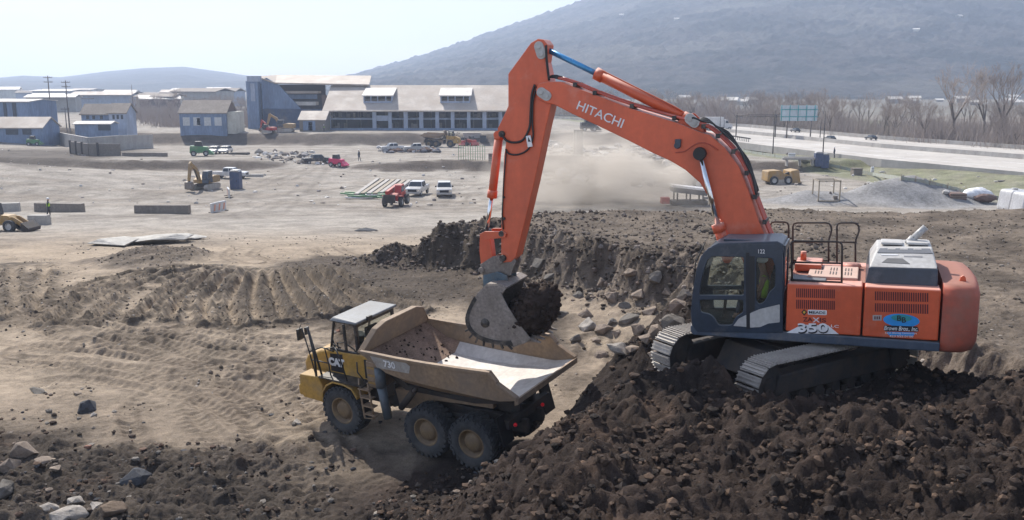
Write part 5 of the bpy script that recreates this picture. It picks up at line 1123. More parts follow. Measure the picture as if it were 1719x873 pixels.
# retaining wall and yard wall on the left
def wallstrip(pts, h, th, m, name, label, cat='wall', base=None, parent=None):
    P = [ground_hit(*p) if base is None else at(p[0], p[1], base) for p in pts]; mb = MB()
    for a, b in zip(P, P[1:]):
        d = (b-a); d.z = 0; n = Vector((-d.y, d.x, 0)).normalized()*th/2; za, zb = a.z-.5, b.z-.5
        mb.hexa([(a-n)*1, (a+n)*1, a+n+Vector((0, 0, h)), a-n+Vector((0, 0, h))], [(b-n), (b+n), b+n+Vector((0, 0, h)), b-n+Vector((0, 0, h))])
    o = mb.build(name, m, parent); 
    if label: tag(o, label, cat)
    return o, P
wallstrip([(256, 249), (200, 252), (150, 257), (100, 243), (82, 238)], 2.9, .5, M_conc, 'retaining_wall', 'tall pale concrete retaining wall left of the small house')
rt, Pw = wallstrip([(120, 258), (150, 262), (203, 262)], 2.2, .35, M_concd, 'panel_wall', 'grey panelled wall with dark upright posts before the retaining wall')
mb = MB()
for k in range(4): p = Pw[0].lerp(Pw[1], k/3) if k < 3 else Pw[1].lerp(Pw[2], .3); mb.box((p.x, p.y-.25, p.z+1.2), (.35, .2, 2.5))
mb.build('wall_posts', M_frame, rt)
wallstrip([(-20, 243), (40, 238), (84, 228)], .5, .3, M_conc, 'kerb_wall', 'low concrete kerb wall beside the blue building')
wallstrip([(206, 263), (281, 263)], .7, .5, M_concd, 'low_wall', 'low brown wall in front of the retaining wall')

# poles
def pole(label, px0, py0, px1, py1, r=.16, arms=0, name='utility_pole', group=None, m=M_pole):
    p = ground_hit(px1, py1); k = p.y; q = W(px0, py0, k); t = empty(name, (p.x, p.y, p.z), label=label, cat='pole', group=group)
    h = q.z-p.z; MB().cyl((0, 0, -.3), (0, 0, h), r, r*.6, n=8).build('pole_shaft', m, t)
    if arms:
        mb = MB()
        for i in range(arms): mb.box((0, 0, h-.5-i*1.1), (2.2, .12, .14)); [mb.cyl((dx, 0, h-.45-i*1.1), (dx, 0, h-.2-i*1.1), .05, n=6) for dx in (-1, -.5, .5, 1)]
        mb.build('crossarm', m, t)
    return t, h
pole('tallest wooden utility pole at the left, near the low blue building', 81, 127, 88, 215, .2, 2)
pole('wooden utility pole just right of the tallest one', 105.7, 135, 117, 216, .2, 2)
pole('short utility pole standing between the two tall ones and the shelter', 110, 180, 112, 216, .15, 1)
pole('thin pole rising over the woods left of the small house', 222, 142, 225, 200, .14, 0)
for lab, a, b, c_, d in (('bare metal pole by the highway, right of the boom', 1301, 185, 1297, 262), ('metal pole standing beside the two portable toilets', 1387, 186, 1381, 264), ('slim pole in front of the white lorry on the highway', 1208, 195, 1208, 232), ('slim light pole behind the pole beside the toilets', 1378, 200, 1376, 240)): pole(lab, a, b, c_, d, .12, 0, m=M_dkmetal, name='light_pole')
# sign gantry with the back of a board
g0 = at(1330, 232, 1.5); GYs = g0.y; t = empty('road_sign', label='large blue-white sign board seen from behind, above the highway', cat='sign')
plbox(MB(), 1310, 1373, 177, 203, GYs, .15, W(1340, 203, GYs).z).build('board', paint('sign_back', (.50, .60, .66), .5, .3, dirt=.1), t)
mb = MB()
for k in range(5): a = W(1313+k*14, 176, GYs-.2); b = W(1313+k*14, 203, GYs-.2); mb.cyl((a.x, GYs-.1, b.z), (a.x, GYs-.1, a.z), .09, n=6)
for y_ in (184, 196): a = W(1310, y_, GYs); b = W(1373, y_, GYs); mb.cyl((a.x, GYs-.12, a.z), (b.x, GYs-.12, b.z), .09, n=6)
mb.build('board_frame', M_teal, t); mb = MB()
for px in (1322, 1362): a = W(px, 203, GYs); mb.cyl((a.x, GYs+.1, 1), (a.x, GYs+.1, a.z), .16, n=8)
mb.build('sign_legs', M_pole, t)
t = empty('overhead_gantry', label='thin steel gantry spanning over the highway left of the sign board', cat='gantry'); GY2 = GYs+4
mb = MB(); 
for px, yb in ((1237, 228), (1303, 230)): a = W(px, 193, GY2); mb.cyl((a.x, GY2, 1), (a.x, GY2, a.z), .14, n=6)
for yy in (193, 196): a = W(1235, yy, GY2); b = W(1320, yy, GY2); mb.cyl((a.x, GY2, a.z), (b.x, GY2, b.z), .09, n=6)
mb.build('truss', M_dkmetal, t)
# guard rail below the highway
mb = MB(); P = [at(a, b, 1.6) for a, b in [(1208, 230), (1235, 234), (1260, 238)]]
for a, b in zip(P, P[1:]):
    mb.hexa([a+Vector((0, 0, .5)), a+Vector((0, .1, .5)), a+Vector((0, .1, .8)), a+Vector((0, 0, .8))], [b+Vector((0, 0, .5)), b+Vector((0, .1, .5)), b+Vector((0, .1, .8)), b+Vector((0, 0, .8))])
    for k in range(8): q = a.lerp(b, k/8); mb.box((q.x, q.y+.05, q.z), (.12, .12, 1.5))
tag(mb.build('guard_rail', M_dkmetal), 'short dark guard rail on the verge of the highway below the lorry', 'guard rail')
# ================================================================ vehicles and things on the site
M_wpaint = paint('white_vehicle_paint', (.66, .67, .68), .3, dirt=.15, coat=.4, scale=1.2)
M_rpaint = paint('red_machine_paint', (.52, .035, .03), .4, dirt=.3, scale=1.5, updust=.35)
M_ypaint = paint('machine_yellow', (.42, .25, .06), .5, dirt=.55, scale=1.3, updust=.35)
M_bpaint = paint('toilet_blue', (.06, .09, .19), .5, dirt=.2)
M_green = paint('green_machine_paint', (.08, .27, .12), .5, dirt=.35)
M_dark = paint('dark_vehicle_paint', (.03, .035, .045), .4, dirt=.3)
def place(name, label, cat, px, py, rz=0, scale=1, group=None, z=None):
    p = ground_hit(px, py) if z is None else at(px, py, z); t = empty(name, tuple(p), rz, label, cat, group); t.scale = (scale,)*3; return t
def carwheel(par, x, y, r=.38, w=.24, z=None):
    e = empty('wheel', (x, y, r if z is None else z)); e.parent = par; s = 1 if y > 0 else -1
    MB().lathe([(.55*r, .45*w), (.9*r, .5*w), (r, .32*w), (r, -.32*w), (.9*r, -.5*w), (.55*r, -.45*w)], (0, 0, 0), 'Y', 18).build('tyre', M_tyre, e)
    MB().lathe([(.56*r, .4*w*s), (.5*r, .2*w*s), (.2*r, .3*w*s), (0, .3*w*s)], (0, 0, 0), 'Y', 14).build('rim', M_lgrey, e); return e
def xprism(pts, y0, y1, inset=0, zin=1.05):
    """side outline with the upper points drawn inwards like a cabin"""
    mb = MB(); n = len(pts); f = lambda p, y: (p[0], y*(1-inset) if p[1] > zin else y, p[1])
    mb.add([f(p, y0) for p in pts]+[f(p, y1) for p in pts], [tuple(range(n)), tuple(range(2*n-1, n-1, -1))]+[(i, i+n, (i+1) % n+n, (i+1) % n) for i in range(n)]); return mb
def pickup(label, px, py, rz, scale=1, m=M_wpaint, group=None):
    t = place('pickup_truck', label, 'pickup truck', px, py, rz, scale, group)
    xprism([(2.85, .5), (2.88, .95), (2.75, 1.12), (1.35, 1.22), (-2.8, 1.18), (-2.85, .55)], -.97, .97).build('body', m, t, .06, 3)
    c_ = xprism([(1.4, 1.17), (.75, 1.82), (-.85, 1.85), (-1.0, 1.17)], -.93, .93, .16, 1.5).build('cabin', m, t, .05, 3)
    MB().hexa([(1.36, -.86, 1.24), (1.36, .86, 1.24), (1.33, .84, 1.25), (1.33, -.84, 1.25)], [(.80, -.74, 1.78), (.80, .74, 1.78), (.76, .73, 1.78), (.76, -.73, 1.78)]).build('windscreen', M_win, t)
    for s in (1, -1):
        for x0, x1, x2, x3 in ((1.1, .68, .1, .1), (0, 0, -.8, -.9)): MB().hexa([(x0, s*.935, 1.24), (x3, s*.935, 1.24), (x2, s*.80, 1.76), (x1, s*.80, 1.76)], [(x0, s*.90, 1.24), (x3, s*.90, 1.24), (x2, s*.77, 1.76), (x1, s*.77, 1.76)]).build('side_window', M_win, t)
    MB().box((-1.95, 0, 1.12), (1.55, 1.6, .16)).build('cargo_bed', M_dark, t); 
    mb = MB().box((2.88, 0, .86), (.06, 1.15, .3)); mb.build('grille', M_black, t); MB().box((2.9, 0, .56), (.16, 1.9, .2)).build('bumper', M_lgrey, t, .03)
    for s in (1, -1): MB().box((2.84, s*.76, .9), (.1, .28, .22)).build('headlight', M_chrome, t); MB().box((.95, s*1.08, 1.3), (.1, .2, .2)).build('side_mirror', M_black, t, .02)
    for x in (1.85, -1.85):
        for s in (1, -1): carwheel(t, x, s*.86, .40)
    return t
CAMW = R(-90)     # facing the camera
pickup('white pickup truck facing the camera, nearer the red telehandler', 701, 327, R(-98), 1.0)
pickup('white pickup truck facing the camera, right of the other parked pickup', 746, 329, R(-86), 1.0)
pickup('white crew cab pickup seen side on behind the small excavator', 387, 300, R(-4), .92)
pickup('white pickup parked on the left side of the scrap heap', 660, 254, R(200), .95); pickup('silver pickup parked on the right side of the scrap heap', 700, 255, R(190), .95, M_lgrey)
pickup('dark pickup parked among the rubble left of the haul road', 532, 275, R(30), .9, M_dark)
def car(label, px, py, rz, m, scale=1, group=None):
    t = place('parked_car', label, 'car', px, py, rz, scale, group)
    xprism([(2.2, .4), (2.25, .75), (1.2, .95), (-2.1, .98), (-2.2, .45)], -.88, .88).build('body', m, t, .08, 3); xprism([(1.1, .9), (.4, 1.42), (-1.2, 1.44), (-1.9, .95)], -.82, .82, .15, 1.2).build('cabin', M_win, t, .04)
    MB().box((-.4, 0, 1.44), (1.5, 1.3, .05)).build('roof', m, t, .02)
    for x in (1.35, -1.35):
        for s in (1, -1): carwheel(t, x, s*.78, .33)
    return t
car('grey car facing the camera behind the green machine', 360, 258, CAMW, M_lgrey); car('white car facing the camera behind the green machine', 379, 258, CAMW, M_wpaint)
car('white car parked far off under the dust cloud', 931, 246, R(20), M_wpaint)
for lab, px, py, m in (('small dark car on the far lanes below the sign board', 1335, 222, M_dark), ('dark car on the highway beside the light pole', 1393, 236, M_dark), ('dark low car on the far lanes right of the light pole', 1462, 235, M_dark)):
    t = car(lab, px, py, R(100), m, .75); t.location = at(px, py, 1.5)
def person(label, px, py, rz, top, bot, scale=1):
    t = place('person', label, 'person', px, py, rz, scale)
    figure('body', [(0, 0, .95, .13, .1), (0, 0, 1.2, .14, .1), (0, 0, 1.42, .15, .1), (0, 0, 1.52, .055), (.02, 0, 1.63, .085, .09), (.02, 0, 1.72, .08, .085), (.0, .1, .9, .095), (.08, .11, .5, .065), (.02, .12, .1, .045), (.16, .12, .05, .04), (0, -.1, .9, .095), (-.1, -.11, .5, .065), (-.22, -.12, .1, .045), (-.1, -.12, .05, .04), (0, .2, 1.4, .06), (.02, .26, 1.12, .045), (.14, .24, .9, .035), (0, -.2, 1.4, .06), (-.04, -.27, 1.12, .045), (.05, -.26, .88, .035)],
           [(0, 1), (1, 2), (2, 3), (3, 4), (4, 5), (0, 6), (6, 7), (7, 8), (8, 9), (0, 10), (10, 11), (11, 12), (12, 13), (2, 14), (14, 15), (15, 16), (2, 17), (17, 18), (18, 19)], bot, t)
    figure('vest', [(0, 0, 1.0, .15, .12), (0, 0, 1.2, .16, .12), (0, 0, 1.42, .165, .12), (0, .17, 1.4, .08), (0, -.17, 1.4, .08)], [(0, 1), (1, 2), (2, 3), (2, 4)], top, t)
    MB().ell((.02, 0, 1.76), (.13, .12, .09)).build('hard_hat', M_white, t); MB().ell((.03, 0, 1.65), (.09, .085, .11)).build('face', M_skin, t); return t
person('worker in a lime vest walking past the concrete blocks', 83, 368, R(20), M_hiviz, M_dark, 1.15); person('worker in dark clothes standing alone on the far pale ground', 603, 271, R(160), M_dark, M_jean, 1.15)
person('worker in a lime vest near the shed by the mill building', 544, 222, R(180), M_hiviz, M_dark, 1.0); person('worker standing behind the two portable toilets', 1400, 266, R(190), M_dark, M_jean, 1.1)
# concrete blocks
def block(label, x0, x1, yb, h, dep=1.0, rot=0, m=M_conc, group='concrete blocks on the site floor', name='concrete_block'):
    a, b = ground_hit(x0, yb), ground_hit(x1, yb); c_ = (a+b)/2; L_ = (b-a).length; t = MB(); pr = [(-dep/2, 0), (dep/2, 0), (dep*.4, h), (-dep*.4, h)]
    t.add([(-L_/2, p[0], p[1]) for p in pr]+[(L_/2, p[0], p[1]) for p in pr], [(0, 1, 2, 3), (7, 6, 5, 4)]+[(i, i+4, (i+1) % 4+4, (i+1) % 4) for i in range(4)])
    o = t.build(name, m, None, .04); o.location = (c_.x, c_.y+dep/2, min(a.z, b.z)-.08); o.rotation_euler = (0, 0, math.atan2(b.y-a.y, b.x-a.x)+rot); tag(o, label, 'concrete block', group); return o
block('pale concrete block at the far left edge, behind the wheeled loader', -12, 30, 356, 1.0); block('long concrete block behind the walking worker', 58, 136, 357, 1.05, m=M_concd); block('longest concrete block, alone left of the white barricade', 225, 316, 359, .95, m=M_concd); block('short pale concrete block between loader and walking worker', 46, 78, 379, .95)
block('low pale slab right of the white pickup and toilet', 412, 440, 298, .5, m=M_conc, group=None)
for lab, px, py, rz in (('white barricade leaning beside the portable toilet', 384, 331, R(110)), ('white and red barricade standing near the long block', 367, 356, R(75))):
    t = place('barricade', lab, 'barricade', px, py, rz); MB().prism([(-1.4, .0), (1.4, .0), (1.4, 1.1), (-1.4, 1.1)], -.1, .1).build('board', M_wpaint, t, .03); mb = MB()
    for k in range(3): mb.prism([(-1.1+k*.9, .2), (-.8+k*.9, .2), (-.6+k*.9, .9), (-.9+k*.9, .9)], -.108, .108)
    mb.build('stripes', plain('faded_orange', (.65, .3, .2), .7), t); mb = MB().box((-1.1, 0, .05), (.12, 1, .1)).box((1.1, 0, .05), (.12, 1, .1)); mb.build('feet', M_frame, t)
def toilet(label, px, py, m=M_bpaint, s=1, group=None):
    t = place('portable_toilet', label, 'portable toilet', px, py, R(-4), s, group); MB().box((0, 0, 1.05), (1.15, 1.15, 2.05)).build('cabin', m, t, .04); MB().prism([(-.6, 2.08), (.6, 2.08), (.45, 2.3), (-.45, 2.3)], -.6, .6).build('roof', M_lgrey, t, .05)
    d = MB().box((0, -.585, 1.0), (.8, .03, 1.8)).build('door', m, t, .01); MB().box((.28, -.61, 1.0), (.06, .03, .2)).build('handle', M_black, d); return t
toilet('dark blue portable toilet in front of the white pickup', 397, 318, s=1.15); toilet('left of the two purple portable toilets beyond the site', 1373, 283, M_bpaint, 1.1); toilet('right of the two purple portable toilets beyond the site', 1383, 284, M_bpaint, 1.1)
# small yellow excavator
def small_excavator(label, px, py, rz, scale, m=M_ypaint, cabm=M_navy2):
    t = place('small_excavator', label, 'excavator', px, py, rz, scale)
    for s in (1, -1):
        mb = MB(); o_ = [(2.0*math.cos(a) if 0 else (1.6 if math.cos(a) > 0 else -1.6)+.42*math.cos(a), .43+.42*math.sin(a)) for a in [math.pi*2*k/16-math.pi/2 for k in range(16)]]; mb.prism(o_, s*1.1-.28, s*1.1+.28); mb.build('track', M_steel, t, .02)
    MB().box((0, 0, .65), (1.8, 1.7, .35)).build('carbody', M_frame, t); MB().prism(rounded([(1.2, .95), (1.2, 1.5), (-.6, 2.0), (-2.3, 1.9), (-2.3, .95)], .15), -1.2, 1.2).build('upper_body', m, t, .06, 3)
    MB().prism(rounded([(1.5, 1.0), (1.55, 1.9), (1.2, 2.75), (-.1, 2.75), (-.1, 1.0)], .1), .35, 1.2).build('cab', cabm, t, .05); MB().prism([(1.35, 1.75), (1.1, 2.55), (.1, 2.55), (.1, 1.75)], .34, 1.21).build('window', M_win, t)
    MB().hexa([(1.57, .45, 1.5), (1.57, 1.1, 1.5), (1.5, 1.1, 1.5), (1.5, .45, 1.5)], [(1.25, .45, 2.6), (1.25, 1.1, 2.6), (1.15, 1.1, 2.6), (1.15, .45, 2.6)]).build('windscreen', M_win, t)
    MB().prism(rounded([(.8, 1.4), (1.6, 3.2), (3.2, 4.1), (3.4, 3.7), (2.1, 2.9), (1.3, 1.3)], .1), -.5, -.1).build('boom', m, t, .03); MB().prism(rounded([(3.1, 4.3), (3.6, 4.0), (4.1, 1.6), (3.8, 1.55), (3.0, 3.6)], .08), -.45, -.15).build('stick', m, t, .03)
    MB().prism(rounded([(3.9, 1.6), (4.3, 1.4), (4.4, .5), (3.6, .3), (3.3, .9)], .1), -.8, .2).build('bucket', M_bucket, t, .03); MB().cyl((1.4, -.3, 1.6), (2.4, -.3, 3.1), .09).build('cylinder', M_dkmetal, t); return t
small_excavator('small yellow excavator with its bucket lowered beside the portable toilet', 345, 318, R(-100), .95)
small_excavator('tan excavator with its arm raised beside the shed near the mill', 478, 222, R(178), 1.15)
small_excavator('dark red demolition excavator left of the tan one', 452, 224, R(150), .8, M_rpaint, M_dark)
# wheeled loader / grader at the left edge
t = place('wheel_loader', 'muddy yellow wheeled loader cut off by the left edge of the photo', 'loader', 0, 388, R(-6), .72)
MB().prism(rounded([(2.6, 1.0), (1.6, 1.9), (-2.8, 2.0), (-3.0, .9), (0, .7)], .15), -.75, .75).build('body', M_ypaint, t, .05, 3); MB().prism(rounded([(.3, 1.8), (.1, 3.2), (-1.3, 3.2), (-1.3, 1.8)], .08), -.65, .65).build('cab', M_dark, t, .04)
for s in (1, -1): MB().prism(rounded([(.8, 1.7), (2.2, 1.75), (3.6, .9), (3.5, .5), (2.1, 1.2), (.9, 1.2)], .1), s*.55-.1, s*.55+.1).build('lift_arm', M_ypaint, t, .02)
MB().prism(rounded([(3.4, .2), (3.4, 1.2), (4.3, .5), (4.2, .1)], .08), -1.2, 1.2).build('bucket', M_frame, t, .02)
for x in (1.9, -1.9):
    for s in (1, -1): carwheel(t, x, s*1.0, .72, .55)
# red telehandler
t = place('telehandler', 'red telehandler with big tyres facing the camera beside the stacked beams', 'telehandler', 665, 345, R(-97), .92)
MB().prism(rounded([(2.2, .8), (2.25, 1.5), (1.9, 1.75), (-2.2, 1.8), (-2.4, .8)], .1), -.75, .75).build('body', M_rpaint, t, .06, 3); MB().prism(rounded([(1.1, 1.5), (.8, 2.7), (-.6, 2.75), (-.8, 1.5)], .1), .1, .95).build('cab', M_rpaint, t, .04); MB().prism([(1.0, 1.85), (.78, 2.55), (-.45, 2.55), (-.55, 1.85)], .08, .965).build('window', M_win, t)
MB().box((.2, -.45, 2.1), (5.2, .42, .45), M=Matrix.Rotation(R(4), 3, 'Y')).build('boom', M_rpaint, t, .03); MB().box((2.95, -.1, 1.2), (.2, 1.5, 1.0)).build('fork_carriage', M_frame, t, .02); mb = MB().box((2.27, 0, 1.15), (.03, .9, .5)); mb.build('grille', M_black, t)
for s in (1, -1):
    for x in (1.55, -1.55): carwheel(t, x, s*1.05, .68, .45)
    MB().box((1.6, s*1.05, 1.45), (1.0, .5, .06)).build('mudguard', M_rpaint, t, .01); MB().box((3.3, s*.4-.1, .6), (1.0, .12, .06)).build('fork', M_dkmetal, t)
# beams and pipes next to it
for k in range(7):
    a = ground_hit(598+k*10.5, 331-k*.4); b = ground_hit(634+k*9, 307.5+k*.3); d = b-a; mb = MB().box((0, 0, 0), (d.length, .55, .5)); o = mb.build('timber_beam', M_wood if k % 2 else M_conc, None, .02); o.location = (a+b)/2+Vector((0, 0, .3)); o.rotation_euler = (0, 0, math.atan2(d.y, d.x)); tag(o, 'long pale beam laid out in a row behind the red telehandler', 'beam', 'pale beams laid side by side')
rng = random.Random(5)
for k in range(12):
    p = ground_hit(rng.uniform(592, 650), rng.uniform(328, 335)); a = rng.uniform(-.7, .7); o = MB().cyl((-1.8, 0, 0), (1.8, 0, 0), .11, n=8).build('plastic_pipe', M_green if k % 3 else M_wpaint); o.location = (p.x, p.y, p.z+.15+.1*(k % 3)); o.rotation_euler = (0, rng.uniform(-.05, .05), a); tag(o, 'green drain pipe lying in the heap before the pale beams' if k % 3 else 'white drain pipe lying in the heap before the pale beams', 'pipe', 'pipes lying before the beams' if k % 3 else 'white pipes lying before the beams')
# second dump truck far off: a copy of the near one
c2 = copy_tree(tk_); p = ground_hit(722, 247); c2.matrix_world = Matrix.Translation(p+Vector((0, 0, .05))) @ Matrix.Rotation(R(-8), 4, 'Z') @ Matrix.Diagonal((1.25, 1.25, 1.25, 1)); c2['label'] = 'yellow articulated dump truck far off before the mill building, seen side on'
def smallmachine(name, label, cat, px, py, rz, m, s=1):
    t = place(name, label, cat, px, py, rz, s); MB().prism(rounded([(1.3, .45), (1.2, 1.3), (-1.3, 1.5), (-1.4, .45)], .15), -.55, .55).build('body', m, t, .04); MB().prism(rounded([(.5, 1.3), (.3, 2.1), (-.6, 2.1), (-.7, 1.3)], .08), -.45, .45).build('cab', M_dark, t, .03)
    for x in (.85, -.85):
        for q in (1, -1): carwheel(t, x, q*.62, .4, .3)
    MB().prism(rounded([(1.2, .2), (1.3, .9), (2.0, .3), (1.9, .15)], .05), -.8, .8).build('bucket', m, t, .02); MB().prism([(-.2, 1.35), (1.3, .7), (1.4, .5), (-.2, 1.15)], .56, .66).build('lift_arm', m, t); return t
smallmachine('skid_steer', 'small red skid steer left of the other one by the concrete block', 'loader', 777, 245, R(-95), M_rpaint, 1.0); smallmachine('skid_steer', 'bright red skid steer right beside the concrete retaining block', 'loader', 792, 245, R(-60), M_rpaint, 1.15)
smallmachine('utility_vehicle', 'small magenta-red utility vehicle on the haul road', 'utility vehicle', 566, 280, R(-20), plain('magenta_paint', (.6, .03, .12), .4), 1.0)
smallmachine('tractor', 'green tractor-like machine behind the small yellow excavator', 'tractor', 336, 262, R(15), M_green, 1.3); smallmachine('compactor', 'tiny green machine on the pale rise at the left', 'compactor', 57, 245, R(10), M_green, 1.0)
smallmachine('loader', 'dark tractor parked far behind the dust', 'tractor', 988, 221, R(10), M_dark, 1.6)
t = small_excavator('orange-yellow digger parked beyond the grey gravel', 1308, 309, R(8), .9)
for o in list(t.children):
    if o.name.split('.')[0] in ('boom', 'stick', 'bucket', 'cylinder', 'window', 'windscreen', 'cab'): bpy.data.objects.remove(o)
t['label'] = 'bulky orange-yellow loader with its bucket down beyond the grey gravel piles'; t['category'] = 'loader'; t.name = 'yellow_loader'
MB().prism(rounded([(-2.6, .5), (-2.5, 2.2), (-.4, 2.3), (.4, 1.6), (.4, .5)], .2), -1.3, 1.3).build('engine_cover', M_ypaint, t, .1, 3); MB().prism(rounded([(1.2, .3), (1.2, 2.2), (2.6, 2.4), (3.0, .2)], .2), -1.5, 1.5).build('bucket', M_ypaint, t, .08, 3); MB().prism(rounded([(.1, 1.6), (1.4, 2.1), (1.5, 1.7), (.2, 1.1)], .1), -.9, -.6).build('lift_arm', M_frame, t)
for x in (-1.5, .9): carwheel(t, x, -1.35, .7, .4)
# steel frame, screener, column, tanks
t = place('steel_frame', 'open square steel frame standing on the grey gravel', 'frame', 1391, 342, R(0), 1.0); mb = MB()
for x in (-1.25, 1.25):
    for y in (0, 2.2): mb.box((x, y, 1.25), (.13, .13, 2.5))
for z in (.08, 2.45):
    for y in (0, 2.2): mb.box((0, y, z), (2.6, .13, .14))
    for x in (-1.25, 1.25): mb.box((x, 1.1, z), (.13, 2.2, .14))
mb.build('posts', M_wood, t); MB().box((.95, .6, .35), (.4, .5, .5)).build('valve_box', M_concd, t)
t = place('screening_machine', 'rock screening machine with a pale tilted deck behind the boom cylinder', 'screener', 1155, 345, R(4), .95)
MB().box((0, 0, 2.2), (4.6, 2.2, .25), M=Matrix.Rotation(R(7), 3, 'Y')).build('deck', M_white, t); MB().box((0, 0, 1.75), (4.2, 2.0, .6), M=Matrix.Rotation(R(7), 3, 'Y')).build('hopper', M_navy, t); mb = MB()
for x in (-1.6, 0, 1.6):
    for y in (-.9, .9): mb.box((x, y, .8), (.16, .16, 1.6))
mb.box((0, 0, .35), (4.4, 2.0, .5)); mb.build('chassis', M_frame, t); MB().box((3.6, .2, .9), (3.2, .7, .25), M=Matrix.Rotation(R(-4), 3, 'Y')).build('conveyor', M_conc, t); MB().box((-2.9, 0, .6), (1.0, .9, .8)).build('engine_box', M_rpaint, t, .05)
MB().box((4.2, 0, .35), (3.0, 1.2, .7)).build('counterweight_block', M_conc, t, .04)
t = place('loader_bucket_machine', 'brown wheel loader half hidden behind the boom cylinder', 'loader', 1150, 318, R(20), 1.2); MB().prism(rounded([(-1.6, .6), (-1.4, 2.0), (1.6, 2.2), (1.7, .6)], .2), -1.1, 1.1).build('body', M_concd, t, .08); MB().prism(rounded([(-2.6, .2), (-2.4, 1.6), (-1.4, 1.3), (-1.5, .2)], .1), -1.3, 1.3).build('bucket', M_frame, t, .03); carwheel(t, -.8, -1.1, .7, .4); carwheel(t, 1.0, -1.1, .7, .4)
t = place('concrete_column', 'lone tall concrete column standing in the rubble under the dust', 'column', 970, 275, 0, 1); MB().box((0, 0, 2.7), (1.5, 1.5, 5.4)).build('shaft', M_concd, t, .03); MB().box((-.45, -.78, 2.9), (.3, .1, 4.8)).build('form_board', M_conc, t)
def crate(name, label, cat, x0, x1, yt, yb, dep, m, detail=None, dm=None):
    p0, p1 = ground_hit(x0, yb), ground_hit(x1, yb); Y = (p0.y+p1.y)/2; h = W(x0, yt, Y).z-p0.z; t = empty(name, ((p0.x+p1.x)/2, Y, p0.z), 0, label, cat); w = p1.x-p0.x
    MB().box((0, dep/2, h/2-.1), (w, dep, h+.2)).build('box', m, t, .03)
    if detail: detail(t, w, h)
    return t
def slats(m, n=4):
    def f(t, w, h):
        for k in range(n): MB().box((0, -.03, h*(k+.5)/n), (w*.96, .05, h/n*.25)).build('slat', m, t)
    return f
def lid(m):
    return lambda t, w, h: MB().box((0, .5, h+.06), (w+.2, 1.2, .14)).build('lid', m, t, .02)
crate('material_bin', 'brown slatted bin left of the excavator stick', 'bin', 820, 837, 258, 278, 2, M_brick, slats(M_concd)); crate('site_container', 'pale concrete box set in the bank before the mill', 'container', 778, 806, 224, 236, 3, M_conc, lid(M_conc)); crate('dark_hoarding', 'dark panel beside the pale concrete box before the mill', 'hoarding', 806, 816, 228, 240, 2, M_navy, lid(M_frame)); 
crate('grey_foundation', 'long grey foundation wall in the rubble behind the stick', 'foundation', 905, 975, 262, 290, 4, M_concd, lid(M_concd)); crate('pale_slab_wall', 'pale low concrete wall under the dust behind the boom', 'wall', 975, 1060, 284, 293, 2, M_conc, lid(M_conc))
crate('signboard', 'small white board standing by the silt fence near the highway', 'board', 1323, 1335, 257, 268, .2, M_white, slats(M_lgrey, 2)); crate('utility_box', 'grey box beside the silt fence', 'box', 1433, 1447, 284, 295, 1.5, M_concd, lid(M_concd)); crate('signboard', 'white panel beside the grey box on the silt fence', 'board', 1460, 1469, 280, 292, .3, M_white, slats(M_lgrey, 2)); crate('signboard', 'tiny white panel at the far end of the silt fence', 'board', 1241, 1246, 245, 253, .3, M_white, slats(M_lgrey, 2))
crate('pallet_stack', 'brown pallet load at the lower end of the silt fence', 'pallet', 1598, 1620, 325, 335, 2, M_brick, slats(M_wood, 3))
for lab, px, py, s in (('rounded white water tank at the right edge of the site', 1700, 353, 1.0), ('white tank cut off by the right edge of the photo', 1722, 358, 1.0)):
    t = place('water_tank', lab, 'tank', px, py, R(10), s, z=.9); MB().prism(rounded([(-1.3, 0), (1.3, 0), (1.2, 2.2), (-1.0, 2.2)], .35), -1.0, 1.0).build('shell', M_wpaint, t, .2, 4); MB().cyl((0, 0, 2.15), (0, 0, 2.35), .3).build('lid', M_lgrey, t)
t = place('tarp_heap', 'white tarpaulin bundle on the ground near the brown pallet', 'tarpaulin', 1640, 336, 0, 1); v, f = blob((0, 0, .5), (1.8, 1.0, .9), 24, 14, 9, .25); npmesh('tarpaulin', v, f, M_white, None, True, t)
v, f = blob((.4, -1.2, .3), (1.3, .7, .5), 20, 12, 19, .3); npmesh('brown_bundle', v, f, M_brick, None, True, t)
t = place('picnic_frame', 'low pale rack of pipes left of the portable toilets', 'rack', 1352, 281, 0, 1.3); mb = MB()
for x in (-2.5, -.8, .8, 2.5): mb.box((x, 0, .45), (.1, 1, .9))
mb.box((0, 0, .95), (6.2, .5, .25)); mb.box((0, .6, 1.1), (5.4, .3, .2)); mb.build('rack', M_conc, t)
t = place('low_pallet', 'dark low tray lying on the ground right of the two small cars', 'tray', 402, 260, 0, 1.0); MB().box((0, 0, .2), (3.6, 2, .35)).build('tray', M_frame, t, .05); MB().box((0, 0, .42), (3.2, 1.6, .12)).build('cover', M_concd, t, .03)
# lorry on the highway
p = at(1206, 219, 1.5); t = empty('box_truck', tuple(p), R(2), 'white box lorry driving on the highway behind the boom', 'lorry'); t.scale = (1.0,)*3
MB().box((-1.2, 0, 2.3), (4.6, 2.4, 2.6)).build('cargo_box', M_wpaint, t, .05); MB().prism(rounded([(1.3, .6), (1.3, 2.9), (2.1, 2.9), (2.6, 1.9), (3.5, 1.6), (3.5, .6)], .12), -1.1, 1.1).build('cab', M_wpaint, t, .06, 3); MB().prism([(1.6, 2.0), (1.6, 2.65), (2.15, 2.65), (2.45, 2.0)], -1.12, 1.12).build('window', M_win, t); MB().box((-.2, 0, .75), (6.6, .9, .3)).build('chassis', M_frame, t)
for x in (2.7, -1.9, -2.9):
    for s in (1, -1): carwheel(t, x, s*1.0, .5, .3)
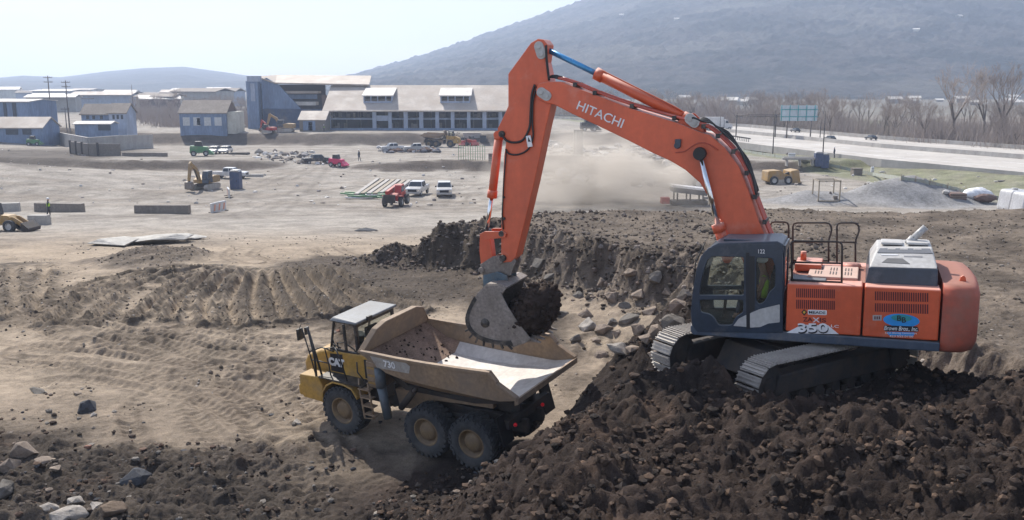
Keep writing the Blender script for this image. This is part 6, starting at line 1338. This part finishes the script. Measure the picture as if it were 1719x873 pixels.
# silt fence
P = [ground_hit(a, b) for a, b in [(1236, 253), (1262, 258), (1300, 264), (1345, 273), (1392, 281), (1430, 288), (1465, 295), (1512, 304), (1560, 314), (1620, 326), (1689, 340), (1760, 352)]]; mb = MB()
for a, b in zip(P, P[1:]):
    for k in range(3):
        u, v = a.lerp(b, k/3), a.lerp(b, (k+1)/3); mb.hexa([u, u+Vector((0, .06, 0)), u+Vector((0, .06, .55)), u+Vector((0, 0, .55))], [v, v+Vector((0, .06, 0)), v+Vector((0, .06, .5)), v+Vector((0, 0, .5))])
sf = tag(mb.build('silt_fence', paint('silt_cloth', (.38, .44, .39), .8, dirt=.5)), 'long low pale green silt fence between site and grass verge', 'fence'); mb = MB()
for a, b in zip(P, P[1:]):
    for k in range(2): u = a.lerp(b, k/2); mb.box((u.x, u.y-.06, u.z+.35), (.08, .08, .9))
mb.build('stakes', M_wood, sf)
# wire fence with thin posts in front of the haul road
P = [ground_hit(a, 270) for a in range(770, 818, 4)]; mb = MB()
for p in P: mb.cyl(p, p+Vector((0, 0, 2.6)), .045, n=5)
for z in (.6, 1.5, 2.4):
    for a, b in zip(P, P[1:]): mb.cyl(a+Vector((0, 0, z)), b+Vector((0, 0, z)), .02, n=4)
tag(mb.build('rebar_fence', M_green), 'thin green wire fence left of the brown slatted bin', 'fence')

# ================================================================ rubble, rocks and clods
import bmesh
M_rock = earth('boulder_stone', None, 3, .7, .05, .35, world=False)
def rock(label, px, py, wpx, col, group=None, flat=.6, seed=0, z=None, cat='rock', name='rock', sink=.38, elong=1.0, tilt=.25):
    p = ground_hit(px, py, True) if z is None else at(px, py, z); k = (p.y*CC+(CH-p.z)*CS)/CF; w = wpx*k/2; r = random.Random(seed*7+int(px*3+py))
    bm = bmesh.new()
    for i in range(15):
        v = Vector((r.gauss(0, 1), r.gauss(0, 1), r.gauss(0, 1))).normalized(); v = Vector((v.x*w, v.y*w*.8*elong, v.z*w*flat))*r.uniform(.8, 1.12); bm.verts.new(v)
    bmesh.ops.convex_hull(bm, input=bm.verts[:]); bmesh.ops.delete(bm, geom=[v for v in bm.verts if not v.link_faces], context='VERTS')
    bmesh.ops.bevel(bm, geom=bm.edges[:], offset=w*.03, segments=1, affect='EDGES'); bmesh.ops.triangulate(bm, faces=bm.faces[:]); bmesh.ops.subdivide_edges(bm, edges=bm.edges[:], cuts=2, use_grid_fill=True)
    co = np.array([v.co[:] for v in bm.verts]); q = co/w; d = fbm(q[:, 0]*2+q[:, 2]*1.4+seed, q[:, 1]*2-q[:, 2]*1.1+px, 4, 5, .6)*.09*w
    for v, dd in zip(bm.verts, d): v.co += v.co.normalized()*float(dd)
    me = bpy.data.meshes.new(name); bm.to_mesh(me); bm.free(); a = me.color_attributes.new('Col', 'FLOAT_COLOR', 'POINT'); cn = np.array(col)[None]*(1+.35*fbm(q[:, 0]*1.5, q[:, 1]*1.5+q[:, 2], 3, 8)[:, None]); a.data.foreach_set('color', np.concatenate([cn.clip(0, 1), np.ones((len(co), 1))], 1).astype(np.float32).ravel())
    me.materials.append(M_rock); o = bpy.data.objects.new(name, me); COL.objects.link(o); o.location = p+Vector((0, 0, w*flat*(1-2*sink)*.8)); o.rotation_euler = (r.uniform(-tilt, tilt), r.uniform(-tilt, tilt), r.uniform(0, 6.3)); tag(o, label, cat, group); return o
PK = (.23, .185, .15); GR = (.15, .135, .12); DG = (.07, .072, .08); LG = (.31, .28, .25)
for a in [('pinkish boulder at the left edge above the pale slabs', 14, 786, 50, PK, .75), ('big pinkish boulder standing behind the one at the left edge', 40, 768, 50, PK, .8), ('flat tan stone just right of the pinkish boulders', 74, 775, 36, PK, .5), ('grey boulder cut off by the left edge below the pinkish ones', 8, 838, 50, GR, .8), ('dark grey boulder with a pale streak on the rubble slope', 146, 690, 40, DG, .8), ('dark broken concrete chunk, the largest in the lower left', 228, 808, 60, DG, .6), ('narrow pale slab leaning at the lower left', 82, 856, 36, LG, .5), ('wide pale slab at the bottom edge of the photo', 115, 874, 70, LG, .4), ('pale slab lying above the wide one', 128, 846, 40, LG, .45), ('white flat stone right of the pale slabs', 160, 852, 34, LG, .35), ('brown earth-covered stone beside the white flat stone', 190, 866, 60, (.16, .12, .09), .5), ('flat grey slab on the pale track, farthest left of the slope', 62, 660, 44, GR, .25), ('small pale stone right under the dark grey boulder', 158, 698, 16, LG, .5), ('small pale pink stone behind the dark grey boulder', 130, 665, 18, PK, .6), ('pale stone in front of the truck front wheel', 500, 712, 20, LG, .6), ('small grey stone below the truck nose', 494, 716, 14, GR, .6), ('low tan stone right of the flat tan one', 95, 790, 26, PK, .4), ('reddish stone on the rubble above the broken concrete', 150, 755, 20, (.22, .12, .09), .5)]: rock(a[0], a[1], a[2], a[3], a[4], flat=a[5], seed=len(a[0]))
for i, (px, py, w_, cl, fl) in enumerate([(990, 552, 42, LG, .7), (1042, 590, 46, LG, .5), (1062, 588, 34, PK, .6), (1028, 545, 24, GR, .6), (1104, 560, 46, PK, .7), (1084, 582, 34, PK, .6), (1138, 525, 42, PK, .8), (1128, 548, 50, GR, .7), (1008, 600, 30, PK, .6), (966, 572, 26, GR, .6), (1073, 556, 30, PK, .7), (1150, 560, 28, PK, .7), (1000, 575, 22, PK, .6), (950, 600, 20, GR, .5), (1035, 565, 22, PK, .6), (1095, 600, 26, PK, .6), (925, 470, 26, GR, .7), (1010, 478, 24, PK, .7), (1075, 500, 30, PK, .7), (1048, 520, 22, GR, .7), (1120, 498, 26, PK, .7), (970, 500, 24, GR, .7), (1015, 560, 34, PK, .7), (1055, 540, 38, GR, .7), (985, 530, 30, PK, .7), (1120, 575, 34, LG, .6), (1090, 525, 36, PK, .7), (940, 530, 28, GR, .7), (1150, 500, 32, GR, .7), (1025, 505, 34, PK, .7), (905, 455, 30, GR, .7), (1060, 470, 30, PK, .7), (1100, 470, 34, GR, .7)]): cn = {LG: 'pale', PK: 'pinkish', GR: 'grey'}[cl]; sz = 'large' if w_ > 40 else 'medium' if w_ > 27 else 'small'; rock(f'{sz} {cn} broken stone along the cut bank between truck bed and excavator', px, py, w_*1.1, cl, f'{sz} {cn} stones along the cut bank', flat=fl, seed=i)
for i, (lab, px, py, w_, fl) in enumerate([('large pale concrete sheet on the lumpy patch', 258, 408, 110, .2), ('pale concrete slab tipped up at the right of the large sheet', 314, 402, 60, .2), ('long pale concrete slab left of the large sheet', 188, 412, 100, .16), ('thin dark slab lying right of the lumpy patch', 615, 388, 40, .15)]): rock(lab, px, py, w_, (.42, .40, .37) if i < 3 else DG, flat=fl, seed=i+40, cat='concrete slab', name='concrete_slab', sink=.1, elong=1.6, tilt=.05)

ico = np.array([(0, 0, 1), (.9, 0, .45), (.28, .85, .45), (-.72, .53, .45), (-.72, -.53, .45), (.28, -.85, .45), (.72, .53, -.45), (-.28, .85, -.45), (-.9, 0, -.45), (-.28, -.85, -.45), (.72, -.53, -.45), (0, 0, -1)])
itr = np.array([(0, 1, 2), (0, 2, 3), (0, 3, 4), (0, 4, 5), (0, 5, 1), (1, 6, 2), (2, 7, 3), (3, 8, 4), (4, 9, 5), (5, 10, 1), (6, 7, 2), (7, 8, 3), (8, 9, 4), (9, 10, 5), (10, 6, 1), (11, 7, 6), (11, 8, 7), (11, 9, 8), (11, 10, 9), (11, 6, 10)])
def scatter(name, label, n, xr_, yr_, wfun, smin, smax, pal, seed, m, flat=.7, smooth=False, power=2.5):
    rng = np.random.default_rng(seed); x = rng.uniform(*xr_, n*6); y = rng.uniform(*yr_, n*6); vis = np.abs(x) < (y*.62+2.5); x, y = x[vis], y[vis]
    z, dk, pl, rg, fc = terrain(x, y); k = rng.uniform(0, 1, len(x)) < wfun(x, y, z, dk, pl, rg, fc); x, y, z = x[k][:n], y[k][:n], z[k][:n]; n = len(x)
    s = smin+(smax-smin)*rng.uniform(0, 1, n)**power; sh = ico[None]*(1+rng.normal(0, .17, (n, 12, 1)))*(s[:, None]*rng.uniform(.65, 1.25, (n, 3)))[:, None, :]; sh[:, :, 2] *= flat
    a = rng.uniform(0, 6.28, n); ca, sa = np.cos(a)[:, None], np.sin(a)[:, None]; X_ = sh[:, :, 0]*ca-sh[:, :, 1]*sa; Y_ = sh[:, :, 0]*sa+sh[:, :, 1]*ca
    V = np.stack([X_+x[:, None], Y_+y[:, None], sh[:, :, 2]+(z+s*flat*.25)[:, None]], -1).reshape(-1, 3); F = (itr[None]+(np.arange(n)*12)[:, None, None]).reshape(-1, 3)
    pal = np.array(pal); c = pal[rng.integers(0, len(pal), n)]*rng.uniform(.7, 1.25, (n, 1)); c = np.repeat(c, 12, 0)
    return tag(npmesh(name, V, F, m, c.clip(0, 1), smooth), label, 'rubble', kind='stuff')
M_rub = earth('rubble_stone', None, 6, .5, .02, .3)
DKP = [(.042, .030, .024), (.055, .038, .029), (.032, .025, .022), (.09, .06, .043)]
scatter('soil_lumps', 'clods of dark soil covering the foreground mound', 42000, (-8, 15), (9, 26), lambda x, y, z, dk, pl, rg, fc: np.clip((dk-.3)*1.6, 0, 1)*(x > -3)*(.15+fbm(x/1.3, y/1.3, 3, 77).clip(0, 1)*1.6), .006, .10, DKP, 1, M_rub, .8, False, 9)
scatter('rubble', 'loose stones and clods over the lower left ground', 15000, (-17, 1), (15, 30), lambda x, y, z, dk, pl, rg, fc: np.clip(rg*1.1-.1, 0, 1)*(.1+fbm(x/1.6, y/1.6, 3, 78).clip(0, 1)*1.8), .006, .10, DKP+[(.15, .12, .10), (.20, .18, .16), (.10, .08, .065), (.07, .07, .075), (.13, .085, .065), (.09, .07, .058)], 2, M_rub, .7, power=7)
scatter('bank_rubble', 'broken earth and stones along the cut bank', 9000, (-14, 14), (27, 56), lambda x, y, z, dk, pl, rg, fc: np.clip(fc*.9+pl*.16-.06, 0, 1), .015, .15, [(.13, .10, .083), (.09, .072, .058), (.19, .16, .14), (.06, .048, .04)], 3, M_rub, .8, power=3.5)
scatter('rubble_stones', 'small stones strewn over the plain ground and plateau', 24000, (-30, 34), (24, 70), lambda x, y, z, dk, pl, rg, fc: np.clip(.05+(rg-.15)*2.2, 0, 1), .010, .075, [(.20, .17, .145), (.10, .082, .066), (.28, .25, .22), (.09, .07, .056), (.08, .065, .05), (.07, .055, .045)], 4, M_rub, .7, power=4)
# demolition rubble fields farther away
def field(name, label, n, px, py, smin, smax, pal, seed, flat=.6):
    rng = np.random.default_rng(seed); V = []; F = []; cs = []
    for i in range(n):
        p = ground_hit(rng.uniform(*px), rng.uniform(*py)) if n < 90 else None
        if p is None:
            a, b = field.a, field.b
            x0 = rng.uniform(*px); y0 = rng.uniform(*py); p = at(x0, y0, field.z); p.z = gz(p.x, p.y)
        s = smin+(smax-smin)*rng.uniform()**2.2; sh = ico*(1+rng.normal(0, .2, (12, 1)))*s*rng.uniform(.4, 1.5, 3)*np.array([1, 1, flat]); V.append(sh+np.array([p.x, p.y, p.z+s*.2])); F.append(itr+12*i); c_ = np.array(pal[rng.integers(0, len(pal))])*rng.uniform(.7, 1.2); cs.append(np.tile(c_, (12, 1)))
    return tag(npmesh(name, np.concatenate(V), np.concatenate(F), M_rub, np.concatenate(cs).clip(0, 1), False), label, 'rubble', kind='stuff')
field.a = field.b = 0; field.z = -.2
WG = [(.5, .48, .45), (.33, .30, .27), (.6, .58, .56), (.2, .17, .15), (.26, .24, .24)]
field('demolition_rubble', 'pale demolition rubble strewn across the far site under the dust', 420, (890, 1160), (243, 312), .2, 1.2, WG, 11)
field('demolition_rubble', 'rubble heap along the haul road left of the magenta vehicle', 160, (430, 545), (258, 278), .15, .8, WG, 12)
field('scrap_heap', 'heap of scrap metal and debris around the two parked pickups', 200, (636, 738), (247, 259), .2, 1.1, [(.2, .2, .22), (.1, .1, .12), (.4, .4, .42), (.14, .09, .07)], 13)
field('debris', 'debris and stones before the small house and shed', 130, (395, 470), (212, 226), .2, 1.0, WG, 14)
field('debris', 'bits of rubble lying along the silt fence', 150, (1300, 1700), (262, 345), .1, .5, WG, 15)
field('debris', 'scattered stones across the far site floor', 260, (0, 860), (262, 350), .08, .35, WG, 16)

# dust drifting under the boom
dm, dn, db = newmat('drifting_dust'); dn.nodes.remove(db)
pv = dn.nodes.new('ShaderNodeVolumePrincipled'); pv.inputs['Color'].default_value = (.93, .86, .78, 1); tcn = dn.nodes.new('ShaderNodeTexCoord'); gr = dn.nodes.new('ShaderNodeTexGradient'); gr.gradient_type = 'SPHERICAL'; dn.links.new(tcn.outputs['Object'], gr.inputs[0])
nn = dn.nodes.new('ShaderNodeTexNoise'); nn.inputs['Scale'].default_value = 2.6; nn.inputs['Detail'].default_value = 4; dn.links.new(tcn.outputs['Object'], nn.inputs[0]); rr = ramp(dn, nn.outputs[0], .4, .72)
m1 = dn.nodes.new('ShaderNodeMath'); m1.operation = 'MULTIPLY'; dn.links.new(gr.outputs['Fac'], m1.inputs[0]); dn.links.new(rr, m1.inputs[1]); m2 = dn.nodes.new('ShaderNodeMath'); m2.operation = 'MULTIPLY'; m2.inputs[1].default_value = .85; dn.links.new(m1.outputs[0], m2.inputs[0]); dn.links.new(m2.outputs[0], pv.inputs['Density'])
dn.links.new(pv.outputs[0], [n for n in dn.nodes if n.type == 'OUTPUT_MATERIAL'][0].inputs['Volume'])
for lab, px, py, z, sx, sy, sz in (('pale dust cloud drifting over the rubble under the boom', 1005, 305, 2.5, 15, 13, 7), ):
    p = at(px, py, z); v, f = blob((0, 0, 0), (1, 1, 1), 16, 10, 1, 0); o = npmesh('dust_cloud', v, f, dm); o.location = p; o.scale = (sx, sy, sz); tag(o, lab, 'dust', kind='stuff')

# ================================================================ bare winter trees
M_bark = paint('bark', (.16, .135, .115), .95, dirt=.3, scale=2, dcol=(.22, .2, .18)); M_twig = plain('twigs', (.36, .30, .265), .95)
def bare_tree(seed, h=13, spread=1.0, twigs=6):
    r = random.Random(seed); tr = MB(); tw = MB()
    def seg(p, d, L_, r0, lvl):
        q = p+d*L_; mb = tr if lvl < 2 else tw; r1 = r0*.68
        mb.cyl(p, q, r0, r1, n=6 if lvl < 2 else 3, caps=False)
        if lvl >= twigs: return
        n = (3 if lvl in (0, 1) else 2)+(1 if r.random() < .45 else 0)
        for i in range(n):
            ax = Vector((r.gauss(0, 1), r.gauss(0, 1), r.gauss(0, .4))).normalized(); e = (d+ax*r.uniform(.35, .8)*spread+Vector((0, 0, .18))).normalized()
            seg(q if i == 0 or lvl < 1 else p.lerp(q, r.uniform(.45, 1)), e, L_*r.uniform(.62, .86), max(r1*.75, .016), lvl+1)
    seg(Vector((0, 0, -.4)), Vector((r.gauss(0, .04), r.gauss(0, .04), 1)).normalized(), h*.24, h*.019, 0); return tr, tw
protos = []
for s in range(4):
    tr, tw = bare_tree(s+3, 13, [1.0, .8, 1.15, .9][s]); t = empty('bare_tree', (0, 0, 0)); tr.build('trunk', M_bark, t, fix=False); tw.build('crown', M_twig, t, fix=False); protos.append(t)
used = [False]*4
def put_tree(x, y, s, label, group):
    i = RND.randrange(4)
    if used[i]: t = copy_tree(protos[i])
    else: t = protos[i]; used[i] = True
    t.location = (x, y, gz(x, y)); t.rotation_euler = (0, 0, RND.uniform(0, 6.3)); t.scale = (s, s, s*RND.uniform(.9, 1.15)); tag(t, label, 'tree', group); return t
for lab, px, py, s in (('tall bare tree with many upright limbs beyond the highway, the broadest', 1600, 247, 1.75), ('tall bare tree with forked limbs near the right edge', 1682, 250, 1.8), ('slim bare tree just left of the forked one at the right', 1650, 247, 1.5), ('bare tree rising right behind the sign board', 1372, 224, 1.1)):
    p = at(px, py-9, 1.2); put_tree(p.x, p.y, s, lab, None)
for k in range(190):
    t_ = RND.random(); i = RND.random()*(len(FE)-2); a = FE[int(i)].lerp(FE[int(i)+1], i % 1); d = 3+RND.random()**1.5*70
    put_tree(a.x+d*.75, a.y+d*.8, RND.uniform(.6, 1.05), 'leafless tree in the woods beyond the highway', 'leafless trees beyond the highway')
for k in range(46):
    px = RND.uniform(225, 470); Y = RND.uniform(275, 420); x = ray(px, 190).x*Y/ray(px, 190).y; put_tree(x, Y, RND.uniform(.45, .8), 'leafless tree in the woods behind the small house', 'leafless trees behind the small house')
for k in range(16):
    px = RND.uniform(880, 1240); Y = RND.uniform(330, 520); x = ray(px, 190).x*Y/ray(px, 190).y; put_tree(x, Y, RND.uniform(.6, 1.1), 'leafless tree in the far woods seen under the boom', 'leafless trees under the boom')
# brush beneath them
def brush(name, label, pts, n, h, seed):
    rng = np.random.default_rng(seed); V = []; pts = np.array(pts); i = rng.integers(0, len(pts), n); x = pts[i, 0]+rng.normal(0, 2.5, n); y = pts[i, 1]+rng.normal(0, 2.5, n); z = terrain(x, y, False)[0]-.2
    hh = h*rng.uniform(.3, 1, n); dx, dy = rng.normal(0, .35, n)*hh, rng.normal(0, .35, n)*hh; w = .035+.05*rng.uniform(0, 1, n); a = rng.uniform(0, 3.14, n)
    V = np.stack([np.stack([x-w*np.cos(a), y-w*np.sin(a), z], 1), np.stack([x+w*np.cos(a), y+w*np.sin(a), z], 1), np.stack([x+dx, y+dy, z+hh], 1)], 1).reshape(-1, 3)
    return tag(npmesh(name, V, np.arange(3*n).reshape(-1, 3), M_twig, None, False), label, 'brush', kind='stuff')
bp = []
for k in range(500): i = RND.random()*(len(FE)-1.01); a = FE[int(i)].lerp(FE[int(i)+1], i % 1); d = 2+RND.random()*34; bp.append((a.x+d*.75, a.y+d*.8))
brush('brushwood', 'dense leafless brush along the far side of the highway', bp, 46000, 6.5, 3)
bp = [(ray(px, 190).x*Y/ray(px, 190).y, Y) for px, Y in [(RND.uniform(225, 480), RND.uniform(262, 400)) for k in range(300)]]
brush('brushwood', 'brown leafless brush behind the small house', bp, 22000, 4.5, 4)
bp = [(ray(px, 190).x*Y/ray(px, 190).y, Y) for px, Y in [(RND.uniform(870, 1240), RND.uniform(310, 560)) for k in range(300)]]
brush('brushwood', 'grey brown brush in the distance under the boom', bp, 12000, 4.5, 5)

# parts that were modelled together but are separate pieces become objects of their own
def split_loose(o):
    me = o.data; n = len(me.vertices); par = list(range(n))
    def find(a):
        while par[a] != a: par[a] = par[par[a]]; a = par[a]
        return a
    for e in me.edges: a, b = find(e.vertices[0]), find(e.vertices[1]); par[a] = b
    isl = {}
    for f in me.polygons: isl.setdefault(find(f.vertices[0]), []).append(f)
    if len(isl) < 2: return
    for k, fs in enumerate(isl.values()):
        mp = {}; vs = []; F = []
        for f in fs:
            q = []
            for v in f.vertices:
                if v not in mp: mp[v] = len(vs); vs.append(me.vertices[v].co[:])
                q.append(mp[v])
            F.append(q)
        m2 = bpy.data.meshes.new(me.name); m2.from_pydata(vs, [], F); m2.polygons.foreach_set('use_smooth', [f.use_smooth for f in fs]); m2.materials.append(me.materials[0])
        if k == 0: first = m2; continue
        c3 = o.copy(); c3.data = m2; COL.objects.link(c3)
    o.data = first
for o in list(SC.objects):
    if o.type == 'MESH' and o.name.split('.')[0] in ('mud_flap', 'wear_edge', 'front_fender', 'side_cutter', 'wheel_arch', 'side_flash', 'guide_link', 'hoses', 'frame_rail', 'coupler_plate', 'sign_legs', 'gable', 'pivot_pin', 'lid') and not o.children: split_loose(o)
